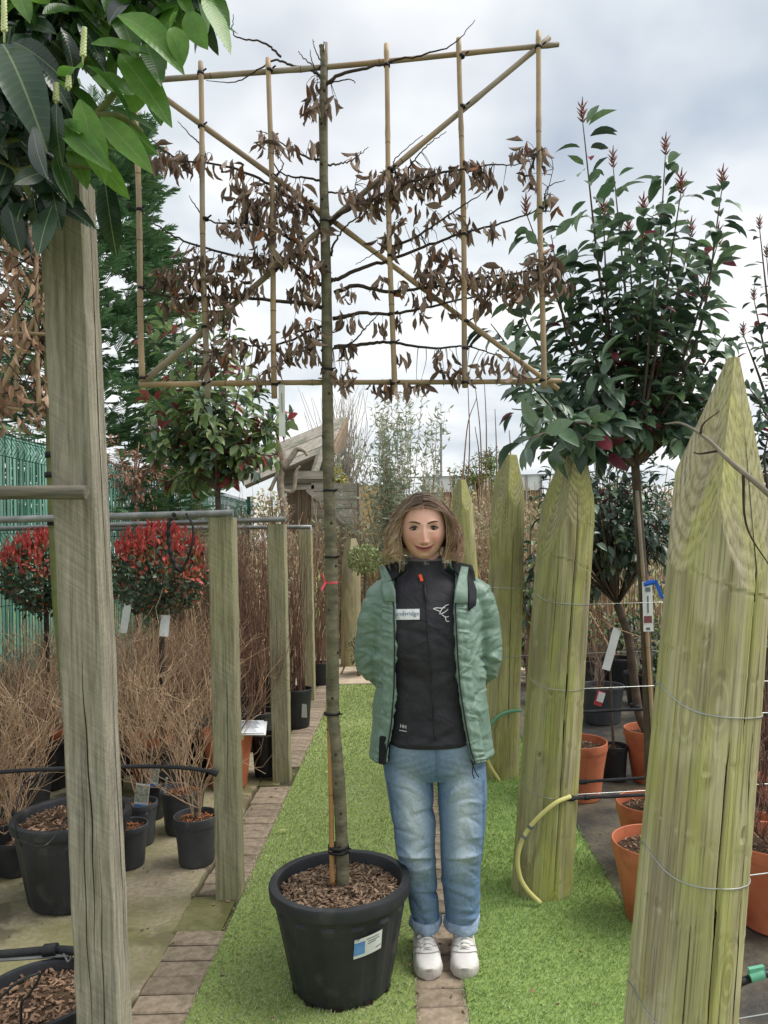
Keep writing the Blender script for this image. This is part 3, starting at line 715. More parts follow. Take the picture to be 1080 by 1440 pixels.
SHL, SHR = np.array((X_(533, 852), PY+.02, Z_(533, 852))), np.array((X_(675, 850), PY+.02, Z_(675, 850)))
ELL, ELR = np.array((X_(523, 935), PY+.075, Z_(523, 935))), np.array((X_(683, 935), PY+.075, Z_(683, 935)))
WRL, WRR = np.array((X_(580, 985), PY+.19, Z_(580, 985))), np.array((X_(628, 992), PY+.20, Z_(628, 992)))
for S, E, Wq, sd_ in ((SHL, ELL, WRL, 1), (SHR, ELR, WRR, -1)):
    mb.tube(curve_pts([S+np.array([sd_*.05, 0, .02]), S, (S+E)/2, E, (E+Wq)/2, Wq], 30), [.04, .044, .040, .034, .030, .024], 18)
    # hand: palm and five bent fingers
    d = np.array([sd_*.9, .1, -.35]); d /= np.linalg.norm(d); up = np.array([0, 1, 0.]); sdv = np.cross(d, up); sdv /= np.linalg.norm(sdv)
    mb.tube([Wq, Wq+d*.03, Wq+d*.06, Wq+d*.085], [.024, .030, .032, .026], 14)
    for k, (o_, L_) in enumerate(((-.027, .062), (-.009, .072), (.009, .068), (.026, .054))):
        b0 = Wq+d*.075+sdv*o_; mb.tube([b0, b0+d*L_*.4+up*.004, b0+d*L_*.7-up*.012, b0+d*L_*.82-up*.032], [.0092, .009, .0082, .0068], 10)
    b0 = Wq+d*.03+sdv*-.026; mb.tube([b0, b0+d*.02-sdv*.022, b0+d*.045-sdv*.03-up*.01], [.011, .010, .0078], 10)
LEGS = {'L': [(572, 1075, .086), (577, 1110, .084), (579, 1135, .079), (583, 1165, .075), (584, 1190, .071), (588, 1220, .064), (594, 1255, .057), (598.5, 1297, .052)],
        'R': [(648, 1075, .090), (650, 1110, .089), (650, 1135, .086), (650, 1165, .081), (649, 1190, .077), (648.5, 1220, .072), (649.5, 1255, .067), (650.5, 1297, .058)]}
def leg_rings(k, sub=0.0, dy=None):
    out = []
    for i, (px, py, r) in enumerate(LEGS[k]):
        yy = PY + (.005, .0, -.004, -.010, -.008, .008, .02, .03)[i]; out.append((X_(px, py), yy, Z_(px, py), r-sub, r*1.06-sub))
    return out
for k in 'LR':
    rg = leg_rings(k, .020); a = rg[-1]; rg = [(rg[0][0], rg[0][1], .80, .07, .075)]+rg+[(a[0], a[1], .07, .033, .036), (a[0], a[1]-.01, .035, .036, .05)]
    mb.grid(loft(rg, 50, 24), True, True)
    mb.grid(loft([(a[0], a[1]-.02, .022, .03, .07), (a[0], a[1]-.03, .045, .033, .085)], 6, 20), True, True)
body = remesh(mb, 0.0036, 2)
v, nrm = get_co(body)
x, y, z = v[:, 0]-HX, v[:, 1]-HYc, v[:, 2]-HZ
front = np.clip(-y/0.03, 0, 1)*(np.abs(z) < .14)*(v[:, 1] < HYc+.0)
ax_ = np.abs(x); d = np.zeros(len(v))
d -= .0085*gs(ax_, .033, .019)*gs(z, -.004, .010)                      # sockets
d += .0035*gs(ax_, .033, .022)*gs(z, .016, .008)                       # brow
d += .0030*gs(ax_, .030, .014)*gs(z, -.017, .006)                      # under-eye
tn = np.clip((.006-z)/.060, 0, 1); on = ((z < .012) & (z > -.064)).astype(float)*np.clip((z+.066)/.008, 0, 1)
d += on*(.004+.019*tn**1.1)*np.exp(-(ax_/(.0060+.0042*tn))**2)          # nose ridge
d += .0070*gs(ax_, .0112, .0054)*gs(z, -.0535, .0065)                  # wings
d -= .0035*gs(ax_, .007, .0035)*gs(z, -.0625, .003)                    # nostrils
zl = z-.0115*(ax_/.034)**2                                              # smile: corners raised
d += .0042*gs(ax_, 0, .024)*gs(zl, -.0725, .0042)+.0052*gs(ax_, 0, .021)*gs(zl, -.0822, .0048)-.0052*gs(ax_, 0, .030)*gs(zl, -.0770, .0020)
d -= .003*gs(ax_, .033, .005)*gs(zl, -.0765, .005)
d -= .0020*gs(ax_, .030-.10*(z+.06), .005)*gs(z, -.062, .016)           # nasolabial fold
d += .0062*gs(ax_, .044, .018)*gs(z, -.042, .018)                      # cheeks
d += .0050*gs(x, 0, .020)*gs(z, -.106, .013); d -= .0025*gs(x, 0, .02)*gs(z, -.0925, .005)
v[:, 1] -= d*front
set_co(body, v)
skin = np.array(s(234, 184, 164)); col = np.tile(skin, (len(v), 1))
def tint(mask, c): 
    global col
    mk = np.clip(mask*front, 0, 1)[:, None]; col = col*(1-mk)+np.array(c)*mk
tint(.55*gs(ax_, .042, .018)*gs(z, -.040, .018), s(212, 128, 116)); tint(.5*gs(ax_, 0, .012)*gs(z, -.048, .014), s(216, 136, 122))
tint(.45*gs(z, .06, .03), s(226, 176, 156))
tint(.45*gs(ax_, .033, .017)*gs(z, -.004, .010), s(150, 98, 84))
tint(1.3*(np.exp(-(ax_/.031)**4))*np.clip(gs(zl, -.0735, .0026)+gs(zl, -.0812, .0036), 0, 1), s(186, 100, 100))
tint(1.3*np.exp(-(ax_/.036)**6)*gs(zl, -.0770, .0019), s(96, 42, 44))
tint(.9*gs(ax_, .0068, .0028)*gs(z, -.0632, .0022), s(104, 56, 50))
set_col(body, col)
m_skin = vcol_mat('skin', .45, .4, .12, 220, .12)
obj('body', body, m_skin, PR, 180)
# eyes
m_eyew = M('eye_white', s(176, 164, 158), s(190, 178, 172), 5, rough=.2, bump=0); m_iris = M('dark_iris', s(40, 30, 24), s(58, 44, 34), 60, rough=.15, bump=0, spec=.6); m_lash = M('eyelash', s(34, 24, 20), s(46, 34, 28), 10, rough=.7, bump=0)
m_brow = M('eyebrow', s(70, 50, 40), s(96, 72, 58), 90, rough=.8, bump=.2)
def face_y(xx, zz):
    dd = (v[:, 0]-HX-xx)**2+(v[:, 2]-HZ-zz)**2; ii = np.where((dd < .00006) & (v[:, 1] < HYc-.03))[0]
    return v[ii, 1].min() if len(ii) else HYc-.08
for sg in (-1, 1):
    ex = sg*.033; yy = face_y(ex, -.004)
    mb = MB(); n = 14; ph = np.linspace(.01, np.pi-.01, n)[:, None]; th = np.linspace(0, 2*np.pi, 20, endpoint=False)[None]
    c0 = np.array([HX+ex, yy+.0082, HZ-.0045]); 
    sx, sz = .0160, .0060
    mb.grid((np.stack([np.sin(ph)*np.cos(th)*sx, np.cos(ph)*np.ones_like(th)*-.0105, np.sin(ph)*np.sin(th)*sz], -1)+c0), True, True); eo = obj('eye', mb, m_eyew, PR, 180)
    mb = MB(); mb.tube([c0+np.array([0, -.0098, .0006]), c0+np.array([0, -.0112, .0006])], [.0066, .0060], 14); obj('iris', mb, m_iris, eo, 180)
    lp = [(HX+ex+sg*q*.0165, yy-.0028+abs(q)*.0035, HZ-.0045+.0058*(1-q*q)) for q in np.linspace(-1, 1.1, 14)]
    mb = MB(); mb.tube(lp, [.0010, .0022, .0026, .0016], 6); obj('eyelid_line', mb, m_lash, eo, 180)
    lp = [(HX+ex+sg*q*.0155, yy-.0012+abs(q)*.003, HZ-.0048-.0058*(1-q*q)) for q in np.linspace(-1, 1, 12)]
    mb = MB(); mb.tube(lp, [.0004, .0009, .0004], 5); obj('lower_lid_line', mb, m_lash, eo, 180)
    lp = [(HX+sg*(.014+.038*q), face_y(sg*(.014+.038*q), .0125+.006*math.sin(q*2.4))-.0010, HZ+.0105+.0072*math.sin(q*2.3)) for q in np.linspace(0, 1, 12)]
    mb = MB(); mb.tube(lp, [.0022, .0032, .0030, .0010], 6); obj('eyebrow', mb, m_brow, PR, 180)
# ---------------------------------------------------------------- jeans
mb = MB(); jx = X_(610, 1060)
mb.grid(loft([(jx, PY+.012, .90, .150, .108), (jx, PY+.012, .83, .168, .118), (X_(610, 1070), PY+.012, .755, .186, .125), (X_(611, 1090), PY+.012, .70, .178, .115), (X_(612, 1105), PY+.012, .655, .13, .085)], 30, 56, 2.2), True, True)
for k in 'LR': mb.grid(loft(leg_rings(k, 0), 60, 40, 2.2), True, True)
jeans = remesh(mb, 0.0046, 3); v, nrm = get_co(jeans)
x, y, z = v.T
lc = {k: np.array([(X_(px, py), Z_(px, py)) for px, py, r in LEGS[k]]) for k in 'LR'}
cl = np.interp(z, lc['L'][::-1, 1], lc['L'][::-1, 0]); cr_ = np.interp(z, lc['R'][::-1, 1], lc['R'][::-1, 0])
left = x < (cl+cr_)/2; u = np.where(left, x-cl, x-cr_); fr_ = np.clip((PY+.02-y)/.06, 0, 1)
dsp = np.zeros(len(v))
def fold(x0, z0, ang, ln, wd_, amp, side, f=1.0):
    global dsp
    ca, sa = math.cos(ang), math.sin(ang); cx_ = np.where(left, cl, cr_)+x0
    a = (x-cx_)*ca+(z-z0)*sa; b = -(x-cx_)*sa+(z-z0)*ca; msk = (left if side == 'L' else ~left)
    dsp = dsp+np.where(msk, amp*np.exp(-(a/ln)**2)*np.exp(-np.abs((b+.2*a*a/ln)/wd_)**1.25)*(fr_ if f else 1), 0)
kz = Z_(590, 1193)
for sd_, q in (('L', 1), ('R', -1)):
    fold(.0, kz+.006, -.12*q, .055, .012, .017, sd_); fold(.005*q, kz-.022, .20*q, .05, .011, -.014, sd_); fold(-.02*q, kz+.05, .5*q, .05, .014, -.006, sd_); fold(.02*q, kz-.06, -.4*q, .05, .015, .006, sd_)
    fold(0, kz-.11, .3*q, .05, .014, -.005, sd_); fold(.01*q, kz-.16, -.35*q, .05, .013, .005, sd_); fold(0, kz-.20, .2*q, .06, .010, .006, sd_); fold(0, kz-.235, -.1*q, .06, .009, .007, sd_); fold(0, kz-.22, .1*q, .06, .007, -.005, sd_)
    fold(.03*q, .66, -.7*q, .07, .012, -.006, sd_); fold(.03*q, .63, -.55*q, .06, .012, .005, sd_); fold(-.02*q, .58, -.9*q, .06, .014, -.004, sd_)
    for k in range(26): fold(rng.normal(0, .04), rng.uniform(.13, .72), rng.normal(0, .6), rng.uniform(.025, .06), rng.uniform(.006, .012), rng.choice([-1, 1])*rng.uniform(.003, .008), sd_, 0)
crx = X_(612, 1080); dsp -= .008*gs(x, crx, .006)*np.clip((z-.62)/.05, 0, 1)*np.clip((.80-z)/.03, 0, 1)*fr_*(z < .79)
v = v+nrm*dsp[:, None]; set_co(jeans, v)
fade = np.clip(gs(u, np.where(left, .002, -.002), .045)*fr_*(0.35+.65*gs(z, .56, .16)+.30*gs(z, .38, .05)), 0, 1)
c1, c2 = np.array(s(104, 132, 164)), np.array(s(188, 202, 210)); col = c1+(c2-c1)*fade[:, None]
hip = np.clip((z-.66)/.08, 0, 1)*.5; col = col*(1-hip[:, None])+np.array(s(122, 142, 160))*hip[:, None]
whisk = .5+.5*np.sin((z*1.0+np.abs(x-crx)*.35)*260); wk_ = gs(z, .72, .05)*fr_*.25; col = col*(1-(wk_*whisk)[:, None]*.6)
seam = gs(u*np.where(left, -1, 1), .072, .006)*(z < .66); col = col*(1-.35*seam[:, None])
low = np.clip((.40-z)/.2, 0, 1)*.45; col = col*(1-low[:, None])+np.array(s(92, 122, 158))*low[:, None]
set_col(jeans, col); m_jean = vcol_mat('denim', .85, .15, .35, 420, 0, .35, 90)
obj('jeans', jeans, m_jean, PR, 180)
m_cuff = M('denim_cuff', s(136, 156, 184), s(166, 182, 204), 90, rough=.9, bump=.3)
for k in 'LR':
    px, py, r = LEGS[k][-1]; cx_, cz = X_(px, py+4), Z_(px, py+4); th = np.linspace(0, 2*np.pi, 40, endpoint=False); mb = MB(); rings = []
    for (dr, dz) in ((-.006, -.020), (.004, -.022), (.0075, -.012), (.0065, .0), (.007, .010), (.003, .018), (-.006, .016)):
        wob = .003*np.sin(3*th+dz*60+(k == 'L'))+.0022*np.sin(7*th); rings.append(np.stack([cx_+(r+dr+wob)*np.cos(th), PY+.03+(r*1.06+dr+wob)*np.sin(th), cz+dz+.003*np.sin(2*th+1)], -1))
    mb.grid(np.array(rings), True, False); obj('trouser_cuff', mb, m_cuff, PR, 180)
# ---------------------------------------------------------------- black softshell top
SS = [(tx+.006, PY+.008, .785, .168, .124), (tx+.005, PY+.008, .82, .170, .124), (tx+.002, PY+.006, .92, .160, .118), (tx, PY+.004, 1.02, .157, .118), (tx-.003, PY, 1.12, .165, .128), (tx-.006, PY+.002, 1.20, .170, .126), (tx-.008, PY+.01, 1.29, .168, .112), (nx, PY+.015, 1.345, .150, .092), (nx, PY+.02, 1.385, .088, .070), (nx, PY+.02, 1.410, .066, .062), (nx, PY+.018, 1.437, .064, .064)]
V = loft(SS, 130, 96, 2.15)
th = np.linspace(0, 2*np.pi, 96, endpoint=False)[None]; zz = V[:, :, 2]; xx = V[:, :, 0]-tx; ff = np.clip(-np.sin(th), 0, 1)
off = np.zeros(zz.shape)
for _ in range(60):
    x0, z0, an, ln, wd_, am = rng.uniform(-.11, .11), rng.uniform(.80, 1.22), rng.choice([-1, 1])*rng.uniform(.1, .7), rng.uniform(.03, .07), rng.uniform(.006, .012), rng.choice([-1, 1])*rng.uniform(.001, .0045)
    a = (xx-x0)*math.cos(an)+(zz-z0)*math.sin(an); b = -(xx-x0)*math.sin(an)+(zz-z0)*math.cos(an); off += am*np.exp(-(a/ln)**2-np.abs(b/wd_)**1.3)*ff
off += .004*gs(zz, .80, .010)
zipx = lambda z_: np.interp(z_, [.78, 1.44], [X_(612, 1042)-tx, X_(597, 800)-tx])
off += .0022*gs(xx, zipx(zz)-.007, .003)*ff+.0022*gs(xx, zipx(zz)+.007, .003)*ff-.002*gs(xx, zipx(zz), .003)*ff
for k in (-1, 1): off -= .0015*gs(xx, zipx(zz)+k*.03, .0015)*ff*(zz < 1.33)
Nr = np.stack([np.cos(th)*np.ones_like(zz), np.sin(th)*np.ones_like(zz), 0*zz], -1); SSV = V+Nr*off[..., None]
mb = MB(); mb.grid(SSV, True, False)
m_soft = M('black_softshell', s(40, 39, 45), s(54, 53, 60), 14, rough=.62, bump=.15, bscale=260, spec=.3)
top_o = obj('softshell_top', mb, m_soft, PR, 180)
def ss_y(xq, zq):
    d_ = (SSV[:, :, 0]-xq)**2+(SSV[:, :, 2]-zq)**2+np.where(SSV[:, :, 1] < PY, 0, 9); i = np.unravel_index(np.argmin(d_), d_.shape); return SSV[i][1]
def on_ss(px, py, lift=.002):
    q = P(px, py, PY-.11); xq, zq = q.x, q.z
    for _ in range(3): yq = ss_y(xq, zq); q = P(px, py, yq); xq, zq = q.x, q.z
    return np.array([xq, yq-lift, zq])
m_zip = M('zip_tape', s(24, 24, 27), s(54, 54, 58), 160, rough=.5, bump=.2); m_oran = M('orange_pull', s(232, 82, 44), s(244, 100, 58), 10, rough=.5, bump=0); m_white2 = M('white_print', s(226, 228, 230), s(236, 238, 240), 10, rough=.6, bump=0)
mb = MB(); mb.tube([on_ss(597+15*(t), 812+228*t, .0005) for t in np.linspace(0, 1, 60)], .0032, 6); obj('zip', mb, m_zip, top_o, 180)
mb = MB(); mb.bar(on_ss(590.5, 808, .008), on_ss(593.5, 817, .010), .011, .004, (0, 1, 0)); obj('zip_pull', mb, m_oran, top_o, 0)
mb = MB(); mb.tube([on_ss(596.5, 820, .006), on_ss(597.5, 832, .008), on_ss(599, 846, .008)], [.0045, .005, .003], 6); obj('zip_tab', mb, m_zip, top_o, 180)
def text_mesh(txt, size):
    cu = bpy.data.curves.new('t', 'FONT'); cu.body = txt; cu.size = size; cu.align_x = 'CENTER'; cu.align_y = 'CENTER'; cu.extrude = .0004
    o = bpy.data.objects.new('t', cu); COL.objects.link(o); dg = bpy.context.evaluated_depsgraph_get(); me = bpy.data.meshes.new_from_object(o.evaluated_get(dg)); bpy.data.objects.remove(o); return me
def place_flat(me, c, xdir, ndir):
    xd = Vector(xdir).normalized(); n_ = Vector(ndir).normalized(); yd = n_.cross(xd).normalized(); n_ = xd.cross(yd)
    me.transform(Matrix(((xd.x, yd.x, n_.x, c[0]), (xd.y, yd.y, n_.y, c[1]), (xd.z, yd.z, n_.z, c[2]), (0, 0, 0, 1)))); return me
bl, brr = on_ss(553, 864, .006), on_ss(590, 863.5, .006); bc_ = (bl+brr)/2; xd = brr-bl; nv = np.cross(xd, [0, 0, 1.]); nv = nv/np.linalg.norm(nv); nv = nv if nv[1] < 0 else -nv
mb = MB(); mb.grid(np.array([[on_ss(553+37*q, 856.5+15*w_-.5*q, .0045) for w_ in (0, .5, 1)] for q in np.linspace(0, 1, 7)]), False); bd = obj('name_badge', mb, m_white2, top_o, 0); sm = bd.modifiers.new('thick', 'SOLIDIFY'); sm.thickness = .001
m_btx = M('badge_lettering', s(112, 130, 156), s(130, 148, 172), 10, rough=.6, bump=0)
tm = text_mesh('Sandyridge', .0215); obj('badge_text', place_flat(tm, bc_+nv*.0052+np.array([0, 0, .003]), xd, nv), m_btx, top_o, 0)
mb = MB(); mb.bar(bc_-xd*.40+nv*.0022+np.array([0, 0, -.0105]), bc_+xd*.40+nv*.0022+np.array([0, 0, -.0105]), .0006, .0026, (0, 0, 1)); obj('badge_rule', mb, m_btx, top_o, 0)
for pl in ([(609, 856), (614, 854.8), (620, 855.2), (626, 854.5)], [(618, 863), (621, 857), (626, 852), (631, 850)], [(618, 863.5), (622, 862.5), (627, 859.5), (630, 856.5)], [(621, 864), (626, 867.5), (631, 867)], [(626, 868), (628, 873.5), (632, 873.5)], [(609, 856), (614, 858), (619, 860)]):
    mb = MB(); mb.tube(curve_pts([on_ss(*q, .0022) for q in pl], 10), .0015, 5); obj('bird_emblem', mb, m_white2, top_o, 180)
c_ = on_ss(567, 1021.5, .003); r_ = on_ss(572, 1022.5, .003)-on_ss(562, 1020.5, .003); nv2 = np.cross(r_, [0, 0, 1.]); nv2 = nv2 if nv2[1] < 0 else -nv2
obj('hem_emblem', place_flat(text_mesh('HH', .018), c_, r_, nv2), m_white2, top_o, 0)
mb = MB(); mb.bar(on_ss(561.5, 1026.5, .003), on_ss(572, 1028.5, .003), .0006, .002, (0, 0, 1)); obj('hem_emblem_bar', mb, m_white2, top_o, 0)
# grey snood at the neck
mb = MB(); rings = []; th1 = np.linspace(0, 2*np.pi, 48, endpoint=False)
for (r_, z_) in ((.055, 1.415), (.062, 1.428), (.063, 1.440), (.058, 1.447), (.050, 1.444), (.047, 1.425)):
    w_ = .0025*np.sin(5*th1+z_*200)+.0015*np.sin(11*th1); rings.append(np.stack([nx+(r_+w_)*np.cos(th1), PY+.018+(r_+w_)*np.sin(th1), z_+.004*np.sin(2*th1+.5)+.003*np.sin(7*th1)], -1))
mb.grid(np.array(rings), True, False); obj('grey_snood', mb, M('grey_fleece', s(96, 90, 92), s(130, 124, 124), 70, rough=.95, bump=.5), PR, 180)
# ---------------------------------------------------------------- green jacket
JK = [(X_(607, 1068), PY+.015, .728, .222, .150), (X_(607, 1055), PY+.015, .76, .224, .152), (X_(606, 1000), PY+.015, .90, .208, .150), (X_(604, 940), PY+.014, 1.05, .196, .150), (X_(603, 890), PY+.012, 1.18, .196, .152), (X_(602, 850), PY+.016, 1.27, .198, .140), (X_(601, 825), PY+.02, 1.335, .172, .116), (X_(600, 808), PY+.024, 1.380, .140, .096), (X_(599, 798), PY+.028, 1.405, .108, .088), (X_(599, 790), PY+.030, 1.428, .100, .086)]
nz, nu = 110, 120
cJ = curve_pts_nd([np.array(r) for r in JK], nz)
edL = lambda z_: np.interp(z_, [.72, .78, .87, 1.0, 1.15, 1.28, 1.36, 1.43], [X_(541, 1070), X_(546, 1042), X_(552, 1000), X_(556, 950), X_(557, 900), X_(556, 850), X_(552, 815), X_(549, 790)])
edR = lambda z_: np.interp(z_, [.72, .78, .87, 1.0, 1.15, 1.28, 1.36, 1.43], [X_(664, 1070), X_(656, 1042), X_(649, 1000), X_(641, 950), X_(637, 900), X_(635, 850), X_(640, 815), X_(648, 790)])
def jk_pt(z_i, u_, lift=0.0):
    cx_, cy_, z_, rx, ry = cJ[z_i]
    aL = math.pi+math.acos(np.clip(-(edL(z_)-cx_)/(rx), -1, 1)); aR = 2*math.pi-math.acos(np.clip((edR(z_)-cx_)/rx, -1, 1))
    a = (aR-2*math.pi)+(aL-(aR-2*math.pi))*u_
    e_ = 2/2.15; ca, sa = np.cos(a), np.sin(a); X = np.sign(ca)*np.abs(ca)**e_; Yq = np.sign(sa)*np.abs(sa)**e_
    return np.stack([cx_+(rx+lift)*X, cy_+(ry+lift)*Yq, np.full_like(np.asarray(u_, float), z_)], -1)
us = np.linspace(0, 1, nu); outer = np.array([jk_pt(i, us) for i in range(nz)]); inner = np.array([jk_pt(i, us, -.016) for i in range(nz)])
mb = MB(); strip = np.concatenate([outer, inner[:, ::-1]], 1); mb.grid(strip, True, False)
b0 = mb.n-strip.shape[0]*strip.shape[1]; m2 = strip.shape[1]
for row, flip in ((0, False), (nz-1, True)):
    q = np.array([[b0+row*m2+i, b0+row*m2+i+1, b0+row*m2+m2-2-i, b0+row*m2+m2-1-i] for i in range(nu-1)]); mb.f.append(q[:, ::-1] if not flip else q)
for S, E, Wq, sg in ((SHL, ELL, WRL, -1), (SHR, ELR, WRR, 1)):
    mb.tube(curve_pts([S+np.array([-sg*.060, .005, .062]), S+np.array([-sg*.006, 0, .018]), (S+E)/2+np.array([sg*.008, 0, 0]), E+np.array([0, .0, 0]), (E*.45+Wq*.55)+np.array([0, .01, -.012]), Wq+np.array([0, .005, .0])], 44), [.050, .062, .064, .063, .060, .050], 30)
jack = remesh(mb, 0.0046, 4); v, nrm = get_co(jack); x, y, z = v.T; dsp = np.zeros(len(v))
jc = X_(603, 900)
for sg, S, E in ((-1, SHL, ELL), (1, SHR, ELR)):
    on_arm = np.clip(((x-jc)*sg-.150)/.03, 0, 1)
    for k in range(46):
        z0 = rng.uniform(Z_(520, 965), Z_(520, 830)); an = sg*(rng.uniform(-.1, .9) if z0 > 1.1 else rng.uniform(-.7, .5)); x0 = S[0]+sg*rng.uniform(-.02, .06); ln, wd_ = rng.uniform(.022, .055), rng.uniform(.006, .013); am = rng.choice([-1, 1])*rng.uniform(.003, .0085)*(1.25 if z0 < 1.16 else .75)
        a = (x-x0)*math.cos(an)+(z-z0)*math.sin(an); b = -(x-x0)*math.sin(an)+(z-z0)*math.cos(an); b = b+.25*a*a/ln; dsp += am*on_arm*np.exp(-(a/ln)**2-np.abs(b/wd_)**1.15)
body_m = 1-np.clip((np.abs(x-jc)-.150)/.03, 0, 1)*(z > .98)
for k in range(70):
    z0 = rng.uniform(.74, 1.3); x0 = jc+rng.choice([-1, 1])*rng.uniform(.08, .21); an = rng.normal(0, .7); ln, wd_ = rng.uniform(.03, .08), rng.uniform(.007, .014); am = rng.choice([-1, 1])*rng.uniform(.002, .006)
    a = (x-x0)*math.cos(an)+(z-z0)*math.sin(an); b = -(x-x0)*math.sin(an)+(z-z0)*math.cos(an); dsp += am*body_m*np.exp(-(a/ln)**2-np.abs(b/wd_)**1.2)
dsp += .004*gs(z, .742, .008)*np.where(z < .78, 1, 0)-.002*gs(z, .760, .003)
dsp += rng.normal(0, .0003, len(v)); v = v+nrm*dsp[:, None]; set_co(jack, v)
m_jack = M('green_shell', s(106, 131, 117), s(130, 153, 140), 5, rough=.40, bump=.08, bscale=120, spec=.5)
def crumple(m, sc_, st, dist, stretch=(1, 1, 1)):
    nt = m.node_tree; b = nt.nodes['Principled BSDF']
    w = noise_n(nt, coords(nt, 'Object', stretch), sc_, 3, .5, 1.2); rd = math2(nt, 'ABSOLUTE', math2(nt, 'SUBTRACT', w, .5))
    n = nd(nt, 'ShaderNodeBump'); n.inputs['Strength'].default_value = st; n.inputs['Distance'].default_value = dist; nt.links.new(rd, n.inputs['Height'])
    if b.inputs['Normal'].links: nt.links.new(b.inputs['Normal'].links[0].from_socket, n.inputs['Normal'])
    nt.links.new(n.outputs[0], b.inputs['Normal'])
crumple(m_jack, 8, .32, .05); crumple(m_jean, 16, .35, .03, (1, 1, .7)); crumple(m_soft, 12, .35, .03)
jo = obj('jacket', jack, m_jack, PR, 180)
# plackets: crinkled facings along both open edges
m_plk = M('green_placket', s(112, 136, 124), s(138, 160, 148), 40, rough=.55, bump=.15, bscale=150)
m_lin = M('black_lining', s(22, 23, 28), s(32, 33, 38), 10, rough=.7, bump=.1, bscale=200)
zi0, zi1 = 2, 92
for nm, u0, u1 in (('placket', 0.0, .060), ('placket', 1.0, .940)):
    Vq = []
    for i in range(zi0*3, zi1*3):
        f = i/3; i0 = int(f); t = f-i0; us_ = np.linspace(u0, u1, 9)
        p = jk_pt(i0, us_)*(1-t)+jk_pt(min(nz-1, i0+1), us_)*t
        ph = i*.55+us_*30; lift = .0050+.0034*np.sin(ph+1.6*np.sin(i*.17)+.8*np.sin(i*.41+us_*60))*np.array([0, .6, 1, .3, .9, 1, .5, .8, 0])-.001*np.array([0, 0, 0, 2, 0, 0, 0, 0, 0])
        nv_ = p-np.array([cJ[i0][0], cJ[i0][1], 0]); nv_[:, 2] = 0; nv_ /= np.linalg.norm(nv_, axis=1)[:, None]; edge = np.array([-.006]+[0]*7+[-.004])
        Vq.append(p+nv_*(lift+edge)[:, None])
    mb = MB(); mb.grid(np.array(Vq), False); obj(nm, mb, m_plk, jo, 180)
    mb = MB(); mb.tube([jk_pt(i, np.array([u0]))[0]+np.array([0, -.003, 0]) for i in range(1, 96)], .0028, 6); obj('jacket_zip', mb, m_zip, jo, 180)
# dark collar lining folded open over both shoulders
def jk_patch(px_poly_rows, lift, m, nm):
    rows = []
    for (pa, pb) in px_poly_rows:
        row = []
        for t in np.linspace(0, 1, 8):
            px, py = pa[0]+(pb[0]-pa[0])*t, pa[1]+(pb[1]-pa[1])*t; yq = PY-.10
            for _ in range(4):
                q = P(px, py, yq); i = int(np.argmin(np.abs(cJ[:, 2]-q.z))); cx_, cy_, z_, rx, ry = cJ[i]; k = np.clip(abs((q.x-cx_)/(rx+lift)), 0, .98); yq = cy_-(ry+lift)*(1-k**2.15)**(1/2.15)
            row.append(np.array(P(px, py, yq-lift*.4)))
        rows.append(row)
    mb = MB(); mb.grid(np.array(rows), False); o = obj(nm, mb, m, jo, 180); sm = o.modifiers.new('thick', 'SOLIDIFY'); sm.thickness = .004; return o
jk_patch([((536, 796), (566, 789)), ((540, 803), (564, 798)), ((546, 811), (562, 808)), ((549, 818), (553, 817))], .009, m_lin, 'collar_lining')
jk_patch([((634, 788), (664, 795)), ((636, 797), (667, 804)), ((642, 808), (668, 815)), ((656, 815), (669, 826)), ((659, 840), (669, 844)), ((658, 860), (668, 852))], .009, m_lin, 'collar_lining')
jk_patch([((533, 797), (541, 795)), ((536, 812), (550, 812)), ((538, 830), (556, 830)), ((539, 846), (557, 846))], .0105, m_plk, 'collar_facing')
jk_patch([((648, 797), (658, 798)), ((644, 812), (656, 812)), ((640, 830), (657, 830)), ((638, 848), (657, 848))], .0105, m_plk, 'collar_facing')
# dangling cord and hip pouch
q = P(664, 1068, PY-.14); mb = MB(); mb.tube([q, q+Vector((.003, 0, -.02))], [.006, .004], 8); mb.tube(curve_pts([q+Vector((.003, 0, -.02)), q+Vector((.0, 0, -.045)), q+Vector((.006, 0, -.066))], 8), .002, 5); mb.tube(curve_pts([q+Vector((.003, 0, -.02)), q+Vector((.012, 0, -.045)), q+Vector((.022, 0, -.062))], 8), .002, 5); obj('zip_cord', mb, m_zip, jo, 180)
mb = MB(); mb.box(P(541, 1053, PY-.07), (.028, .05, .10), (0, R(4), R(-20))); po_ = obj('hip_pouch', mb, m_lin, PR, 0); bvm = po_.modifiers.new('b', 'BEVEL'); bvm.width = .006; bvm.segments = 3
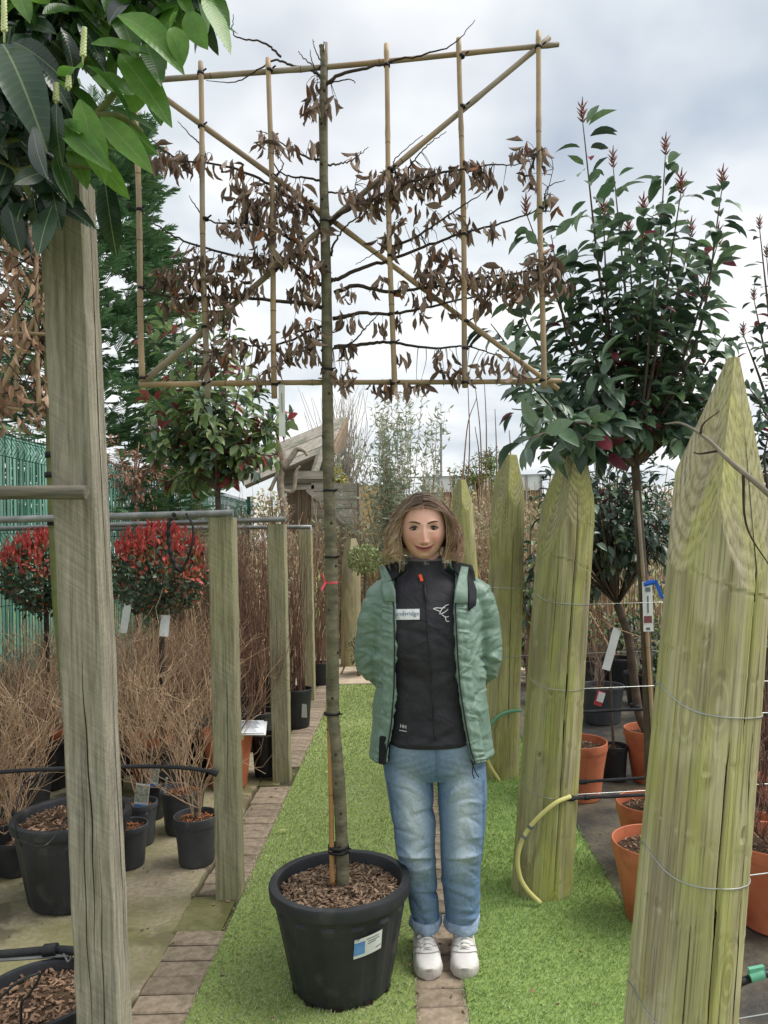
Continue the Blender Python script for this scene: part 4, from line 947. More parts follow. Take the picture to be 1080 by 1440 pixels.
# ---------------------------------------------------------------- trainers
m_leather = M('white_leather', s(206, 202, 198), s(224, 220, 216), 9, rough=.5, bump=.1, bscale=80, c3=s(178, 170, 162), s3=14, r3=(.55, .8)); m_sole = M('white_rubber', s(170, 164, 156), s(200, 194, 186), 14, rough=.65, bump=.1, c3=s(140, 128, 114), s3=18, r3=(.5, .8)); m_seam = M('seam_grey', s(150, 146, 142), s(168, 164, 160), 30, rough=.8, bump=0); m_lace = M('white_lace', s(214, 212, 208), s(228, 226, 222), 60, rough=.8, bump=.3)
for k, toe_px, rot in (('L', 597, R(4)), ('R', 653.5, R(-3))):
    px, py, r = LEGS[k][-1]; ax0 = X_(toe_px, 1340); ay0 = PY+.055; so = bpy.data.objects.new('trainer', None); COL.objects.link(so); so.parent = PR; so.location = (ax0-.125, ay0-PY, 0); so.rotation_euler = (0, 0, rot); so.empty_display_size = .05
    ts = np.linspace(0, 1, 40); Ls = .268; hw = np.interp(ts, [0, .06, .2, .45, .7, .85, .95, 1], [.018, .030, .035, .036, .0475, .047, .036, .014])
    def addl(name, mb, m, par=so):
        me = mb.mesh(name); shade(me, 40); me.materials.append(m); o = bpy.data.objects.new(name, me); COL.objects.link(o); o.parent = par; return o
    yy_ = .075-ts*Ls
    mb = MB(); rings = []
    tt = np.linspace(0, 2*np.pi, 28, endpoint=False)
    for i in range(40):     # sole
        w = hw[i]+.004; sq = lambda c_: np.sign(c_)*np.abs(c_)**.45
        zb = .034+(.004 if ts[i] > .85 else 0); rings.append(np.stack([w*sq(np.cos(tt)), np.full(28, yy_[i]), zb/2*(1+sq(np.sin(tt)))+.001], -1))
    mb.grid(np.array(rings), True, True); sole = addl('sole', mb, m_sole)
    mb = MB(); rings = []; hh = np.interp(ts, [0, .05, .18, .35, .5, .62, .72, .84, .94, 1], [.075, .092, .098, .104, .098, .082, .070, .062, .050, .036])
    for i in range(40):     # upper
        w = hw[i]; h_ = hh[i]; a = np.linspace(0, np.pi, 17); e_ = .62; X = w*np.sign(np.cos(a))*np.abs(np.cos(a))**e_; Zq = .032+(h_-.032)*np.abs(np.sin(a))**(.75)
        if ts[i] < .62: X = X*(1-.22*np.sin(a)**3)
        g_ = 0.0025*gs(ts[i], .735, .012)
        rings.append(np.concatenate([np.stack([X*(1-g_*20), np.full(17, yy_[i]), Zq-g_], -1), [[-w*.9, yy_[i], .03], [w*.9, yy_[i], .03]]]))
    mb.grid(np.array(rings), True, True); up_ = addl('upper', mb, m_leather)
    th_ = np.interp
    mb = MB()
    for i in np.linspace(17, 30, 8):   # tongue
        pass
    ty_ = [yy_[int(i)] for i in range(14, 30)]; tz = [np.interp(ts[i], ts, hh)+.004+(.02 if i < 15 else 0)*0 for i in range(14, 30)]
    mb.grid(np.array([[[xq, ty_[i], tz[i]+.006*max(0, 1-i/5)-abs(xq)*.25] for xq in np.linspace(-.02, .02, 7)] for i in range(16)]), False); addl('tongue', mb, m_leather)
    for j, i in enumerate((16, 18.5, 21, 23.5, 26, 28)):
        yq = np.interp(i, np.arange(40), yy_); zq = np.interp(i, np.arange(40), hh)+.006; w = .024; mb = MB()
        mb.tube(curve_pts([(-w-.004, yq+.004, zq-.013), (-w*.5, yq, zq-.001), (0, yq-.003, zq+.002), (w*.5, yq, zq-.001), (w+.004, yq+.004, zq-.013)], 16), .0036, 7); mb.tube(curve_pts([(-w, yq-.006, zq-.011), (0, yq+.004, zq+.003), (w, yq+.010, zq-.011)], 12), .003, 6); addl('lace', mb, m_lace)
    for q in (-1, 1):
        mb = MB(); y0 = yy_[15]; z0 = hh[15]+.01; mb.tube(curve_pts([(0, y0, z0), (q*.018, y0-.010, z0+.012), (q*.036, y0-.016, z0+.002), (q*.022, y0-.022, z0-.008), (0, y0-.006, z0)], 20), .003, 6); mb.tube(curve_pts([(0, y0, z0), (q*.012, y0-.03, z0-.006), (q*.03, y0-.05, z0-.024)], 10), .003, 6); addl('bow_loop', mb, m_lace)
    # toe-cap seam and side swoosh-like stitch line
    for i_, zl_ in ((27.5, 1.0), (31.5, .9)):
        yq = np.interp(i_, np.arange(40), yy_); w = np.interp(i_, np.arange(40), hw); h_ = np.interp(i_, np.arange(40), hh); a = np.linspace(.12, np.pi-.12, 20)
        mb = MB(); mb.tube([(w*np.sign(math.cos(q))*abs(math.cos(q))**.62*1.01, yq+.030*abs(math.cos(q))**2, .032+(h_-.032)*abs(math.sin(q))**.75+.0012+.006*abs(math.cos(q))) for q in a], .0016, 5); addl('toe_seam', mb, m_seam)
    for q in (-1, 1):
        mb = MB(); pts_ = []
        for t in np.linspace(0, 1, 14):
            i_ = 12+14*t; w = np.interp(i_, np.arange(40), hw); pts_.append((q*(w+.001), np.interp(i_, np.arange(40), yy_), .075-.05*t**.6+.035*max(0, t-.6)))
        mb.tube(pts_, [.001, .004, .0045, .002], 6); addl('side_stripe', mb, m_lace)
# ---------------------------------------------------------------- hair
mb = MB(); rings = []; azs = np.linspace(0, 2*np.pi, 72, endpoint=False)   # az 0 = face direction (-Y)
def hair_low(a):
    d_ = abs((a+np.pi) % (2*np.pi)-np.pi); return np.interp(d_, [0, R(8), R(35), R(52), R(62), R(80), R(180)], [.088, .082, .066, .045, .01, -.065, -.085])
for q in np.linspace(0, 1, 16):
    ring = []
    for a in azs:
        zl_ = hair_low(a); zt_ = .1215; zq = zt_+(zl_-zt_)*q; rr_ = math.sqrt(max(0.0, 1-(zq/.1225)**2)) if zq > 0 else 1.0
        ring.append([HX+math.sin(a)*.0795*rr_, HYc-math.cos(a)*.0985*rr_+.004, HZ+zq])
    rings.append(ring)
mb.grid(np.array(rings), True, False); V = np.concatenate(mb.v)
hcols = [np.tile(np.array(s(84, 66, 55)), (len(V), 1))]
hr = np.random.default_rng(5)
def lock_path(a, sg, j, endz, n=22):
    sa, ca = math.sin(a)*sg, math.cos(a)
    y0 = -ca*.13 if ca > 0 else -ca*.08; y0 = max(-.089, min(.085, y0)); zt_ = .1240*math.sqrt(max(.05, 1-(y0/.103)**2))
    if a < R(92):      # front locks sweep from the parting over the temples
        k = (a-R(50))/R(42)
        ctrl = [np.array([sg*.002, y0, zt_]), np.array([sg*(.030+.006*k), y0*.97, zt_*.90+.004]), np.array([sg*(.071+.012*k), y0*.84, .050+.012*k]), np.array([sg*(.0860+.014*k+j*.9), y0*.70, .006]), np.array([sg*(.090+.015*k+j*1.1), y0*.66-.004, -.045]), np.array([sg*(.088+.016*k+j*1.25), y0*.62-.006, -.090]), np.array([sg*(.084+.018*k+j*1.2), y0*.6-.006, endz])]
    else:
        ctrl = [np.array([sg*.002, y0, zt_]), np.array([sa*.050+sg*.010, -ca*.086, .100]), np.array([sa*(.097+j*.6), -ca*(.101+j*.3), .050]), np.array([sa*(.111+j*.9), -ca*(.104+j*.4), -.005]), np.array([sa*(.120+j*1.0), -ca*(.102+j*.5)+.004, -.060]), np.array([sa*(.119+j*1.1), -ca*(.098+j*.5)+.006, endz])]
    return curve_pts(ctrl, n)
NL = 22
for L_ in range(150):
    sg = 1 if L_ % 2 else -1; q = hr.random()
    a = R(hr.uniform(50, 92)) if q < .42 else R(hr.uniform(85, 180)); j = hr.uniform(0, .030) if q < .42 else abs(hr.normal(0, .010)); endz = -hr.uniform(.085, .145)
    base = lock_path(a, sg, j, endz); t = np.linspace(0, 1, NL); am = np.clip(t-.16, 0, 1)**.7*hr.uniform(.009, .017); ph = hr.random()*6.283; f2 = hr.uniform(2.6, 3.8)
    wave = np.stack([am*np.sin(t*f2*6.283+ph), am*.9*np.cos(t*f2*6.283+ph), am*.25*np.sin(t*8+ph)], -1)
    tone = hr.uniform(.68, 1.25); tip_c = np.array(s(*[(214, 182, 148), (186, 150, 120), (226, 198, 164), (164, 130, 106)][L_ % 4])); root_c = np.array(s(*[(98, 78, 64), (120, 98, 80), (84, 66, 56)][L_ % 3]))
    for k in range(17):
        o_ = hr.normal(0, .0034, 3)*np.array([1, 1, .5]); spread = (.35+.9*t)[:, None]; kk = int(NL*hr.uniform(.8, 1))
        c = base+wave*hr.uniform(.75, 1.25)+o_*spread+np.stack([.002*np.sin(t*17+k), .002*np.cos(t*13+k), 0*t], -1)*t[:, None]
        mb.tube((c+np.array([HX, HYc, HZ]))[:kk], np.linspace(hr.uniform(.0011, .0019), .0004, kk), 4, False)
        tt_ = np.repeat(t[:kk], 4); hcols.append((root_c+(tip_c-root_c)*np.clip((tt_-.12)/.7, 0, 1)[:, None])*tone*hr.uniform(.85, 1.12))
for k in range(44):     # fly-away hairs and wisps on the cheeks
    sg = 1 if k % 2 else -1; c = lock_path(R(hr.uniform(46, 56)) if k < 18 else R(hr.uniform(60, 180)), sg, hr.uniform(0, .03) if k >= 18 else -.004, -hr.uniform(.09, .16)); t = np.linspace(0, 1, NL); c[:, 0] += .010*np.sin(t*11+k)*t; c[:, 1] += .010*np.cos(t*9+k)*t-(.010*t if k < 18 else 0)
    mb.tube(c+np.array([HX, HYc, HZ]), np.linspace(.0009, .0004, NL), 4, False); hcols.append(np.array(s(110, 86, 68))+(np.array(s(190, 164, 128))-np.array(s(110, 86, 68)))*np.repeat(t, 4)[:, None])
me = mb.mesh('hair'); set_col(me, np.concatenate(hcols)); m_hair = vcol_mat('hair', .42, .45); obj('hair', me, m_hair, PR, 180)
# ================================================================== POTS
m_blackpot = M('black_plastic', s(31, 32, 35), s(48, 50, 54), 6, rough=0.5, bump=0.06, c3=s(78, 76, 72), s3=9, r3=(0.58, 0.8), spec=0.4, bscale=40)
m_greypot = M('grey_plastic', s(62, 64, 68), s(80, 82, 86), 6, rough=0.5, bump=0.05, c3=s(110, 106, 98), s3=11, r3=(0.62, 0.8), bscale=40)
m_terra = M('terracotta_plastic', s(176, 98, 68), s(200, 122, 88), 5, rough=0.55, bump=0.06, c3=s(150, 84, 58), s3=6, r3=(0.55, 0.75), bscale=40)
m_soil = M('soil', s(44, 34, 26), s(78, 60, 44), 40, rough=1, bump=0.6, bdist=0.01)
m_chip = M('bark_chip', s(96, 74, 58), s(148, 120, 98), 30, rough=0.95, bump=0.2, rnd=0.6)
m_chip_r = M('red_bark_chip', s(138, 84, 56), s(184, 122, 86), 30, rough=0.95, bump=0.2, rnd=0.55)
m_straw = M('coco_fibre', s(92, 74, 60), s(154, 130, 108), 30, rough=0.95, bump=0.2, rnd=0.6)
m_label = M('white_plastic_label', s(206, 208, 206), s(226, 228, 226), 10, rough=0.5, bump=0)
m_blue = M('blue_print', s(60, 110, 180), s(110, 160, 210), 12, rough=0.5, bump=0)
m_ink = M('grey_ink', s(90, 92, 98), s(110, 112, 116), 12, rough=0.6, bump=0)
def pot_profile(rt, rb, h, lip, lw):
    """outside wall, rolled lip, inside wall"""
    return [(0.002, 0.004), (rb*0.94, 0.004), (rb, 0.012), (rb+(rt-rb)*0.5, h*0.5), (rt, h-lip-0.006), (rt+0.001, h-lip), (rt+lw*.8, h-lip+0.001), (rt+lw, h-lip+0.005),
            (rt+lw*1.15, h-0.010), (rt+lw*1.0, h-0.002), (rt+lw*.55, h), (rt-lw*0.3, h-0.002), (rt-lw*0.6, h-0.012), (rb+(rt-rb)*0.62, h*0.62), (rb+(rt-rb)*0.60, h*0.60)]
def make_pot(root, c, rt, rb, h, m, lip=0.04, lw=0.008, flutes=0, fill=0.86, chips=90, mchip=None, chip_l=0.016, notch=0, seg=48):
    c = np.array(tuple(c)); mb = MB()
    def fn(Rr, z, th):
        if flutes:
            k = ((z > 0.02) & (z < h*0.80)).astype(float)
            Rr = Rr + k*0.0032*np.tanh(4*np.sin(th*flutes))*np.clip((Rr-rb*0.9)*100, 0, 1)*(np.arange(Rr.shape[0])[:, None] < 6)
        return Rr
    pr = pot_profile(rt, rb, h, lip, lw)
    if flutes: pr = pr[:3] + [(rb+(rt-rb)*q, 0.012+(h*0.80-0.012)*q) for q in (0.05, 0.3, 0.6, 0.98)] + [(rb+(rt-rb)*0.84+0.004, h*0.815)] + pr[4:]
    def fn2(Rr, z, th):
        if not flutes: return Rr
        idx = np.arange(Rr.shape[0])[:, None]; k = ((idx >= 3) & (idx <= 6)).astype(float)
        return Rr + k*0.0030*np.tanh(5*np.sin(th*flutes))
    mb.lathe(pr, seg, c, fn2); po = obj('pot', mb, m, root, 35)
    zs_ = h*fill; rs = rb+(rt-rb)*fill-0.004
    mb = MB(); ring = []
    r_ = np.random.default_rng(int(abs(c[0]*1000+c[1]*77)))
    for q in (1.0, 0.75, 0.5, 0.25, 0.02):
        th = np.linspace(0, 2*np.pi, 20, endpoint=False)
        ring.append(np.stack([rs*q*np.cos(th), rs*q*np.sin(th), zs_+0.02*(1-q)+r_.normal(0, 0.003, 20)], -1)+c)
    mb.grid(np.array(ring), True, False); obj('soil', mb, m_soil, root, 180)
    if chips:
        mb = MB()
        for _ in range(chips):
            q = math.sqrt(r_.random())*0.96; t = r_.random()*6.283; l = chip_l*r_.uniform(0.5, 1.5)
            mb.box(c+np.array([rs*q*math.cos(t), rs*q*math.sin(t), zs_+0.02*(1-q)+r_.uniform(0.001, 0.008)]), (l, l*r_.uniform(0.12, 0.4), 0.003), (r_.normal(0, .35), r_.normal(0, .35), r_.random()*3.14))
        obj('bark_mulch', mb, mchip or m_chip, root, 0, 'stuff')
    return po
# ================================================================== THE PLEACHED TREE IN THE BIG BLACK POT
m_bark = M('smooth_bark', s(78, 74, 60), s(124, 118, 98), 16, stretch=(1, 1, 2.0), rough=0.8, bump=0.5, c3=s(104, 104, 78), s3=5, r3=(0.5, 0.7), bscale=30)
m_twig = M('dark_twig', s(48, 40, 34), s(80, 68, 58), 30, rough=0.85, bump=0.2)
m_cane = M('bamboo_cane', s(152, 128, 98), s(188, 162, 128), 5, stretch=(1, 1, 1), rough=0.5, bump=0.05, c3=s(136, 120, 100), s3=2.2, r3=(0.45, 0.68))
m_caneg = M('grey_bamboo', s(122, 112, 100), s(164, 152, 136), 5, rough=0.6, bump=0.05, c3=s(176, 142, 98), s3=1.6, r3=(0.5, 0.7))
m_cane2 = M('orange_bamboo', s(148, 108, 66), s(182, 140, 92), 5, rough=0.5, bump=0.05)
m_tie = M('black_tie', s(20, 20, 22), s(34, 34, 36), 10, rough=0.6, bump=0)
m_node = M('bamboo_node', s(90, 72, 52), s(124, 98, 70), 10, rough=0.7, bump=0)
TY = 2.56
tb = P(482, 1402, TY); TX = tb.x
root = thing('potted_pleached_tree', 'tall pleached hornbeam with dead brown leaves on a bamboo frame in a big black pot', 'tree', (TX, TY, 0))
TREE = root
po = make_pot(root, (TX, TY, 0), 0.220, 0.166, 0.362, m_blackpot, lip=0.046, lw=0.020, flutes=14, fill=0.88, chips=1500, mchip=m_straw, chip_l=0.018, seg=168)
# drainage feet notches: dark slots around the foot
for k in range(10):
    mb = MB(); t = k*2*math.pi/10+0.3; mb.box((TX+0.1655*math.cos(t), TY+0.1655*math.sin(t), 0.010), (0.008, 0.034, 0.022), (0, 0, t)); obj('drain_slot', mb, m_gap, root, 0)
# paper label on the pot
def curved_label(root, c, rt, rb, h, ang, z0, z1, width, tilt=0.0, lift=0.004):
    n = 8; Vs = []
    for i in range(n+1):
        for zz in (z0, z1):
            u = (i/n-0.5); z = zz + tilt*u
            r = rb+(rt-rb)*z/h+lift; t = ang+u*width/r
            Vs.append([c[0]+r*math.cos(t), c[1]+r*math.sin(t), z])
    mb = MB(); mb.grid(np.array(Vs).reshape(n+1, 2, 3), False); return mb
lc = (TX, TY, 0); LH = .362*.8; ang = -math.pi/2+0.50
lb = obj('pot_label', curved_label(root, lc, .22, .166, LH, ang, 0.196, 0.262, 0.098, 0.012, 0.0065), m_label, root, 180)
obj('label_picture', curved_label(root, lc, .22, .166, LH, ang-0.145, 0.203, 0.246, 0.036, 0.004, 0.0072), m_blue, lb, 180)
for k, (z, w, o_) in enumerate(((0.252, 0.045, 0.06), (0.244, 0.04, 0.08), (0.236, 0.03, 0.05), (0.214, 0.02, 0.17), (0.2535, 0.012, -0.17))):
    obj('label_print', curved_label(root, lc, .22, .166, LH, ang+o_, z, z+0.0028, w, 0.005, 0.0073), m_ink, lb, 180)
# trunk
tr_px = [(482, 1245), (481, 1200), (478, 1127), (473, 1060), (468, 1000), (468, 900), (466, 800), (463, 700), (461, 600), (460, 500), (459, 400), (457, 320), (455, 240), (454, 150), (455, 90), (452, 64)]
tr_r = [9.6, 8.8, 8.8, 8.9, 8.8, 8.8, 8.5, 8.2, 8.0, 7.6, 7.2, 6.9, 6.0, 5.2, 4.4, 3.3]
sc_ = TY/F_PX
pts = [P(*q, TY) for q in tr_px]; cp = curve_pts(pts, 150); rr = np.interp(np.linspace(0, 1, 150), np.linspace(0, 1, len(tr_r)), tr_r)*sc_
rr = rr + 0.0013*np.exp(-((np.arange(150) % 17-8)/1.5)**2) + rng.normal(0, 0.0003, 150)
mb = MB(); mb.tube(cp, rr, 18); obj('trunk', mb, m_bark, root, 180)
mb = MB()
for i in range(12, 140, 6):
    a_ = rng.uniform(3.4, 6.0); q = cp[i]+np.array([math.cos(a_), math.sin(a_), 0])*rr[i]*0.9
    mb.tube([q, q+np.array([math.cos(a_), math.sin(a_), 0.3])*0.006], [0.006, 0.003], 6)
obj('bud_scars', mb, m_twig, root, 180, 'stuff')
def cane(root, p0, p1, r, m, nodes=5, wob=0.003, name='cane'):
    p0, p1 = np.array(tuple(p0)), np.array(tuple(p1)); n = 40; L = np.linspace(0, 1, n)
    side = np.cross(p1-p0, [0, 1, 0]); side /= np.linalg.norm(side)+1e-9
    c = p0+(p1-p0)*L[:, None]+side*wob*np.sin(L*np.pi*2+rng.random()*6)[:, None]
    rad = np.full(n, r)*(1-0.15*L); nn = np.linspace(0.04, 0.97, nodes)
    for q in nn: rad += r*0.16*np.exp(-((L-q)/0.012)**2)
    mb = MB(); mb.tube(c, rad, 10); o = obj(name, mb, m, root, 180)
    for q in nn[1:-1]:
        i = int(q*(n-1)); d = (p1-p0)/np.linalg.norm(p1-p0); mb = MB(); mb.tube([c[i]-d*0.0012, c[i]+d*0.0012], [rad[i]*1.06]*2, 10); obj('node_ring', mb, m_node, o, 180)
    return o
fr = TY-0.018; bk = TY+0.012
cane(root, P(468, 1244, TY-0.012), P(462, 985, TY-0.004), 0.0092, m_cane2, 3, 0.001, 'stake')
cane(root, P(461, 985, TY+0.014), P(459, 60, TY+0.016), 0.006, m_caneg, 7, 0.001, 'stake')
for a_, b_, m in [((193, 535), (190, 205), m_cane), ((291, 560), (281, 87), m_caneg), ((387, 560), (378, 82), m_cane), ((554, 555), (542, 62), m_cane), ((655, 545), (646, 54), m_cane), ((764, 546), (756, 44), m_cane)]:
    if a_[0] == 193: a_ = (201, 536); b_ = (190, 130)
    cane(root, P(*a_, fr), P(*b_, fr), 0.0098, m, 5)
cane(root, P(170, 118, bk), P(786, 64, bk), 0.0100, m_caneg, 6, 0.004)
cane(root, P(196, 541, bk), P(789, 535, bk), 0.0095, m_cane, 6, 0.002)
cane(root, P(176, 96, bk+0.02), P(786, 547, bk+0.022), 0.0100, m_cane, 7, 0.003)
cane(root, P(196, 540, bk+0.004), P(772, 52, bk+0.004), 0.0105, m_caneg, 7, 0.003)
def tie(root, px, py, Y, r=0.013, h=0.009):
    c = P(px, py, Y); mb = MB(); mb.tube([c+Vector((0, 0, -h/2)), c+Vector((0, 0, h/2))], r, 10)
    c2 = c+Vector((0.012, -0.012, 0)); mb.tube([c2, c2+Vector((0.012, -0.004, 0.006))], 0.003, 5); obj('tie', mb, m_tie, root, 180)
for px, py in [(282, 103), (379, 99), (544, 92), (649, 79), (757, 66), (288, 540), (386, 541), (553, 540), (654, 538), (763, 535), (283, 178), (650, 150), (385, 248), (548, 238), (288, 460), (385, 364), (385, 380), (549, 360), (655, 452), (289, 308), (653, 330), (760, 293), (654, 490), (552, 482), (551, 412), (550, 442), (196, 295), (198, 405), (200, 532)]:
    tie(root, px, py, fr, 0.0118)
for py, px, r in ((783, 466, 9), (1003, 467, 11), (1190, 476, 14), (1196, 476, 14), (520, 460, 8.4), (690, 463, 8.6), (312, 458, 7.6)):
    c = P(px, py, TY); mb = MB(); mb.tube([c-Vector((0, 0, 0.004)), c+Vector((0, 0, 0.004))], r*sc_*1.07, 16)
    c2 = c+Vector((r*sc_, -r*sc_*0.6, 0)); mb.tube([c2, c2+Vector((0.01, -0.006, 0.002))], 0.003, 5); obj('tie', mb, m_tie, root, 180)
# pink ribbon
m_pink = M('pink_ribbon', s(206, 62, 84), s(230, 96, 112), 10, rough=0.5, bump=0)
c = P(466, 819, TY); mb = MB(); mb.tube([c-Vector((0, 0, 0.003)), c+Vector((0, 0, 0.003))], 8.9*sc_*1.06, 16)
c2 = P(458, 819, TY-0.02); mb.bar(c2, P(451, 806, TY-0.03), 0.006, 0.0012, (0, 1, 0.2)); mb.bar(c2, P(452, 830, TY-0.03), 0.007, 0.0012, (0, 1, 0.3)); obj('ribbon', mb, m_pink, root, 0)
# branches (picture polylines turned into points in the frame's plane, swaying in depth)
BR = [
 [(455, 222), (438, 224), (415, 212), (398, 203), (383, 190), (360, 184)], [(456, 255), (430, 250), (400, 246), (380, 220), (376, 196)],
 [(456, 330), (440, 305), (420, 288), (390, 265), (345, 243), (297, 230), (250, 224), (218, 200), (205, 185)],
 [(459, 378), (440, 362), (400, 330), (360, 316), (300, 312), (275, 290), (266, 275)],
 [(459, 405), (438, 392), (412, 372), (385, 366), (330, 360), (262, 340), (225, 320), (196, 297), (150, 268)],
 [(460, 434), (430, 427), (385, 423), (320, 418), (260, 420), (215, 412), (190, 396), (150, 378)],
 [(460, 455), (430, 468), (405, 480), (360, 487), (335, 480), (320, 470)], [(461, 478), (440, 480), (415, 500), (395, 515)],
 [(455, 115), (440, 100), (410, 92), (385, 85), (360, 100), (330, 115), (290, 113)], [(452, 110), (440, 90), (436, 70)], [(453, 90), (444, 72), (440, 55)], [(454, 100), (430, 85), (420, 72)], [(455, 80), (455, 66), (456, 58)],
 [(457, 120), (480, 104), (520, 95), (560, 84), (600, 76), (640, 60), (668, 28)], [(457, 118), (490, 112), (500, 116)],
 [(457, 232), (480, 230), (500, 222), (518, 207)], [(458, 270), (480, 272), (498, 266), (500, 258)],
 [(460, 318), (480, 300), (510, 285), (545, 270), (580, 255), (620, 243), (650, 238), (690, 232), (725, 232), (755, 220)],
 [(462, 395), (475, 392), (510, 376), (548, 366), (600, 345), (650, 328), (700, 315), (745, 300), (765, 285), (778, 238)], [(765, 280), (772, 262), (795, 253)],
 [(466, 360), (470, 342), (490, 315), (515, 300), (540, 275)], [(545, 350), (590, 330), (650, 290), (688, 266)],
 [(470, 412), (500, 402), (550, 410), (600, 404), (655, 394), (720, 385), (770, 375), (800, 358)],
 [(468, 448), (510, 440), (552, 441), (610, 430), (655, 420), (700, 415), (740, 410)], [(470, 488), (520, 483), (552, 482), (610, 490), (655, 487), (700, 500), (730, 505)],
 [(468, 490), (490, 485), (520, 455), (535, 440)], [(560, 250), (555, 225), (595, 190)], [(575, 235), (600, 205), (628, 185)], [(545, 330), (535, 350), (500, 372)],
 [(462, 335), (452, 310), (446, 300)], [(395, 80), (370, 60), (330, 50), (328, 20)], [(290, 225), (283, 205), (268, 190), (250, 170)], [(387, 250), (398, 230), (385, 215)]]
bpaths = []
for i, pl in enumerate(BR):
    n = 14+len(pl)*4; ph = rng.random()*6; dep = rng.uniform(-0.05, 0.05)
    q3 = [P(px, py, TY + dep*math.sin(k/(len(pl)-1)*2.2) + (0 if k == 0 else 0.008*math.sin(k+ph))) for k, (px, py) in enumerate(pl)]
    c = curve_pts(q3, n); c[1:-1] += rng.normal(0, 0.0014, (n-2, 3))
    lp = sum(math.dist(pl[k], pl[k+1]) for k in range(len(pl)-1))
    r0 = min(0.0078, 0.0028+lp*0.000016) if len(pl) > 3 else 0.0028
    mb = MB(); mb.tube(c, np.linspace(r0, 0.0011, n), 7); obj('branch', mb, m_twig, root, 180); bpaths.append(c)
allb = np.concatenate(bpaths)
# dead leaves: clusters (centre px, half sizes px, count)
CL = [(255, 226, 38, 18, 46), (225, 215, 12, 12, 6), (318, 240, 26, 14, 12), (345, 262, 24, 14, 12), (365, 285, 34, 24, 52), (340, 300, 16, 14, 14), (400, 275, 30, 18, 26), (428, 290, 22, 16, 18), (405, 300, 26, 16, 20), (320, 322, 16, 12, 12), (375, 318, 36, 14, 34), (440, 330, 14, 20, 12),
 (405, 345, 30, 18, 30), (268, 358, 18, 14, 14), (310, 370, 30, 12, 20), (350, 372, 24, 18, 28), (380, 360, 20, 22, 22), (430, 372, 22, 22, 26), (265, 390, 40, 22, 52), (235, 395, 14, 18, 14), (300, 405, 34, 22, 44), (340, 405, 28, 10, 20), (270, 430, 40, 18, 34), (430, 410, 24, 28, 30), (310, 440, 22, 20, 20),
 (425, 470, 26, 22, 34), (390, 500, 26, 20, 32), (435, 495, 18, 18, 18), (320, 490, 26, 14, 16), (345, 480, 20, 10, 10), (300, 510, 18, 20, 16), (355, 525, 20, 16, 12), (438, 150, 10, 18, 18), (465, 145, 8, 14, 6), (445, 118, 14, 12, 8), (393, 205, 24, 14, 22), (375, 190, 12, 10, 8), (438, 205, 10, 10, 6), (405, 255, 14, 10, 6),
 (500, 222, 8, 10, 5), (490, 268, 14, 10, 8), (570, 250, 42, 20, 74), (540, 280, 26, 24, 40), (600, 262, 34, 18, 36), (625, 240, 24, 12, 16), (510, 295, 18, 14, 14), (665, 240, 26, 16, 32), (680, 250, 14, 14, 10), (745, 215, 22, 16, 28), (745, 245, 14, 22, 14), (700, 265, 8, 8, 3), (778, 288, 10, 18, 8),
 (600, 305, 30, 22, 18), (570, 320, 22, 16, 10), (650, 320, 14, 20, 18), (690, 320, 18, 12, 10), (630, 350, 18, 14, 8), (545, 345, 12, 22, 12), (605, 370, 30, 18, 26), (600, 390, 16, 12, 10), (640, 395, 36, 20, 50), (690, 390, 26, 16, 28), (735, 395, 30, 18, 34), (765, 375, 22, 24, 46), (780, 400, 18, 18, 24), (700, 415, 26, 14, 20), (725, 410, 20, 12, 10), (680, 430, 14, 10, 8),
 (485, 410, 16, 16, 10), (530, 400, 10, 14, 7), (565, 410, 12, 16, 7), (595, 420, 18, 12, 10), (490, 450, 16, 14, 12), (535, 460, 18, 14, 7), (560, 450, 10, 14, 5), (585, 447, 12, 8, 6), (490, 500, 12, 20, 10), (478, 535, 16, 16, 22), (560, 500, 12, 14, 5), (620, 505, 18, 16, 10), (640, 525, 22, 12, 14), (555, 540, 30, 10, 18), (535, 550, 10, 14, 8), (690, 510, 22, 14, 12), (720, 520, 18, 14, 12), (590, 542, 20, 10, 10), (770, 365, 12, 10, 10), (632, 440, 10, 8, 4)]
Ms, twm = [], MB()
for (cx_, cy_, rx, ry, n) in CL:
    n = max(2, int(n*1.02))
    for _ in range(n):
        t = rng.random()*6.283; q = math.sqrt(rng.random())
        p = np.array(P(cx_+rx*1.2*q*math.cos(t), cy_-ry*0.25+ry*0.85*q*math.sin(t), TY+rng.normal(0, 0.035)))
        d = np.array([rng.normal(0, 0.33), rng.normal(0, 0.33), -1.0])
        if rng.random() < 0.12: d = np.array([rng.normal(0, 1), rng.normal(0, .6), -0.2])
        Ms.append(lmat(p, d, rvec(), rng.uniform(0.7, 1.25)))
        if rng.random() < 0.55:
            j = np.argmin(np.sum((allb-p)**2, 1)); b_ = allb[j]
            if np.linalg.norm(b_-p) < 0.12:
                twm.tube(curve_pts([b_, (b_+p)/2+np.array([0, 0, 0.006])+rng.normal(0, .004, 3), p], 6), [0.0014, 0.0007], 4, False)
obj('twigs', twm, m_twig, root, 180, 'stuff')
DEAD = [s(98, 82, 73), s(126, 106, 95), s(152, 130, 117), s(186, 162, 146), s(112, 92, 81)]
m_dead = [leafM('dead_leaf', DEAD, 0.8, 0.18, 0.15), leafM('dead_leaf_rust', [s(134, 92, 66), s(160, 112, 80), s(124, 90, 70)], 0.8, 0.2, 0.15)]
dead_t = [leaf_tpl(0.055, 0.026, 5, fo, dr, tw, 0.16, 1.0, sd_) for fo, dr, tw, sd_ in ((0.95, 0.5, 0.9, 1), (1.15, 0.2, -0.8, 2), (0.8, 0.9, 1.4, 3), (1.2, -0.4, 0.5, 4), (1.0, 0.7, -1.4, 5), (0.7, 0.3, 0.7, 6))]
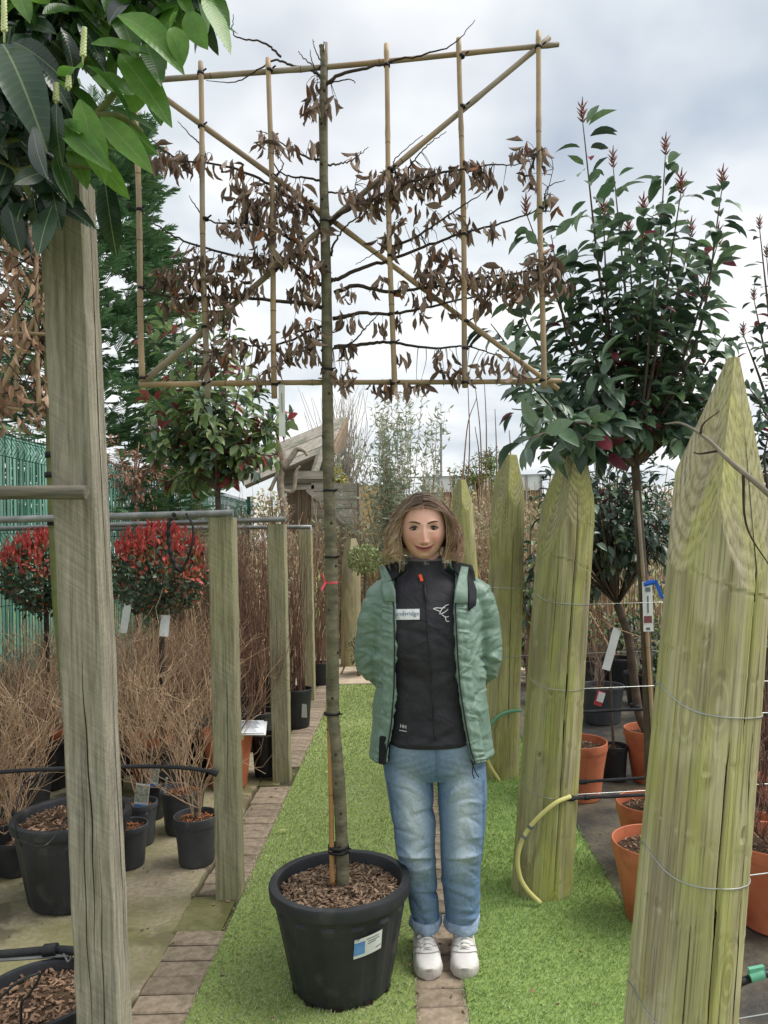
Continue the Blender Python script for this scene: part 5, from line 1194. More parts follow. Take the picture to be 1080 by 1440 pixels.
foliage(root, 'leaf', dead_t, m_dead, Ms, 300, 'more_leaves', mat_of=(rng.random(len(Ms)) < 0.05).astype(int))
# buds and white tag hanging from the lower cane
mb = MB(); c = P(396, 541, fr-0.01); mb.bar(c, P(397, 614, fr-0.005), 0.021, 0.001, (0, 1, 0)); tg = obj('hanging_tag', mb, m_label, root, 0)
mb = MB(); mb.bar(P(396, 553, fr-0.0115), P(397, 580, fr-0.011), 0.002, 0.001, (0, 1, 0)); obj('tag_print', mb, m_ink, tg, 0)
# ================================================================== LEFT SIDE: OVERHANGING EVERGREEN
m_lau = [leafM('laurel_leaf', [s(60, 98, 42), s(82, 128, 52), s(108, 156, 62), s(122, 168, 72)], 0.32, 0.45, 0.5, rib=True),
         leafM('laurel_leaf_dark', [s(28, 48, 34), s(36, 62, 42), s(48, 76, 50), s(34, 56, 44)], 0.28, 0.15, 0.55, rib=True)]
lau_t = [leaf_tpl(0.14, 0.050, 7, fo, dr, tw, 0.03, 0.8, sd_) for fo, dr, tw, sd_ in ((0.25, 0.5, 0.1, 1), (0.4, 0.9, -0.2, 2), (0.15, 0.3, 0.2, 3), (0.5, 0.2, 0.4, 4))]
lr = thing('overhanging_evergreen', 'large glossy evergreen with cream flower spikes overhanging the tall near post', 'tree', (-1.30, 1.95, 0))
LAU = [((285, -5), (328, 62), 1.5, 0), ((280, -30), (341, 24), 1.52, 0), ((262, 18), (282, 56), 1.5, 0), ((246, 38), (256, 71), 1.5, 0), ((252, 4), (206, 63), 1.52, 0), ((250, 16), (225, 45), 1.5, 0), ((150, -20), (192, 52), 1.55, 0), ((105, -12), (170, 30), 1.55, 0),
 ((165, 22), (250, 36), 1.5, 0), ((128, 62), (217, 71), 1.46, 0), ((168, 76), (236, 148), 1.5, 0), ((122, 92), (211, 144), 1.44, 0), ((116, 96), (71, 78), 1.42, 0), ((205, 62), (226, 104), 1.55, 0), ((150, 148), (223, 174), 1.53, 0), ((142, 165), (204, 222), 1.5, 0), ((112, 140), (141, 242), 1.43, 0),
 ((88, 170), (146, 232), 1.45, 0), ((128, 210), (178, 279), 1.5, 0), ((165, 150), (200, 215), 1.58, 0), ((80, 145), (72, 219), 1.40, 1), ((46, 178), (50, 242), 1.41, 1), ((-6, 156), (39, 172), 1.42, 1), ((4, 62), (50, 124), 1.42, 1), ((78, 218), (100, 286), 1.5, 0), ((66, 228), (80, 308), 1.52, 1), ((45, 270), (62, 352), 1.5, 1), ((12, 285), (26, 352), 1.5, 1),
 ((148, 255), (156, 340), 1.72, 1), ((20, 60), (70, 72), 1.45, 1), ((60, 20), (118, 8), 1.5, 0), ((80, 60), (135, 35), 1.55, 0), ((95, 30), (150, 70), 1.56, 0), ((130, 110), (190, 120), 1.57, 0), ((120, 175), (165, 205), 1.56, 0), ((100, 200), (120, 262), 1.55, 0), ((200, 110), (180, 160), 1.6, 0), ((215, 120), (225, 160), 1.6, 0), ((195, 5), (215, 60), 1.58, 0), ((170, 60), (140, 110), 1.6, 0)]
Ms, mo = [], []
for a, b_, Y, k in LAU:
    p, q = np.array(P(*a, Y+rng.normal(0, .02))), np.array(P(*b_, Y+rng.normal(0, .04))); L = np.linalg.norm(q-p)
    up = np.array([rng.normal(0, .35), -0.8+rng.normal(0, .25), 0.55+rng.normal(0, .25)])
    M4 = lmat(p, q-p, up, L/0.135); M4[:3, 0] *= min(1.6, 0.118/(L)*1.15) if L < 0.1 else 1.0; Ms.append(M4); mo.append(k)
for _ in range(1000):
    if rng.random() < 0.80: px, py, Y = rng.uniform(-90, 112), rng.uniform(-50, 305), rng.uniform(1.5, 2.0)
    else: px, py, Y = rng.uniform(60, 290), rng.uniform(-50, 30), rng.uniform(1.55, 1.8)
    if px > 75 and py > 225: continue
    p = np.array(P(px, py, Y)); d = np.array([rng.normal(0.15, .7), rng.normal(-0.3, .5), rng.normal(-0.55, .45)])
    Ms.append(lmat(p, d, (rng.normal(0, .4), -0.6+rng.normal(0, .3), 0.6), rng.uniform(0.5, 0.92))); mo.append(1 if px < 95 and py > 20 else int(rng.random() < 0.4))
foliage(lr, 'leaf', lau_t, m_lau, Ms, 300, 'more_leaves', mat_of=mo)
m_stem = M('green_stem', s(96, 104, 60), s(132, 136, 86), 20, rough=0.7, bump=0.2)
for pl in ([(-150, 330), (-40, 220), (60, 190), (130, 165), (185, 100), (225, 50), (262, 0)], [(-40, 220), (20, 120), (90, 100), (150, 60)], [(-40, 200), (20, 240), (70, 230), (150, 240)], [(-150, 330), (-60, 60), (60, 0), (180, -20)], [(60, 190), (100, 110), (118, 80)], [(130, 165), (170, 165), (200, 185)], [(20, 240), (40, 270), (50, 300)]):
    c = curve_pts([P(*q, 1.57) for q in pl], 30); mb = MB(); mb.tube(c, [0.011, 0.0035], 8); obj('branch', mb, m_stem, lr, 180)
c = curve_pts([(-1.30, 1.95, 0), (-1.28, 1.93, 0.7), (-1.2, 1.85, 1.6), P(-150, 330, 1.6), P(-150, 100, 1.6)], 30); mb = MB(); mb.tube(c, [0.03, 0.02, 0.012], 10); obj('trunk', mb, m_bark, lr, 180)
m_cream = M('cream_bud', s(196, 206, 150), s(226, 230, 184), 30, rough=0.7, bump=0.2)
for a, b_ in (((116, 92), (119, 38)), ((78, 150), (80, 116)), ((96, 128), (97, 106)), ((6, 60), (6, -5))):
    p, q = np.array(P(*a, 1.43)), np.array(P(*b_, 1.43)); mb = MB(); mb.tube([p, q], [0.0022, 0.001], 5)
    n = int(np.linalg.norm(q-p)/0.0042)
    for i in range(n):
        for k in range(4):
            t = k*1.571+i*0.8; c = p+(q-p)*(0.25+0.75*i/n)+np.array([math.cos(t), math.sin(t), 0.2])*0.0036*(1-0.5*i/n)
            mb.box(c, (0.0036, 0.0036, 0.0048), (t, 0.5, t))
    obj('flower_spike', mb, m_cream, lr, 180)

# ================================================================== SECOND PLEACHED TREE (behind the near post)
def lpot(px, py): return G(px, py)
g = lpot(104, 1262); r2 = thing('potted_pleached_tree', 'pleached tree with curled tan dead leaves in a wide black pot behind the near post', 'tree', tuple(g))
make_pot(r2, g, 0.222, 0.175, 0.372, m_blackpot, lip=0.045, lw=0.02, flutes=14, fill=0.9, chips=420, mchip=m_chip, chip_l=0.02, seg=112)
Yb = g.y
m_bark2 = M('mossy_bark', s(84, 84, 62), s(122, 120, 88), 10, rough=0.85, bump=0.3, c3=s(108, 120, 60), s3=3, r3=(0.45, 0.65))
c = curve_pts([P(112, 1150, Yb), P(98, 1000, Yb), P(83, 850, Yb), P(75, 700, Yb), P(71, 560, Yb), P(66, 400, Yb), P(60, 250, Yb)], 60); mb = MB(); mb.tube(c, np.linspace(0.030, 0.018, 60), 12); obj('trunk', mb, m_bark2, r2, 180)
for a, b_, r in (((-30, 610), (62, 425), .012), ((-40, 563), (32, 577), .010), ((24, 560), (22, 300), .0095), ((54, 570), (50, 300), .0095), ((-20, 470), (75, 470), .009), ((-10, 330), (72, 318), .009), ((-20, 300), (64, 440), .010)):
    cane(r2, P(*a, Yb-0.03+rng.normal(0, .01)), P(*b_, Yb-0.03), r, m_cane, 4)
for py in (668, 735, 640):
    q = P(77 if py > 700 else 74, py, Yb); mb = MB(); mb.tube([q-Vector((0, 0, .012)), q+Vector((0, 0, .012))], 0.031, 12); obj('tie', mb, m_tie, r2, 180)
Ms = []
for _ in range(560):
    px, py = rng.uniform(-60, 80), rng.uniform(250, 600)
    if 470 < py < 545 and rng.random() < .35: continue
    p = np.array(P(px, py, Yb+rng.normal(0, .09))); Ms.append(lmat(p, (rng.normal(0, .5), rng.normal(0, .5), -1), rvec(), rng.uniform(0.9, 1.7)))
m_dead2 = [leafM('tan_dead_leaf', [s(148, 116, 96), s(178, 144, 120), s(202, 172, 146), s(128, 98, 80)], 0.75, 0.2, 0.2)]
foliage(r2, 'leaf', dead_t, m_dead2, Ms, 300, 'more_leaves')
mb = MB()
for _ in range(30):
    p = np.array(P(rng.uniform(-50, 72), rng.uniform(280, 590), Yb)); q = np.array(P(70, rng.uniform(300, 600), Yb)); mb.tube(curve_pts([q, (p+q)/2+rng.normal(0, .03, 3), p], 8), [0.004, 0.0015], 5)
obj('twigs', mb, m_twig, r2, 180, 'stuff')

# ================================================================== TWIGGY SHRUBS IN POTS
m_tan = M('tan_twig', s(150, 122, 97), s(194, 166, 138), 12, stretch=(1, 1, 1), rough=0.9, bump=0.1, rnd=0.25)
m_brt = M('brown_twig', s(104, 82, 68), s(146, 120, 100), 12, rough=0.9, bump=0.1, rnd=0.3)
m_redt = M('reddish_twig', s(92, 66, 56), s(132, 100, 86), 12, rough=0.85, bump=0.1, rnd=0.3)
def shrub_stems(c, h, spread, n, r0=0.0035, upright=1.0, base_r=0.03, stems=5, crook=0.06, sub=2, seed=0):
    rs = np.random.default_rng(seed); mb = MB(); c = np.array(tuple(c))
    if upright < 1.0:      # tangled, forking shrub
        def grow(p, d, L, r, lev):
            k = 7 if lev == 0 else (5 if lev == 1 else 4); pts_ = [p]; d = d/np.linalg.norm(d)
            for _ in range(k):
                d = d+rs.normal(0, .16+.05*lev, 3)+np.array([0, 0, .10]); d /= np.linalg.norm(d); p = p+d*L/k; pts_.append(p)
            pts_ = np.array(pts_); mb.tube(pts_, np.linspace(r, max(.0009, r*.45), k+1), 5 if lev == 0 else 3, False)
            if lev < 2:
                for _ in range((6, 3)[lev]+rs.integers(0, 3)):
                    j = rs.integers(1 if lev == 0 else 1, k+1); dd = pts_[j]-pts_[j-1]; dd = dd/np.linalg.norm(dd)+rs.normal(0, .42, 3); dd[2] = abs(dd[2])*.9+.15
                    grow(pts_[j], dd, h*(rs.uniform(.30, .55) if lev == 0 else rs.uniform(.12, .30)), r*.6, lev+1)
        for i in range(max(5, n//9)):
            a = rs.random()*6.283; sp = spread/h*rs.uniform(.1, 1.1)
            grow(c+np.array([math.cos(a), math.sin(a), 0])*base_r*rs.random(), np.array([math.cos(a)*sp, math.sin(a)*sp, 1.0]), h*rs.uniform(.5, .8), r0*rs.uniform(.8, 1.2), 0)
        return mb
    for i in range(n):
        a = rs.random()*6.283; s0 = rs.integers(stems); sa = s0*6.283/stems
        b0 = c+np.array([math.cos(sa), math.sin(sa), 0])*base_r*rs.uniform(.4, 1)
        hh = h*rs.uniform(0.55, 1.05); sp = spread*rs.uniform(0.2, 1.0)
        e_ = c+np.array([math.cos(a)*sp, math.sin(a)*sp, hh])
        k1 = b0+(e_-b0)*0.28+np.array([math.cos(sa), math.sin(sa), 0])*spread*0.25*(1.2-upright)+rs.normal(0, crook*.3, 3)
        k2 = b0+(e_-b0)*0.62+np.array([math.cos(a), math.sin(a), 0])*spread*0.2*(1.3-upright)+rs.normal(0, crook*.5, 3)
        p = curve_pts([b0, k1, k2, e_], 10); mb.tube(p, np.linspace(r0*rs.uniform(.7, 1.2), 0.0011, 10), 4, False)
        for _ in range(sub):
            j = rs.integers(4, 9); q = p[j]; d = (p[-1]-p[3]); d = d/np.linalg.norm(d)*h*rs.uniform(.12, .3)+rs.normal(0, h*.07, 3)
            mb.tube(curve_pts([q, q+d*.5+rs.normal(0, .01, 3), q+d], 5), [0.0018, 0.0009], 3, False)
    return mb
def plant_label(root, c, ang, h=0.16, w=0.05, pic=True):
    c = np.array(tuple(c)); mb = MB(); d = np.array([math.cos(ang), math.sin(ang), 0]); n = np.array([0.15, -1, 0.25])
    mb.bar(c, c+np.array([d[0]*.02, 0, h]), w, 0.0012, (0, 1, 0)); o = obj('plant_label', mb, m_label, root, 0)
    if pic:
        mb = MB(); mb.bar(c+np.array([d[0]*.004, -0.0016, h*.12]), c+np.array([d[0]*.007, -0.0016, h*.32]), w*.98, 0.0010, (0, 1, 0)); obj('blue_band', mb, m_blue, o, 0)
        mb = MB(); mb.bar(c+np.array([d[0]*.008, -0.0016, h*.4]), c+np.array([d[0]*.019, -0.0016, h*.95]), w*.9, 0.0010, (0, 1, 0)); obj('photo_print', mb, m_photo, o, 0)
m_photo = M('label_photo', s(120, 124, 96), s(200, 200, 190), 90, rough=0.4, bump=0)
SHG = 'bare twiggy shrubs in pots on the concrete'
def potted(px, py, rt, h, mp, label, stems=None, mt=None, cat='shrub', lip=0.03, chips=80, mchip=None, lab=None, name='potted_shrub', group=None, rb=None):
    g = G(px, py); r = thing(name, label, cat, tuple(g), group)
    make_pot(r, g, rt, rb or rt*0.82, h, mp, lip=lip, lw=0.005, fill=0.86, chips=chips, mchip=mchip or m_chip, chip_l=0.014, seg=44)
    if stems: obj('stems', shrub_stems(g+Vector((0, 0, h*0.84)), **stems), mt or m_tan, r, 180, 'stuff')
    if lab is not None: plant_label(r, g+Vector((lab[0], lab[1], h*0.8)), 0.3, lab[2], lab[3])
    return r
potted(277, 1213, 0.100, 0.232, m_greypot, 'bare shrub in the grey fluted pot beside the green tinged post', dict(h=0.85, spread=0.22, n=46, r0=0.0045, stems=3, base_r=0.02, upright=0.6, seed=3), m_tan, chips=110, mchip=m_chip_r, lip=0.045)
potted(258, 1168, 0.112, 0.225, m_greypot, 'bare shrub in a grey pot just behind the fluted pot', dict(h=0.8, spread=0.26, n=70, stems=4, upright=.7, seed=4), m_tan, chips=110, mchip=m_chip_r, lab=(-0.085, -0.05, 0.12, 0.012))
potted(198, 1186, 0.082, 0.215, m_greypot, 'slim grey pot with a picture label and bare stems', dict(h=0.8, spread=0.22, n=60, stems=4, upright=.7, seed=5), m_tan, chips=60, mchip=m_chip_r, lab=(0.02, -0.06, 0.15, 0.07))
potted(182, 1217, 0.085, 0.20, m_greypot, 'short grey pot of red bark right behind the near post', None, None, 'pot', chips=80, mchip=m_chip_r, name='plant_pot')
potted(215, 1150, 0.075, 0.20, m_blackpot, 'small black pot with white label behind the picture label pot', dict(h=0.75, spread=0.2, n=50, upright=.7, seed=6), m_tan, chips=50, lab=(0.02, -0.05, 0.14, 0.045))
potted(213, 1104, 0.135, 0.325, m_terra, 'bare twig shrub in the terracotta pot behind the grey pots', dict(h=0.75, spread=0.3, n=130, stems=7, base_r=.08, upright=.6, seed=7), m_tan, rb=0.098, lip=0.05)
potted(322, 1106, 0.152, 0.365, m_terra, 'bare shrub in the tall terracotta pot beneath the clipboard', dict(h=0.72, spread=0.34, n=130, stems=7, base_r=.08, upright=.6, seed=8), m_brt, rb=0.112, lip=0.055)
potted(70, 1092, 0.135, 0.325, m_terra, 'terracotta pot of bare twigs behind the wide black pot', dict(h=0.75, spread=0.36, n=170, stems=8, base_r=.09, upright=.6, seed=9), m_tan, rb=0.1, lip=0.05)
potted(-8, 1226, 0.105, 0.24, m_blackpot, 'black pot at the yard edge left of the wide black pot', dict(h=0.8, spread=0.25, n=70, upright=.6, seed=10), m_tan, chips=60)
potted(26, 1226, 0.10, 0.165, m_blackpot, 'low black pot with white sticker beside the wide black pot', dict(h=0.75, spread=0.25, n=70, upright=.6, seed=11), m_tan, chips=60)
tw = [(0, 1150, 21), (45, 1140, 22), (150, 1120, 23), (185, 1085, 24), (245, 1082, 25), (285, 1075, 26), (20, 1075, 27), (120, 1070, 28), (300, 1050, 29), (250, 1040, 30), (205, 1045, 31), (60, 1035, 32), (-30, 1085, 33), (160, 1045, 34)]
for i, (px, py, sd_) in enumerate(tw):
    potted(px, py, 0.11, 0.23, m_blackpot, 'bare pale tan twig shrub in a black pot among the packed rows' if i % 3 else 'bare darker brown twig shrub in a black pot among the packed rows', dict(h=0.66+0.07*(i % 3), spread=0.36, n=130, stems=6, base_r=.05, upright=.55, crook=.13, sub=3, seed=sd_), m_tan if i % 3 else m_brt, chips=0, group=SHG)
def upright_group(px, py, label, h, n, seed, mp, rt, ph, mt=m_redt):
    potted(px, py, rt, ph, mp, label, dict(h=h, spread=0.17, n=n, stems=6, base_r=.07, upright=1.15, r0=0.0042, crook=.03, sub=1, seed=seed), mt, chips=30)
upright_group(362, 1052, 'upright reddish stems in a black pot between the green posts', 1.38, 60, 41, m_blackpot, 0.14, 0.28)
upright_group(345, 1022, 'taller upright brown stems in a black pot behind the clipboard', 1.5, 60, 42, m_blackpot, 0.14, 0.28)
upright_group(418, 1022, 'upright purple brown stems in the black pot with white label', 1.28, 46, 43, m_blackpot, 0.125, 0.32)
upright_group(388, 990, 'fine upright stems in a black pot behind the second green post', 1.5, 60, 44, m_blackpot, 0.14, 0.3)
upright_group(330, 1000, 'dense brown stems in a black pot beside the mesh fence', 1.55, 80, 45, m_blackpot, 0.16, 0.3, m_brt)
upright_group(300, 990, 'pale brown stems in a black pot below the mixed leaf tree', 1.6, 80, 46, m_blackpot, 0.16, 0.3, m_brt)
upright_group(252, 985, 'thin brown stems in a black pot behind the red tipped shrub', 1.55, 80, 47, m_blackpot, 0.16, 0.3, m_brt)
upright_group(452, 962, 'loose stems in a small black pot past the last square post', 1.1, 30, 48, m_blackpot, 0.12, 0.24)
# red and orange pots glimpsed behind
for px, py, rt, h, l in ((352, 1010, 0.12, 0.36, 'terracotta pot glimpsed between the two green posts'), (345, 985, 0.10, 0.5, 'red orange pot stack behind the upright stems')):
    potted(px, py, rt, h, m_terra, l, None, None, 'pot', chips=0, name='plant_pot')
potted(374, 1090, 0.088, 0.275, m_blackpot, 'square sided black pot beside the second green post', None, None, 'pot', chips=0, name='plant_pot')
# white sticker on the black pot
g = G(418, 1022); mb = MB(); mb.bar((g.x+0.075, g.y-0.105, 0.10), (g.x+0.072, g.y-0.108, 0.21), 0.05, 0.001, (0.4, 1, 0)); solo('pot_sticker', mb, m_label, 'white sticker on the black pot of upright purple stems', 'sticker', smooth=0)
# near pot in the bottom left corner
nr = thing('plant_pot', 'black pot of bark mulch with looping drip tube in front of the concrete yard', 'pot', (-0.985, 1.98, 0))
make_pot(nr, (-0.985, 1.98, 0), 0.155, 0.13, 0.335, m_blackpot, lip=0.03, lw=0.011, fill=0.9, chips=420, mchip=m_chip, chip_l=0.018, seg=80)
m_tube = M('black_tubing', s(24, 25, 27), s(44, 45, 48), 12, rough=0.45, bump=0.05)
c = curve_pts([P(-20, 1425, 1.75), P(20, 1385, 1.75), P(56, 1370, 1.78), P(40, 1400, 1.80), P(30, 1412, 1.82), P(30, 1450, 1.84)], 40); mb = MB(); mb.tube(c, 0.0035, 7); obj('drip_tube', mb, m_tube, nr, 180)
# drip irrigation lines
mb = MB(); mb.tube(curve_pts([P(-40, 1346, 2.15), P(40, 1339, 2.15), P(80, 1336, 2.15), P(112, 1338, 2.12)], 20), 0.0125, 10); mb.tube(curve_pts([P(62, 1337, 2.145), P(80, 1335, 2.145)], 4), 0.018, 10)
solo('irrigation_pipe', mb, m_tube, 'thick black irrigation pipe joining the tall near post low down', 'pipe')
mb = MB(); mb.tube(curve_pts([P(-40, 1352, 2.14), P(30, 1348, 2.14), P(70, 1345, 2.14), P(98, 1343, 2.13)], 20), 0.0055, 8); mb.tube(curve_pts([P(90, 1340, 2.13), P(96, 1352, 2.12), P(101, 1345, 2.12)], 10), 0.003, 6)
solo('metal_wire', mb, m_galv, 'galvanised wire running under the thick black irrigation pipe', 'wire')
mb = MB(); mb.tube(curve_pts([P(-30, 1088, 3.14), P(60, 1082, 3.14), P(180, 1078, 3.14), P(250, 1079, 3.14), P(305, 1086, 3.14)], 40), 0.009, 8); mb.tube(curve_pts([P(296, 1084, 3.13), P(306, 1088, 3.13)], 4), 0.016, 8)
solo('irrigation_pipe', mb, m_tube, 'black irrigation pipe strung at knee height to the green tinged post', 'pipe')
mb = MB(); mb.tube(curve_pts([P(30, 1190, 2.96), P(22, 1160, 2.9), P(30, 1110, 3.0), P(60, 1085, 3.12)], 30), 0.003, 6); mb.tube(curve_pts([P(22, 1180, 2.9), P(60, 1190, 2.84), P(85, 1165, 2.95), P(105, 1140, 3.05)], 30), 0.003, 6)
solo('drip_tube', mb, m_tube, 'thin black drip tube looped over the rim of the wide pot', 'tube')
# clipboard papers
m_paper = M('paper', s(214, 220, 228), s(232, 236, 240), 8, rough=0.8, bump=0)
cb = thing('clipboard', 'printed paper sheets on a board resting on the tall terracotta pot', 'papers', tuple(G(322, 1106)+Vector((0.12, -0.02, 0.37))))
L = Vector(cb.location)
mb = MB(); mb.box(L, (0.25, 0.19, 0.006), (R(12), R(4), R(8))); obj('board', mb, m_label, cb, 0)
mb = MB(); mb.box(L+Vector((0.0, 0.0, 0.008)), (0.22, 0.18, 0.004), (R(12), R(4), R(12))); pp = obj('paper', mb, m_paper, cb, 0)
for k in range(9):
    mb = MB(); mb.box(L+Vector((0.0, -0.07+k*0.017, 0.0115-0.0145+k*0.0036)), (0.16-0.02*(k % 3), 0.003, 0.0012), (R(12), R(4), R(12))); obj('text_line', mb, m_ink, pp, 0)
m_grn = M('pale_green_card', s(170, 214, 130), s(190, 226, 150), 8, rough=0.7, bump=0)
mb = MB(); mb.box(L+Vector((-0.05, -0.09, -0.03)), (0.10, 0.004, 0.035), (R(10), 0, 0)); obj('green_card', mb, m_grn, cb, 0)

# ================================================================== RED-TIPPED BALL SHRUBS
m_dkl = leafM('small_dark_leaf', [s(44, 62, 48), s(66, 88, 66), s(96, 116, 92), s(54, 72, 54)], 0.35, 0.12, 0.5)
m_orl = leafM('bronze_leaf', [s(150, 88, 58), s(176, 104, 70), s(124, 84, 56), s(160, 120, 70)], 0.45, 0.25, 0.4)
m_rdl = leafM('red_new_leaf', [s(204, 82, 80), s(216, 104, 98), s(186, 68, 70), s(222, 130, 114)], 0.4, 0.3, 0.4)
small_t = [leaf_tpl(0.042, 0.022, 3, fo, dr, 0, 0.05, 0.9, sd_) for fo, dr, sd_ in ((0.3, 0.5, 1), (0.5, 0.2, 2), (0.2, 0.8, 3))]
def ball_shrub(px, py, Y, rad, label, seed, stemx=None):
    c = np.array(P(px, py, Y)); r = thing('ball_shrub', label, 'shrub', (c[0], c[1], 0))
    make_pot(r, (c[0], c[1], 0), 0.15, 0.12, 0.3, m_blackpot, chips=20)
    Ms, mo = [], []
    for _ in range(2300):
        v = rvec(); q = rng.uniform(0.72, 1.04) + 0.05*math.sin(v[0]*9+v[2]*7+seed); p = c+v*np.array([1, 1, 0.92])*rad*q
        d = v*0.9+np.array([0, 0, 0.35])+rng.normal(0, .5, 3); up = v+rng.normal(0, .3, 3)
        hgt = v[2]+0.35*v[0]; k = 0
        if rng.random() < 0.12+0.5*(hgt > 0.15): k = 1 if rng.random() < 0.6 else 2
        Ms.append(lmat(p, d, up, rng.uniform(0.7, 1.15))); mo.append(k)
    for _ in range(115):       # upright new shoots
        v = rvec(); v[2] = abs(v[2])*1.2+0.3+0.1*max(0, v[0]); v /= np.linalg.norm(v); p = c+v*np.array([1, 1, 0.92])*rad*1.0; hs = rng.uniform(0.03, 0.085)
        for k in range(9):
            a = k*2.4; Ms.append(lmat(p+np.array([0, 0, hs*k/9])+v*hs*.3*k/9, (math.cos(a)*.5, math.sin(a)*.5, 1), (math.cos(a), math.sin(a), -.3), rng.uniform(0.55, 0.9))); mo.append(2)
    foliage(r, 'leaf', small_t, [m_dkl, m_orl, m_rdl], Ms, 0, 'small_leaves', mat_of=mo)
    mb = MB(); mb.tube([(c[0], c[1], 0.25), (c[0]+.01, c[1], c[2]-rad*.5)], [0.02, 0.016], 8)
    for _ in range(26):
        v = rvec(); mb.tube([c-np.array([0, 0, rad*.6]), c+v*rad*.8], [0.007, 0.002], 5)
    obj('trunk', mb, m_twig, r, 180)
    return r
rb_ = ball_shrub(224, 808, 4.6, 0.275, 'rounded shrub with red tips right of the tall near post', 1)
ball_shrub(62, 812, 4.75, 0.25, 'rounded shrub with red tips against the green mesh fence', 4)
c = P(178, 890, 4.45); mb = MB(); mb.bar(P(180, 850, 4.47), P(173, 890, 4.45), 0.045, 0.0015, (0, 1, 0)); obj('plant_tag', mb, m_label, rb_, 0)
mb = MB(); mb.bar(P(233, 865, 4.47), P(230, 895, 4.45), 0.055, 0.0015, (0, 1, 0)); obj('plant_tag', mb, m_label, rb_, 0)
# cord hanging from the pipe
c = curve_pts([P(246, 722, 3.1), P(238, 735, 3.08), P(237, 760, 3.08), P(242, 785, 3.08), P(252, 803, 3.08), P(262, 790, 3.08), P(270, 765, 3.08), P(271, 740, 3.1), P(262, 722, 3.12)], 60)
mb = MB(); mb.tube(c, [0.009+0.003*math.sin(i*1.7) if i < 34 else 0.005 for i in range(60)], 7); solo('tie_cord', mb, m_tie, 'twisted black cord looped over the metal pipe above the red shrub', 'cord')

# ================================================================== MIXED-LEAF EVERGREEN TREE (left, middle distance)
m_phl = [leafM('photinia_leaf', [s(100, 132, 78), s(134, 162, 98), s(150, 170, 130), s(174, 190, 122)], 0.35, 0.3, 0.5), leafM('photinia_dark', [s(70, 92, 76), s(94, 116, 98), s(124, 142, 124)], 0.3, 0.15, 0.55),
         leafM('photinia_red', [s(150, 56, 66), s(176, 84, 84), s(120, 52, 64), s(180, 110, 90)], 0.4, 0.3, 0.4)]
ph_t = [leaf_tpl(0.088, 0.041, 5, fo, dr, tw, 0.04, 0.85, sd_) for fo, dr, tw, sd_ in ((0.35, 0.7, 0.1, 1), (0.5, 1.0, -0.3, 2), (0.2, 0.4, 0.3, 3), (0.6, 0.3, 0.0, 4))]
m_bud = leafM('pink_bud', [s(170, 104, 100), s(146, 106, 88), s(184, 128, 116)], 0.6, 0.2, 0.2)
m_phb = M('photinia_bark', s(70, 58, 50), s(104, 90, 78), 14, rough=0.85, bump=0.25)
def leafy_tree(root, base, top, stems, leaf_n, n_obj=300, red=0.05, dark=0.4, sc=1.0, trunk_r=0.024, buds=6, mats=None, up_bias=1.0):
    """stems: list of polylines (3D). Leaves alternate along the upper part of each stem."""
    mb = MB(); mb.tube(curve_pts([base, (Vector(base)+Vector(top))/2+Vector((0.012, 0, 0)), top], 20), np.linspace(trunk_r, trunk_r*0.7, 20), 10); obj('trunk', mb, m_phb, root, 180)
    Ms, mo = [], []; per = max(4, leaf_n//len(stems)); bt = []
    for st in stems:
        c = curve_pts(st, 40); L = np.linalg.norm(np.diff(c, axis=0), axis=1).sum()
        mb = MB(); mb.tube(c, np.linspace(trunk_r*0.42, 0.002, 40), 6); obj('branch', mb, m_phb, root, 180)
        for k in range(per):
            u = 0.24+0.76*((k+rng.random())/per)**up_bias; i = min(38, int(u*39)); p = c[i]; t = c[i+1]-c[i]; t /= np.linalg.norm(t)
            a = k*2.4+rng.normal(0, .4); side = np.cross(t, rvec()); side /= np.linalg.norm(side)+1e-9
            d = side*1.0+t*rng.uniform(0.1, 0.9)+np.array([0, 0, rng.normal(-0.15, .35)])
            pet = 0.02*sc; pp = p+d/np.linalg.norm(d)*pet
            Ms.append(lmat(pp, d, t*0.6+np.array([0, 0, 0.8])+rng.normal(0, .35, 3), sc*rng.uniform(0.6, 1.1)))
            q = rng.random(); mo.append(2 if q < red else (1 if q < red+dark else 0))
        bt.append(c[-1])
    foliage(root, 'leaf', ph_t, mats or m_phl, Ms, n_obj, 'more_leaves', mat_of=mo)
    sel = bt[:buds]
    for p in sel:
        mb = MB()
        for k in range(16):
            a = k*2.4; q = np.array(p)+np.array([math.cos(a)*.010, math.sin(a)*.010, k*0.0035])*sc
            mb.tube([q-np.array([math.cos(a)*.008, math.sin(a)*.008, .008])*sc, q+np.array([math.cos(a)*.008, math.sin(a)*.008, .012])*sc], [0.0035*sc, 0.0012], 4)
        obj('flower_bud', mb, m_bud, root, 180)
YL = 5.0
g = P(312, 1010, YL); g.z = 0; rl = thing('evergreen_tree', 'mixed green and red leaved tree with pink buds below the bamboo frame', 'tree', tuple(g))
make_pot(rl, g, 0.17, 0.14, 0.34, m_blackpot, chips=20)
top = P(306, 690, YL); st = []
ends = [(210, 470), (225, 440), (250, 420), (275, 440), (300, 430), (325, 445), (345, 500), (365, 540), (395, 575), (410, 590), (390, 640), (360, 660), (330, 670), (270, 690), (235, 680), (215, 640), (205, 590), (200, 540), (230, 520), (260, 500), (290, 490), (320, 520), (350, 580), (300, 560), (260, 590), (240, 630), (340, 620), (380, 600), (285, 640), (315, 600), (245, 560), (275, 540), (222, 610), (300, 660)]
for (ex_, ey_) in ends:
    e3 = P(ex_, ey_, YL+rng.normal(0, .22)); mid = Vector(top).lerp(e3, 0.5)+Vector((0, 0, 0.05 if ey_ < 600 else 0.12)); st.append([top, mid+Vector(rng.normal(0, .03, 3)), e3])
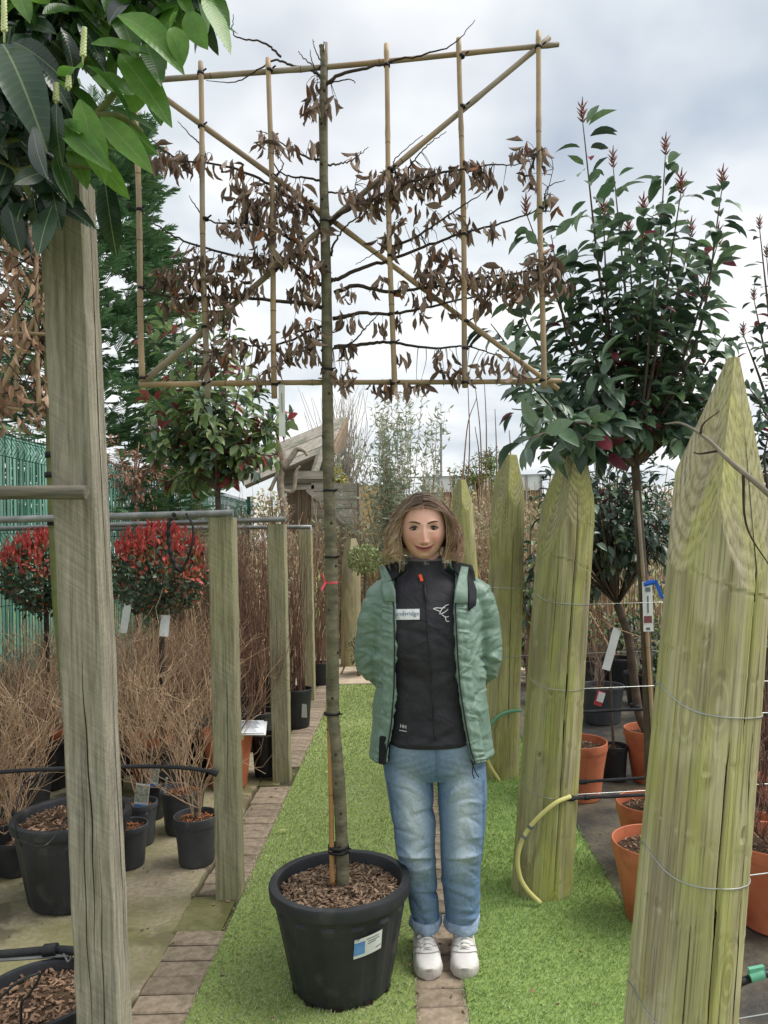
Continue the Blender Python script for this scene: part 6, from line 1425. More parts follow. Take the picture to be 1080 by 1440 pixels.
leafy_tree(rl, g, top, st, 2100, 300, red=0.08, dark=0.26, sc=1.25, buds=14)
# ================================================================== RIGHT BED
potted(925, 1293, 0.165, 0.315, m_terra, 'terracotta pot of bark chips tucked behind the nearest pointed post', None, None, 'pot', chips=200, mchip=m_chip, name='plant_pot', rb=0.122, lip=0.05)
g = G(918, 1222); YR = g.y
pr_ = thing('evergreen_tree', 'tall open evergreen with dark leaves, pink bud clusters and blue ribbon label', 'tree', tuple(g))
make_pot(pr_, g, 0.150, 0.11, 0.31, m_terra, lip=0.05, lw=0.006, chips=120, seg=44)
top = P(893, 650, YR)
ends = [(819, 168), (862, 232), (848, 298), (936, 214), (958, 268), (1016, 262), (905, 300), (884, 330), (800, 380), (930, 310), (972, 330), (1010, 340), (990, 420), (740, 300), (715, 400), (690, 455), (775, 330), (830, 400), (870, 390), (920, 390), (955, 400), (1020, 470), (1000, 540), (965, 560), (760, 470), (720, 575), (735, 620), (770, 640), (800, 520), (840, 500), (880, 480), (930, 500), (815, 620), (850, 640), (960, 620), (905, 600), (870, 570), (790, 570), (940, 560), (1005, 600), (745, 540), (860, 440), (900, 440), (940, 450)]
mph_r = [leafM('evergreen_leaf', [s(74, 102, 74), s(106, 136, 102), s(138, 160, 140), s(118, 148, 98)], 0.32, 0.22, 0.5), leafM('evergreen_dark', [s(54, 74, 62), s(80, 102, 88), s(116, 134, 124)], 0.28, 0.12, 0.55), leafM('evergreen_red', [s(116, 52, 64), s(150, 70, 84), s(92, 48, 60)], 0.4, 0.3, 0.4)]
st = []
for (ex_, ey_) in ends:
    e3 = P(ex_, ey_, YR+rng.normal(0, .16)-(.36 if (ex_ < 870 and ey_ > 490) else 0)); mid = Vector(top).lerp(e3, 0.45)
    mid.x = top.x + (e3.x-top.x)*(0.62 if ey_ < 560 else 0.5); mid += Vector((0, 0, 0.02 if ey_ < 560 else 0.10)); st.append([top-Vector((0, 0, 0.02)), mid+Vector(rng.normal(0, .02, 3)), e3])
leafy_tree(pr_, (g.x, g.y, 0.26), top, st, 1900, 300, red=0.03, dark=0.32, sc=1.34, trunk_r=0.027, buds=14, mats=mph_r, up_bias=0.72)
cane(pr_, P(925, 1120, YR-0.03), P(896, 690, YR-0.035), 0.009, m_caneg, 5, 0.002, 'stake')
mb = MB(); q = P(911, 852, YR-0.06); mb.bar(P(910, 818, YR-0.055), P(912, 888, YR-0.06), 0.045, 0.0012, (0, 1, 0)); lb = obj('hanging_label', mb, m_label, pr_, 0)
for y0, y1, w, m in ((826, 832, .022, m_ink), (838, 862, .006, m_ink), (866, 876, .036, M('maroon_print', s(110, 60, 66), s(130, 74, 78), 20, rough=.6, bump=0)), (879, 886, .018, m_ink)):
    mb = MB(); mb.bar(P(911, y0, YR-0.0585), P(911.5, y1, YR-0.0610), w, 0.0010, (0, 1, 0)); obj('label_print', mb, m, lb, 0)
m_rib = M('blue_ribbon', s(28, 84, 176), s(44, 110, 204), 10, rough=0.45, bump=0)
mb = MB(); mb.tube([P(905, 822, YR-0.05), P(920, 818, YR-0.052)], 0.012, 8); mb.bar(P(921, 816, YR-0.05), P(932, 842, YR-0.05), 0.016, 0.001, (0, 1, 0.3)); obj('blue_ribbon', mb, m_rib, pr_, 0)
# ---- dense dark standard beside it
g = G(915, 1098); YD = g.y
dk = thing('evergreen_bush', 'dense dark leaved lollipop bush between the two pointed posts', 'bush', tuple(g))
make_pot(dk, g, 0.15, 0.11, 0.33, m_terra, lip=0.05, lw=0.006, chips=60, seg=44)
mb = MB(); cpt = curve_pts([(g.x, g.y, 0.28), P(898, 1000, YD), P(884, 900, YD), P(868, 850, YD)], 20); mb.tube(cpt, np.linspace(0.030, 0.022, 20), 10); obj('trunk', mb, m_phb, dk, 180)
for py in (993, 1036): q = P(893 if py < 1000 else 899, py, YD); mb = MB(); mb.tube([q-Vector((0, 0, .014)), q+Vector((0, 0, .014))], 0.033, 12); obj('tie', mb, m_tie, dk, 180)
cc = np.array(P(845, 745, YD)); Ms, mo = [], []
for p in crown_pts(cc, (0.60, 0.46, 0.58), 2300, 0.2, 34, 0.40):
    v = (p-cc); d = v/np.linalg.norm(v)+rng.normal(0, .6, 3)+np.array([0, 0, -.15]); Ms.append(lmat(p, d, v+np.array([0, 0, .6]), rng.uniform(.6, 1.0))); mo.append(2 if rng.random() < .02 else int(rng.random() < .75))
foliage(dk, 'leaf', ph_t, [mph_r[0], mph_r[1], mph_r[2]], Ms, 300, 'more_leaves', mat_of=mo)
mb = MB()
for _ in range(60):
    v = rvec(); v[2] = abs(v[2])*.9+.1; e_ = cc+v*np.array([.45, .38, .42]); mb.tube(curve_pts([cpt[-1], cpt[-1]*.5+e_*.5+np.array([0, 0, -.04]), e_], 8), [0.008, 0.002], 5)
obj('branches', mb, m_phb, dk, 180, 'stuff')
mb = MB(); mb.bar(P(868, 884, YD-.3), P(852, 942, YD-.32), 0.048, 0.0012, (0, 1, 0)); obj('plant_tag', mb, m_label, dk, 0)
mb = MB(); mb.tube(curve_pts([P(845, 870, YD-.2), P(868, 884, YD-.3), P(930, 905, YD-.3)], 12), 0.003, 5); obj('tag_string', mb, m_tan, dk, 180)
# ---- other pots
potted(813, 1122, 0.168, 0.335, m_terra, 'wide terracotta pot of straw mulch behind the hose post', None, None, 'pot', chips=160, mchip=m_straw, name='plant_pot', rb=0.128, lip=0.05)
r_ = potted(864, 1098, 0.083, 0.225, m_blackpot, 'small black pot with one thin upright stem behind the terracotta pots', None, None, 'sapling', chips=30, name='potted_sapling')
mb = MB(); gg = G(864, 1098); mb.tube(curve_pts([gg+Vector((0, 0, .18)), P(860, 1000, gg.y), P(856, 885, gg.y)], 14), [0.010, 0.006], 7); obj('stem', mb, m_phb, r_, 180)
m_redtag = M('red_tag', s(176, 60, 60), s(196, 80, 76), 10, rough=.6, bump=0)
mb = MB(); mb.bar(P(846, 972, gg.y-.05), P(840, 992, gg.y-.05), 0.05, 0.0015, (0, 1, 0.1)); tg = obj('red_tag', mb, m_redtag, r_, 0)
mb = MB(); mb.bar(P(847, 974, gg.y-.053), P(843, 987, gg.y-.053), 0.042, 0.0012, (0, 1, 0.1)); obj('tag_paper', mb, m_label, tg, 0)
potted(847, 1016, 0.175, 0.31, m_greypot, 'large grey pot standing on the weed fabric behind the small black pot', dict(h=0.5, spread=.2, n=14, seed=61), m_brt, chips=30)
potted(1092, 1300, 0.175, 0.335, m_terra, 'terracotta pot with a scraggly bare shrub right of the nearest post', dict(h=0.55, spread=0.3, n=26, r0=.005, stems=4, upright=.5, crook=.1, seed=62), m_redt, chips=140, rb=0.13, lip=0.05)
potted(1075, 1225, 0.16, 0.32, m_terra, 'terracotta pot of bark behind the scraggly bare shrub', dict(h=0.6, spread=0.25, n=16, r0=.005, stems=3, upright=.5, seed=63), m_redt, chips=120, rb=0.12, lip=0.05)
potted(1105, 1160, 0.15, 0.3, m_blackpot, 'black pot with thick bare trunks at the fabric edge', dict(h=1.0, spread=0.2, n=10, r0=.016, stems=4, seed=64), m_phb, chips=40)
RG = 'black nursery pots of low evergreen plants on the fabric'
m_lowg = [leafM('low_green', [s(58, 84, 50), s(88, 118, 66), s(120, 148, 80)], 0.4, .25, .4), leafM('low_dark', [s(40, 58, 44), s(60, 80, 60)], .35, .15, .5)]
k = 0
for px, py, rr_, hh in ((780, 990, .17, .5), (905, 992, .17, .55), (935, 1012, .16, .4), (760, 965, .17, .45), (815, 968, .17, .5), (870, 966, .17, .5), (925, 968, .17, .5), (980, 985, .17, .6), (1040, 1000, .17, .7), (1075, 1040, .17, .8), (700, 960, .16, .4), (985, 950, .18, .7), (1060, 955, .18, .9)):
    r_ = potted(px, py, .165, .3, m_blackpot, 'low evergreen in a black nursery pot on the weed fabric rows' if hh < .52 else 'taller bushy evergreen in a black nursery pot on the weed fabric', None, None, 'plant', chips=0, name='potted_plant', group=RG)
    gg = G(px, py); Ms = []; cc = np.array([gg.x, gg.y, .3+hh*.5])
    for p in crown_pts(cc, (.26, .26, hh*.55), 190, .1, 9, .5): Ms.append(lmat(p, p-cc+rng.normal(0, .1, 3), (0, 0, 1), rng.uniform(.5, .9)))
    foliage(r_, 'leaf', ph_t, m_lowg, Ms, 0, 'foliage'); k += 1
# ---- irrigation lines and valve
for lab, pts_, r_ in (('black drip line strung behind the terracotta pots at pot height', [(740, 1000), (815, 1001), (880, 998), (960, 997)], .009), ('black drip line with joint level with the wide terracotta pot rim', [(805, 1101), (840, 1098), (905, 1094), (960, 1090)], .009)):
    mb = MB(); c = curve_pts([P(*q, 4.1) for q in pts_], 20); mb.tube(c, r_, 8); mb.tube(c[2:5], r_*1.6, 8); solo('drip_line', mb, m_tube, lab, 'pipe')
mb = MB(); c = curve_pts([P(796, 1123, b2.y-.10), P(830, 1121, b2.y-.06), P(880, 1119, b2.y), P(960, 1114, b2.y+.1)], 20); mb.tube(c, .0085, 8); mb.tube(c[0:3], .0125, 8); mb.tube(c[5:7], .012, 8)
solo('drip_line', mb, m_tube, 'black drip line joined to the yellow hose on the post', 'pipe')
m_valve = M('green_valve', s(96, 170, 140), s(130, 196, 168), 10, rough=.4, bump=0)
vr = thing('irrigation_pipe', 'short black irrigation pipe with a pale green valve at the foot of the nearest post', 'pipe', tuple(P(1030, 1388, 1.95)))
mb = MB(); c = curve_pts([P(1020, 1392, 1.95), P(1045, 1380, 1.95), P(1075, 1370, 1.98), P(1110, 1362, 2.0)], 16); mb.tube(c, .010, 10); mb.tube(c[0:5], [.016, .018, .015, .017, .012], 10); obj('tube', mb, m_tube, vr, 180)
mb = MB(); q = P(1064, 1372, 1.95); mb.tube([q-Vector((.018, 0, .004)), q+Vector((.018, 0, .006))], .014, 10); mb.box(q+Vector((0, 0, .016)), (.04, .012, .014), (0, R(-10), 0)); obj('valve', mb, m_valve, vr, 40)
# ---- hoses
m_hose = M('yellow_hose', s(196, 188, 116), s(218, 210, 142), 8, rough=.5, bump=.05)
m_hoseg = M('green_hose', s(92, 150, 118), s(116, 170, 138), 8, rough=.5, bump=0)
hz = thing('garden_hose', 'pale yellow hose arching down the foot of the pointed post', 'hose', tuple(P(757, 1268, b2.y-.17)))
yh = b2.y-.145
mb = MB(); mb.tube(curve_pts([P(802, 1120, yh+.03), P(780, 1130, yh), P(752, 1155, yh), P(736, 1178, yh), P(728, 1205, yh), P(731, 1232, yh), P(742, 1252, yh-.01), P(760, 1270, yh-.02)], 50), .0095, 10); obj('hose', mb, m_hose, hz, 180)
for q in ((745, 1163), (737, 1177)):
    q = P(*q, yh); mb = MB(); mb.tube([q-Vector((.004, 0, .005)), q+Vector((.004, 0, .005))], .0125, 10); mb.box(q+Vector((.014, -.004, 0)), (.012, .01, .01)); obj('hose_clamp', mb, m_galv, hz, 40)
y3 = b3.y-.14
hz = thing('garden_hose', 'green and yellow hose at the half hidden pointed post', 'hose', tuple(P(703, 1098, y3)))
mb = MB(); mb.tube(curve_pts([P(733, 999, y3), P(715, 1001, y3), P(700, 1008, y3), P(688, 1022, y3)], 20), .010, 8); obj('green_end', mb, m_hoseg, hz, 180)
mb = MB(); mb.tube(curve_pts([P(688, 1022, y3), P(682, 1045, y3), P(687, 1072, y3), P(703, 1099, y3)], 20), .010, 8); obj('yellow_end', mb, m_hose, hz, 180)
# ---- bare branch crossing the nearest post
br = thing('bare_shrub', 'bare grey branch slanting across the nearest pointed post', 'branch', (1.5, 1.52, 0))
mb = MB(); mb.tube(curve_pts([(1.5, 1.52, 0), (1.35, 1.52, .8), P(1180, 790, 1.5), P(1080, 694, 1.5), P(1030, 652, 1.5), P(995, 618, 1.5), P(960, 596, 1.52), P(935, 596, 1.55)], 60), [0.012, 0.008, 0.0065, 0.005, 0.003, 0.0012], 8); obj('main_stem', mb, M('grey_twig', s(120, 110, 102), s(160, 150, 140), 20, rough=.8, bump=.2), br, 180)
for pl in ([(985, 610), (990, 595), (1012, 578)], [(1010, 634), (985, 638), (975, 636)], [(1080, 694), (1075, 640), (1085, 600)], [(1045, 664), (1050, 740), (1085, 800)]):
    mb = MB(); mb.tube(curve_pts([P(*q, 1.5) for q in pl], 12), [.003, .001], 6); obj('twig', mb, m_twig, br, 180)
# second evergreen at the right edge
g = P(1108, 1150, 3.6); g.z = 0
p2r = thing('evergreen_tree', 'evergreen with bare dark shoots leaning in from beyond the nearest post', 'tree', tuple(g)); make_pot(p2r, g, .16, .12, .32, m_terra, chips=20)
top = P(1100, 640, 3.6); st = []
for (ex_, ey_) in [(1068, 320), (1078, 360), (1060, 420), (1045, 470), (1085, 480), (1050, 540), (1070, 580), (1100, 420), (1130, 500), (1120, 350), (1045, 600), (1065, 650), (1055, 700), (1080, 720), (1120, 620)]:
    e3 = P(ex_, ey_, 3.6+rng.normal(0, .15)); st.append([top, Vector(top).lerp(e3, .5)+Vector((0, 0, .04)), e3])
leafy_tree(p2r, (g.x, g.y, .25), top, st, 300, 150, red=.05, dark=.5, sc=.9, buds=4, mats=mph_r)
# fill bushes further right and behind
def bush(name, label, px, py, Y, rad, n, mats, tpls, cat='bush', sc=1.0, clumps=24, base=True, group=None):
    c = np.array(P(px, py, Y)); r = thing(name, label, cat, (c[0], c[1], 0), group); Ms = []
    for p in crown_pts(c, rad, n, .2, clumps, .45):
        v = p-c; Ms.append(lmat(p, v/np.linalg.norm(v)+rng.normal(0, .6, 3), v+np.array([0, 0, .5]), sc*rng.uniform(.6, 1.1)))
    foliage(r, 'leaf', tpls, mats, Ms, 0, 'foliage')
    mb = MB()
    for _ in range(14):
        v = rvec(); v[2] = abs(v[2]); e_ = c+v*np.array(rad)*.8; mb.tube(curve_pts([(c[0], c[1], 0), (c[0], c[1], max(.2, c[2]-rad[2]*.8)), e_], 8), [.02, .003], 5)
    obj('stems', mb, m_brt, r, 180, 'stuff'); return r
bush('evergreen_bush', 'dark glossy bush filling the gap right of the lollipop bush', 985, 760, 5.6, (.75, .5, .75), 900, [mph_r[0], mph_r[1]], ph_t, sc=.95)
bush('evergreen_bush', 'dark bush with pinkish buds beside the half hidden post', 742, 800, 5.6, (.34, .3, .6), 500, [mph_r[1], m_phl[0]], ph_t, sc=.7)
bush('evergreen_bush', 'wide dark bush behind the nearest post at the right fence line', 1075, 800, 5.2, (.6, .5, 1.0), 900, [mph_r[0], mph_r[1]], ph_t, sc=.95)
# ================================================================== BACKGROUND
# conifer
m_con = [leafM('conifer_spray', [s(72, 106, 74), s(96, 130, 92), s(126, 158, 116), s(82, 116, 84)], .6, .15, .2)]
def frond(seed):
    r_ = np.random.default_rng(seed); V, Fq = [], []; n = 11
    for i in range(n):
        t = i/n
        for sd_ in (-1, 1):
            L = 0.32*(1-t)*0.55+0.05; b0 = np.array([0, 0.30*t, -0.03*t*t]); d = np.array([sd_*0.75, 0.75, r_.normal(0, .15)]); d /= np.linalg.norm(d)
            w = np.array([0.008, 0.0, 0.006]); k = len(V); tip = b0+d*L*r_.uniform(.7, 1.1)+np.array([0, .02, -.02])
            V += [b0-w, b0+w, (b0+tip)/2+w*1.2, tip, (b0+tip)/2-w*1.2]; Fq += [[k, k+1, k+2, k+4], [k+4, k+2, k+3, k+3]]
    return np.array(V), np.array([f for f in Fq if len(set(f)) == 4]), np.array([f[:3] for f in Fq if len(set(f)) < 4])
ftp = []
for sd_ in range(4):
    V, Q, T = frond(sd_); Q2 = np.concatenate([Q, np.stack([T[:, 0], T[:, 1], T[:, 2], T[:, 2]], 1)[:0]]); 
    T4 = T; ftp.append((V, np.concatenate([Q[:, [0, 1, 2]], Q[:, [0, 2, 3]], T4])))
cf = np.array(P(132, 700, 9.0)); cr = thing('conifer_tree', 'tall feathery dark green conifer beyond the mesh fence', 'tree', (cf[0], cf[1], 0))
mb = MB(); mb.tube([(cf[0], cf[1], 0), (cf[0], cf[1], 6.6)], [.14, .03], 10); obj('trunk', mb, m_bark2, cr, 180)
Ms = []
for _ in range(2600):
    z = rng.uniform(1.6, 6.6); wmax = 1.35*(1-(z-1.2)/8.5)+.1; a = rng.random()*6.283; q = rng.uniform(.35, 1)**.6*wmax*(1+.22*math.sin(z*9+a*2))
    p = np.array([cf[0]+math.cos(a)*q, cf[1]+math.sin(a)*q, z]); Ms.append(lmat(p, (math.cos(a)+rng.normal(0, .3), math.sin(a)+rng.normal(0, .3), .45+rng.normal(0, .25)), (0, 0, 1), rng.uniform(.6, 1.1)))
foliage(cr, 'spray', ftp, m_con, Ms, 120, 'sprays')
bush('brown_shrub', 'pinkish brown tangled shrub against the fence below the conifer', 190, 660, 7.2, (.5, .4, .35), 500, [leafM('pink_brown', [s(150, 112, 98), s(176, 136, 116)], .8, .2, .1)], small_t, 'shrub', 1.3)
# olive and grey-green background shrubs
m_olv = [leafM('olive_leaf', [s(140, 152, 126), s(170, 180, 154), s(196, 204, 182), s(112, 126, 98)], .5, .25, .3)]
olv_t = [leaf_tpl(.065, .016, 3, .3, .3, 0, .05, .8, k) for k in range(3)]
YO = 10.2; g = P(560, 900, YO); g.z = 0; ol = thing('olive_tree', 'wispy grey green olive tree behind the head of the standing person', 'tree', tuple(g)); Ms = []
for k in range(46):
    ex_, ey_ = rng.normal(572, 46), rng.uniform(548, 740)
    if rng.random() < .3: ex_ = rng.normal(562, 28); ey_ = rng.uniform(548, 620)
    e3 = np.array(P(ex_, ey_, YO+rng.normal(0, .35))); b0 = np.array((g.x, g.y, .9)); mid = b0*.5+e3*.5+np.array([(e3[0]-b0[0])*.18, 0, -.05])+rng.normal(0, .06, 3)
    c = curve_pts([b0, mid, e3], 26); mb = MB(); mb.tube(c, np.linspace(.009, .003, 26), 5); obj('branch', mb, m_tan, ol, 180)
    for i in range(5, 26):
        for _ in range(6): Ms.append(lmat(c[i]+rng.normal(0, .05, 3), (rng.normal(0, .7), rng.normal(0, .7), rng.normal(.4, .5)), rvec(), rng.uniform(1.0, 1.7)))
mb = MB(); mb.tube([(g.x, g.y, 0), (g.x+.03, g.y, .95)], [.05, .04], 8); obj('trunk', mb, m_brt, ol, 180)
foliage(ol, 'leaf', olv_t, m_olv, Ms, 0, 'leaves')
# topiary ball
m_lime = [leafM('lime_leaf', [s(150, 162, 108), s(176, 184, 132), s(128, 142, 92), s(96, 110, 74)], .45, .25, .3)]
c = np.array(P(513, 787, 8.7)); tp = thing('topiary_ball', 'small pale green clipped ball tree beside the pale round post', 'topiary', (c[0], c[1], 0)); Ms = []
for _ in range(1100):
    v = rvec(); Ms.append(lmat(c+v*.19*rng.uniform(.75, 1.08)*np.array([1, 1, .85]), v+rng.normal(0, .4, 3)+np.array([0, 0, .4]), v, rng.uniform(.7, 1.1)))
foliage(tp, 'leaf', small_t, m_lime, Ms, 0, 'leaves'); mb = MB(); mb.tube([(c[0], c[1], .2), c], .018, 7); obj('trunk', mb, m_phb, tp, 180); make_pot(tp, (c[0]+.01, c[1], 0), .14, .12, .27, m_blackpot, chips=0)
bush('green_shrub', 'small dark green shrub in the gap beside the left sleeve of the person', 504, 915, 8.5, (.14, .14, .22), 260, m_lowg, small_t, 'shrub', 1.0)
# background masses of twiggy shrubs and hedges
m_h1 = [leafM('hedge_grey_green', [s(150, 152, 120), s(176, 176, 144), s(126, 132, 98), s(200, 196, 166)], .7, .2, .2), leafM('hedge_tan', [s(190, 170, 138), s(212, 194, 162), s(168, 150, 122)], .8, .2, .1)]
m_h2 = [leafM('hedge_green', [s(92, 110, 58), s(124, 138, 76), s(150, 156, 96)], .6, .2, .2), m_h1[1]]
def mass(name, label, x0, x1, y0, y1, h0, h1, n, mats, cat, tw=260, sc=1.6, seed=0):
    r = thing(name, label, cat, ((x0+x1)/2, (y0+y1)/2, 0)); Ms = []; mb = MB()
    for _ in range(n):
        x = rng.uniform(x0, x1); y = rng.uniform(y0, y1); hm = h0+(h1-h0)*(.5+.5*math.sin(x*2.1+seed)*math.sin(x*.9+y+seed)); z = hm*rng.random()**.55
        Ms.append(lmat((x, y, z), rng.normal(0, 1, 3)+np.array([0, 0, .6]), rvec(), sc*rng.uniform(.6, 1.2)))
    foliage(r, 'leaf', small_t, mats, Ms, 0, 'foliage')
    for _ in range(tw):
        x = rng.uniform(x0, x1); y = rng.uniform(y0, y1); hm = (h0+h1)*.5*rng.uniform(.7, 1.25); p = np.array([x, y, 0]); e_ = p+np.array([rng.normal(0, .3), rng.normal(0, .2), hm]); mb.tube(curve_pts([p, (p+e_)/2+rng.normal(0, .08, 3), e_], 7), [.012, .004], 4, False)
    obj('stems', mb, m_tan, r, 180, 'stuff'); return r
mass('shrub_bed', 'tan and grey green shrubs behind the person on the right of her head', .4, 3.2, 9.5, 12, 1.6, 2.4, 9000, m_h1, 'shrubs', seed=1)
mass('shrub_bed', 'grey green shrubs under the olive tree left of the person', -1.2, .8, 10.4, 12.2, 1.5, 2.1, 6500, m_h1, 'shrubs', seed=2, tw=160)
mass('hedge', 'long mixed hedge closing off the far end of the nursery', -14, 16, 20, 23, 2.3, 3.1, 16000, m_h2, 'hedge', sc=3.6, seed=3, tw=300)
mass('shrub_bed', 'brown twiggy shrub rows beyond the last square post', -3.2, -1.2, 8.5, 11, 1.2, 1.9, 4200, m_h1, 'shrubs', seed=4, tw=420)
mass('shrub_bed', 'tan shrubs behind the black pots on the right', 2.4, 6.5, 8, 11, 1.5, 2.2, 5200, m_h1, 'shrubs', seed=5, tw=300)
bush('lime_bush', 'bright yellow green bush on the timber cabin deck', 476, 675, 11.4, (.14, .15, .26), 420, [leafM('lime_foliage', [s(196, 196, 80), s(214, 208, 104), s(170, 176, 66)], .6, .3, .2)], small_t, 'bush', 1.3)
bush('green_bush', 'rounded olive green bush under the tall bare saplings', 672, 668, 13.5, (.55, .5, .42), 900, m_h2[:1], small_t, 'bush', 1.8)
bush('green_bush', 'dark conifer tips rising beyond the bare saplings', 690, 645, 16, (.5, .4, .35), 380, [m_con[0]], small_t, 'bush', 2.0)
# tall bare saplings against the sky
sp_ = 'tall bare saplings standing against the sky'
for i, (a, m_, b_) in enumerate([((651, 760), (660, 640), (658, 535)), ((648, 760), (656, 610), (670, 560)), ((678, 760), (676, 620), (668, 540)), ((683, 760), (684, 610), (681, 535)), ((700, 760), (698, 630), (696, 575)), ((720, 760), (718, 640), (716, 605)), ((672, 760), (674, 650), (668, 600))]):
    q = P(*a, 12.5); mb = MB(); mb.tube(curve_pts([(q.x, q.y, 0), q, P(*m_, 12.5), P(*b_, 12.5)], 20), [.022, .014, .006], 6); solo('bare_sapling', mb, m_brt, 'tall thin bare sapling stem behind the shoulder of the person', 'sapling', sp_)
q = P(620, 770, 30); mb = MB(); mb.tube([(q.x, 30, 0), P(620, 595, 30)], .05, 6); mb.bar(P(613, 619, 30), P(622, 619, 30), .04, .04); solo('antenna_mast', mb, m_galv, 'thin grey antenna mast far behind the olive tree', 'mast')
rt_ = thing('bare_tree', 'hazy bare tree with fine vertical twigs beside the cabin roof', 'tree', tuple(Vector((P(478, 700, 17).x, 17, 0))))
mb = MB()
for _ in range(130):
    ex_, ey_ = rng.normal(482, 26), rng.uniform(535, 640); p = np.array(P(rng.normal(480, 10), 690, 17)); e_ = np.array(P(ex_, ey_, 17+rng.normal(0, .4))); mb.tube(curve_pts([p, (p+e_)/2+rng.normal(0, .1, 3), e_], 7), [.012, .004], 4, False)
obj('twigs', mb, M('hazy_twig', s(150, 140, 132), s(176, 168, 160), 10, rough=.9, bump=0), rt_, 180, 'stuff'); mb = MB(); mb.tube([tuple(rt_.location), P(480, 690, 17)], [.1, .06], 8); obj('trunk', mb, m_brt, rt_, 180)
# white polytunnel
m_white = M('white_plastic_wall', s(214, 216, 218), s(232, 234, 236), 3, rough=.6, bump=0)
gh = thing('polytunnel', 'low white polytunnel wall far behind the person', 'greenhouse', tuple(Vector((P(640, 700, 26).x, 26, 0))))
a, b_ = P(596, 690, 26), P(760, 690, 26); zt = P(640, 672, 26).z
zb_ = P(640, 692, 26).z; mb = MB(); mb.box(((a.x+b_.x)/2, 26.05, zb_/2), (b_.x-a.x, .2, zb_)); obj('lower_wall', mb, m_brt, gh, 0)
mb = MB(); mb.box(((a.x+b_.x)/2, 25.97, (zb_+zt)/2), (b_.x-a.x, .2, zt-zb_)); obj('white_wall', mb, m_white, gh, 0)
for k in range(9):
    x = a.x+(b_.x-a.x)*k/8; mb = MB(); mb.box((x, 25.85, zt/2), (.07, .06, zt)); obj('frame_post', mb, m_galv, gh, 0)
mb = MB(); mb.box(((a.x+b_.x)/2, 25.85, zt+.03), (b_.x-a.x+1, .05, .05)); obj('ridge_rail', mb, m_galv, gh, 0)
# ochre hut behind the cabin
m_och = M('ochre_board', s(190, 160, 110), s(208, 180, 134), 6, stretch=(.3, 1, 8), rough=.8, bump=.2)
oh = thing('ochre_hut', 'ochre boarded hut half hidden by the olive tree', 'hut', tuple(Vector((P(520, 700, 15).x, 15, 0))))
mb = MB(); mb.box((P(515, 700, 15).x, 15.1, 1.35), (1.22, .1, 2.7)); obj('wall_core', mb, m_och, oh, 0)
for k in range(12):
    z = .15+k*.22; mb = MB(); mb.box((P(515, 700, 15).x, 15+.004*(k % 2), z), (1.25, .04, .214)); obj('board', mb, m_och, oh, 0)
# ---- timber cabin
m_shk = M('silvered_board', s(136, 128, 118), s(186, 178, 166), 5, stretch=(.6, 4, 7), rough=.9, bump=.3, c3=s(120, 124, 104), s3=3, rnd=.16)
m_shd = M('brown_board', s(110, 94, 78), s(150, 132, 112), 5, stretch=(5, 4, .6), rough=.9, bump=.3, rnd=.16)
YC = 12.6; cab = thing('timber_cabin', 'weathered timber play cabin with sloping boarded roof and plank walls', 'cabin', tuple(Vector((P(450, 780, YC).x, YC, 0))))
def quad_boards(name, p00, p10, p01, p11, n, m, th=.03, gap=.05, par=cab):
    """boards laid between two edges; p00-p10 top edge, p01-p11 bottom edge"""
    p00, p10, p01, p11 = [np.array(tuple(q)) for q in (p00, p10, p01, p11)]
    nrm = np.cross(p10-p00, p01-p00); nrm /= np.linalg.norm(nrm)
    if nrm[1] > 0: nrm = -nrm
    Vq = np.array([p00, p10, p11, p01]); Vq = np.concatenate([Vq-nrm*.03, Vq-nrm*.003]); mb = MB(); mb.add(Vq, np.array([[0, 3, 2, 1], [4, 5, 6, 7], [0, 1, 5, 4], [1, 2, 6, 5], [2, 3, 7, 6], [3, 0, 4, 7]])); obj('board_backing', mb, m_shd, par, 0)
    for i in range(n):
        a, b_ = (i+gap/2)/n, (i+1-gap/2)/n; Vq = []
        lift = .006*(i % 2)
        for dz in (0, th): Vq += [p00+(p01-p00)*a+nrm*(dz+lift), p10+(p11-p10)*a+nrm*(dz+lift), p10+(p11-p10)*b_+nrm*(dz+lift), p00+(p01-p00)*b_+nrm*(dz+lift)]
        mb = MB(); mb.add(np.array(Vq), np.array([[0, 3, 2, 1], [4, 5, 6, 7], [0, 1, 5, 4], [1, 2, 6, 5], [2, 3, 7, 6], [3, 0, 4, 7]])); obj(name, mb, m, par, 0)
quad_boards('roof_board', P(330, 650, YC+.3), P(487, 586, YC-.1), P(345, 685, YC-.8), P(463, 634, YC-1.0), 5, m_shk)
quad_boards('gable_board', P(487, 588, YC-.1), P(465, 634, YC-1.0), P(485, 628, YC), P(470, 640, YC-.9), 3, m_shd)
quad_boards('wall_board', P(395, 640, YC), P(458, 640, YC), P(395, 690, YC), P(458, 690, YC), 5, m_shk)
quad_boards('upright_board', P(403, 688, YC-1.2), P(403, 800, YC-1.2), P(440, 688, YC-1.2), P(440, 800, YC-1.2), 7, m_shd)
quad_boards('wall_board', P(438, 679, YC-1.3), P(502, 679, YC-1.3), P(438, 800, YC-1.3), P(502, 800, YC-1.3), 10, m_shk)
quad_boards('wall_board', P(502, 679, YC-1.3), P(506, 681, YC-.3), P(502, 800, YC-1.3), P(506, 795, YC-.3), 10, m_shd)
for a, b_, w in ((P(418, 668, YC-1.25), P(456, 668, YC-1.25), .12), (P(418, 674, YC-1.2), P(456, 674, YC-1.2), .06), (P(432, 688, YC-1.4), P(500, 748, YC-1.4), .07), (P(400, 687, YC-1.3), P(442, 685, YC-1.3), .06), (P(452, 634, YC-1.05), P(440, 672, YC-1.2), .1)):
    mb = MB(); mb.bar(a, b_, .06, w, (0, 0, 1)); obj('rail', mb, m_shk, cab, 0)
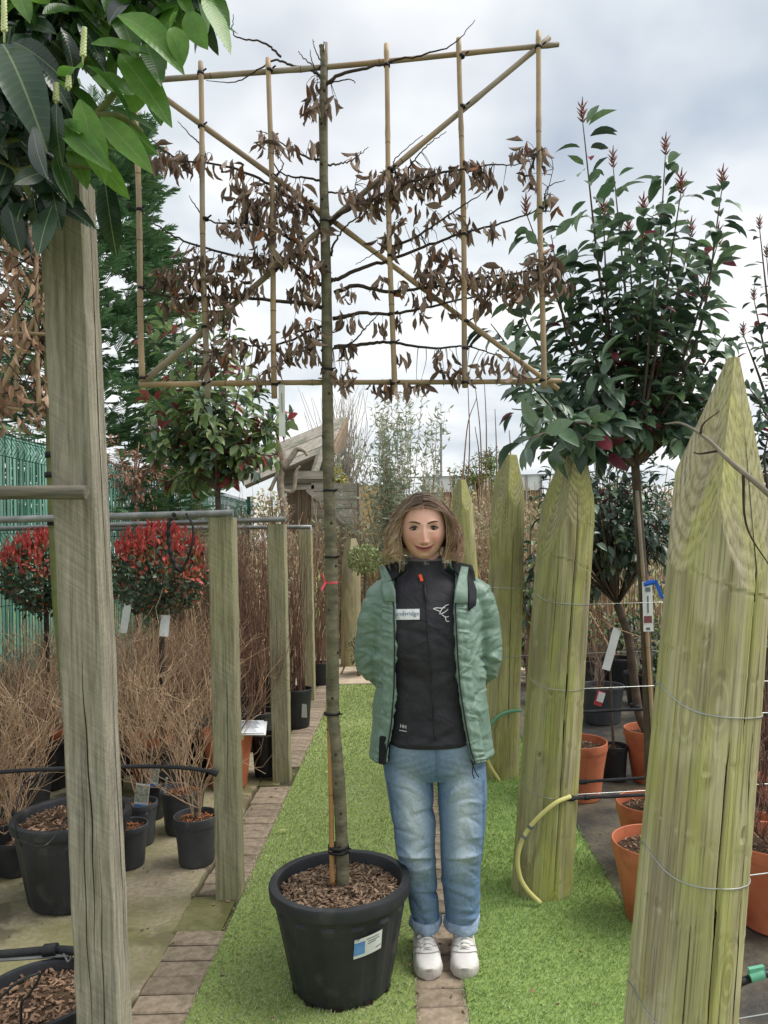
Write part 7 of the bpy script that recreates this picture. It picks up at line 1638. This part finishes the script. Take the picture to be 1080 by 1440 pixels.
m_drift = M('driftwood', s(130, 116, 102), s(184, 172, 156), 8, rough=.9, bump=.4, c3=s(86, 76, 66), s3=3)
dw = thing('driftwood_post', 'gnarled driftwood trunk standing in front of the timber cabin', 'driftwood', tuple(Vector((P(405, 760, YC-1.5).x, YC-1.5, 0))))
for pl, r_ in (([(402, 800), (400, 720), (394, 680), (398, 640), (388, 615)], .11), ([(398, 660), (412, 640), (418, 632), (428, 634), (432, 641)], .08), ([(396, 690), (412, 690), (416, 665), (422, 655)], .06), ([(380, 690), (395, 650), (385, 620)], .05)):
    mb = MB(); mb.tube(curve_pts([P(*q, YC-1.5) for q in pl], 24), [r_*.6, r_*.5, r_*.25], 9); obj('limb', mb, m_drift, dw, 180)
bush('brown_hedge', 'brown tangle of stems under the mixed leaf tree by the cabin', 385, 730, 9.5, (.35, .3, .5), 300, [m_h1[1]], small_t, 'shrub', 1.3)
# leaf litter and grit on the paving
lit = MB()
for _ in range(420):
    q = rng.random()
    if q < .45: x_, y_ = rng.uniform(-2.2, -.72), rng.uniform(2.1, 5)
    elif q < .7: x_, y_ = rng.uniform(-.02, .22), rng.uniform(2.1, 5)
    elif q < .85: x_, y_ = rng.uniform(.88, 2.2), rng.uniform(2.2, 5)
    else: x_, y_ = rng.uniform(-.7, .88), rng.uniform(2.1, 6)
    l_ = rng.uniform(.004, .016); lit.box((x_, y_, .006 if q < .85 else .026), (l_, l_*rng.uniform(.25, .7), .002), (rng.normal(0, .2), rng.normal(0, .2), rng.random()*3))
tag(obj('leaf_litter', lit, m_chip, None, 0, 'stuff'), 'bits of bark and leaf scattered over paving and turf', 'litter')
# dark fallen leaves on the turf
m_fall = leafM('fallen_leaf', [s(206, 206, 140), s(190, 180, 110)], .6, .2, .3)
for px, py, lab in ((393, 1168, 'pale yellow fallen leaf lying on the worn left turf'), (457, 1086, 'small brown fallen leaf on the turf between pot and square posts')):
    p = G(px, py, .026); mb = MB(); mb.add(*leaf_tpl(.05, .022, 4, .3, .3)); me = mb.mesh('fallen_leaf'); me.transform(Matrix.Translation(p) @ Matrix.Rotation(R(-60), 4, 'Z')); me.materials.append(m_fall); o = bpy.data.objects.new('fallen_leaf', me); COL.objects.link(o); tag(o, lab, 'leaf')
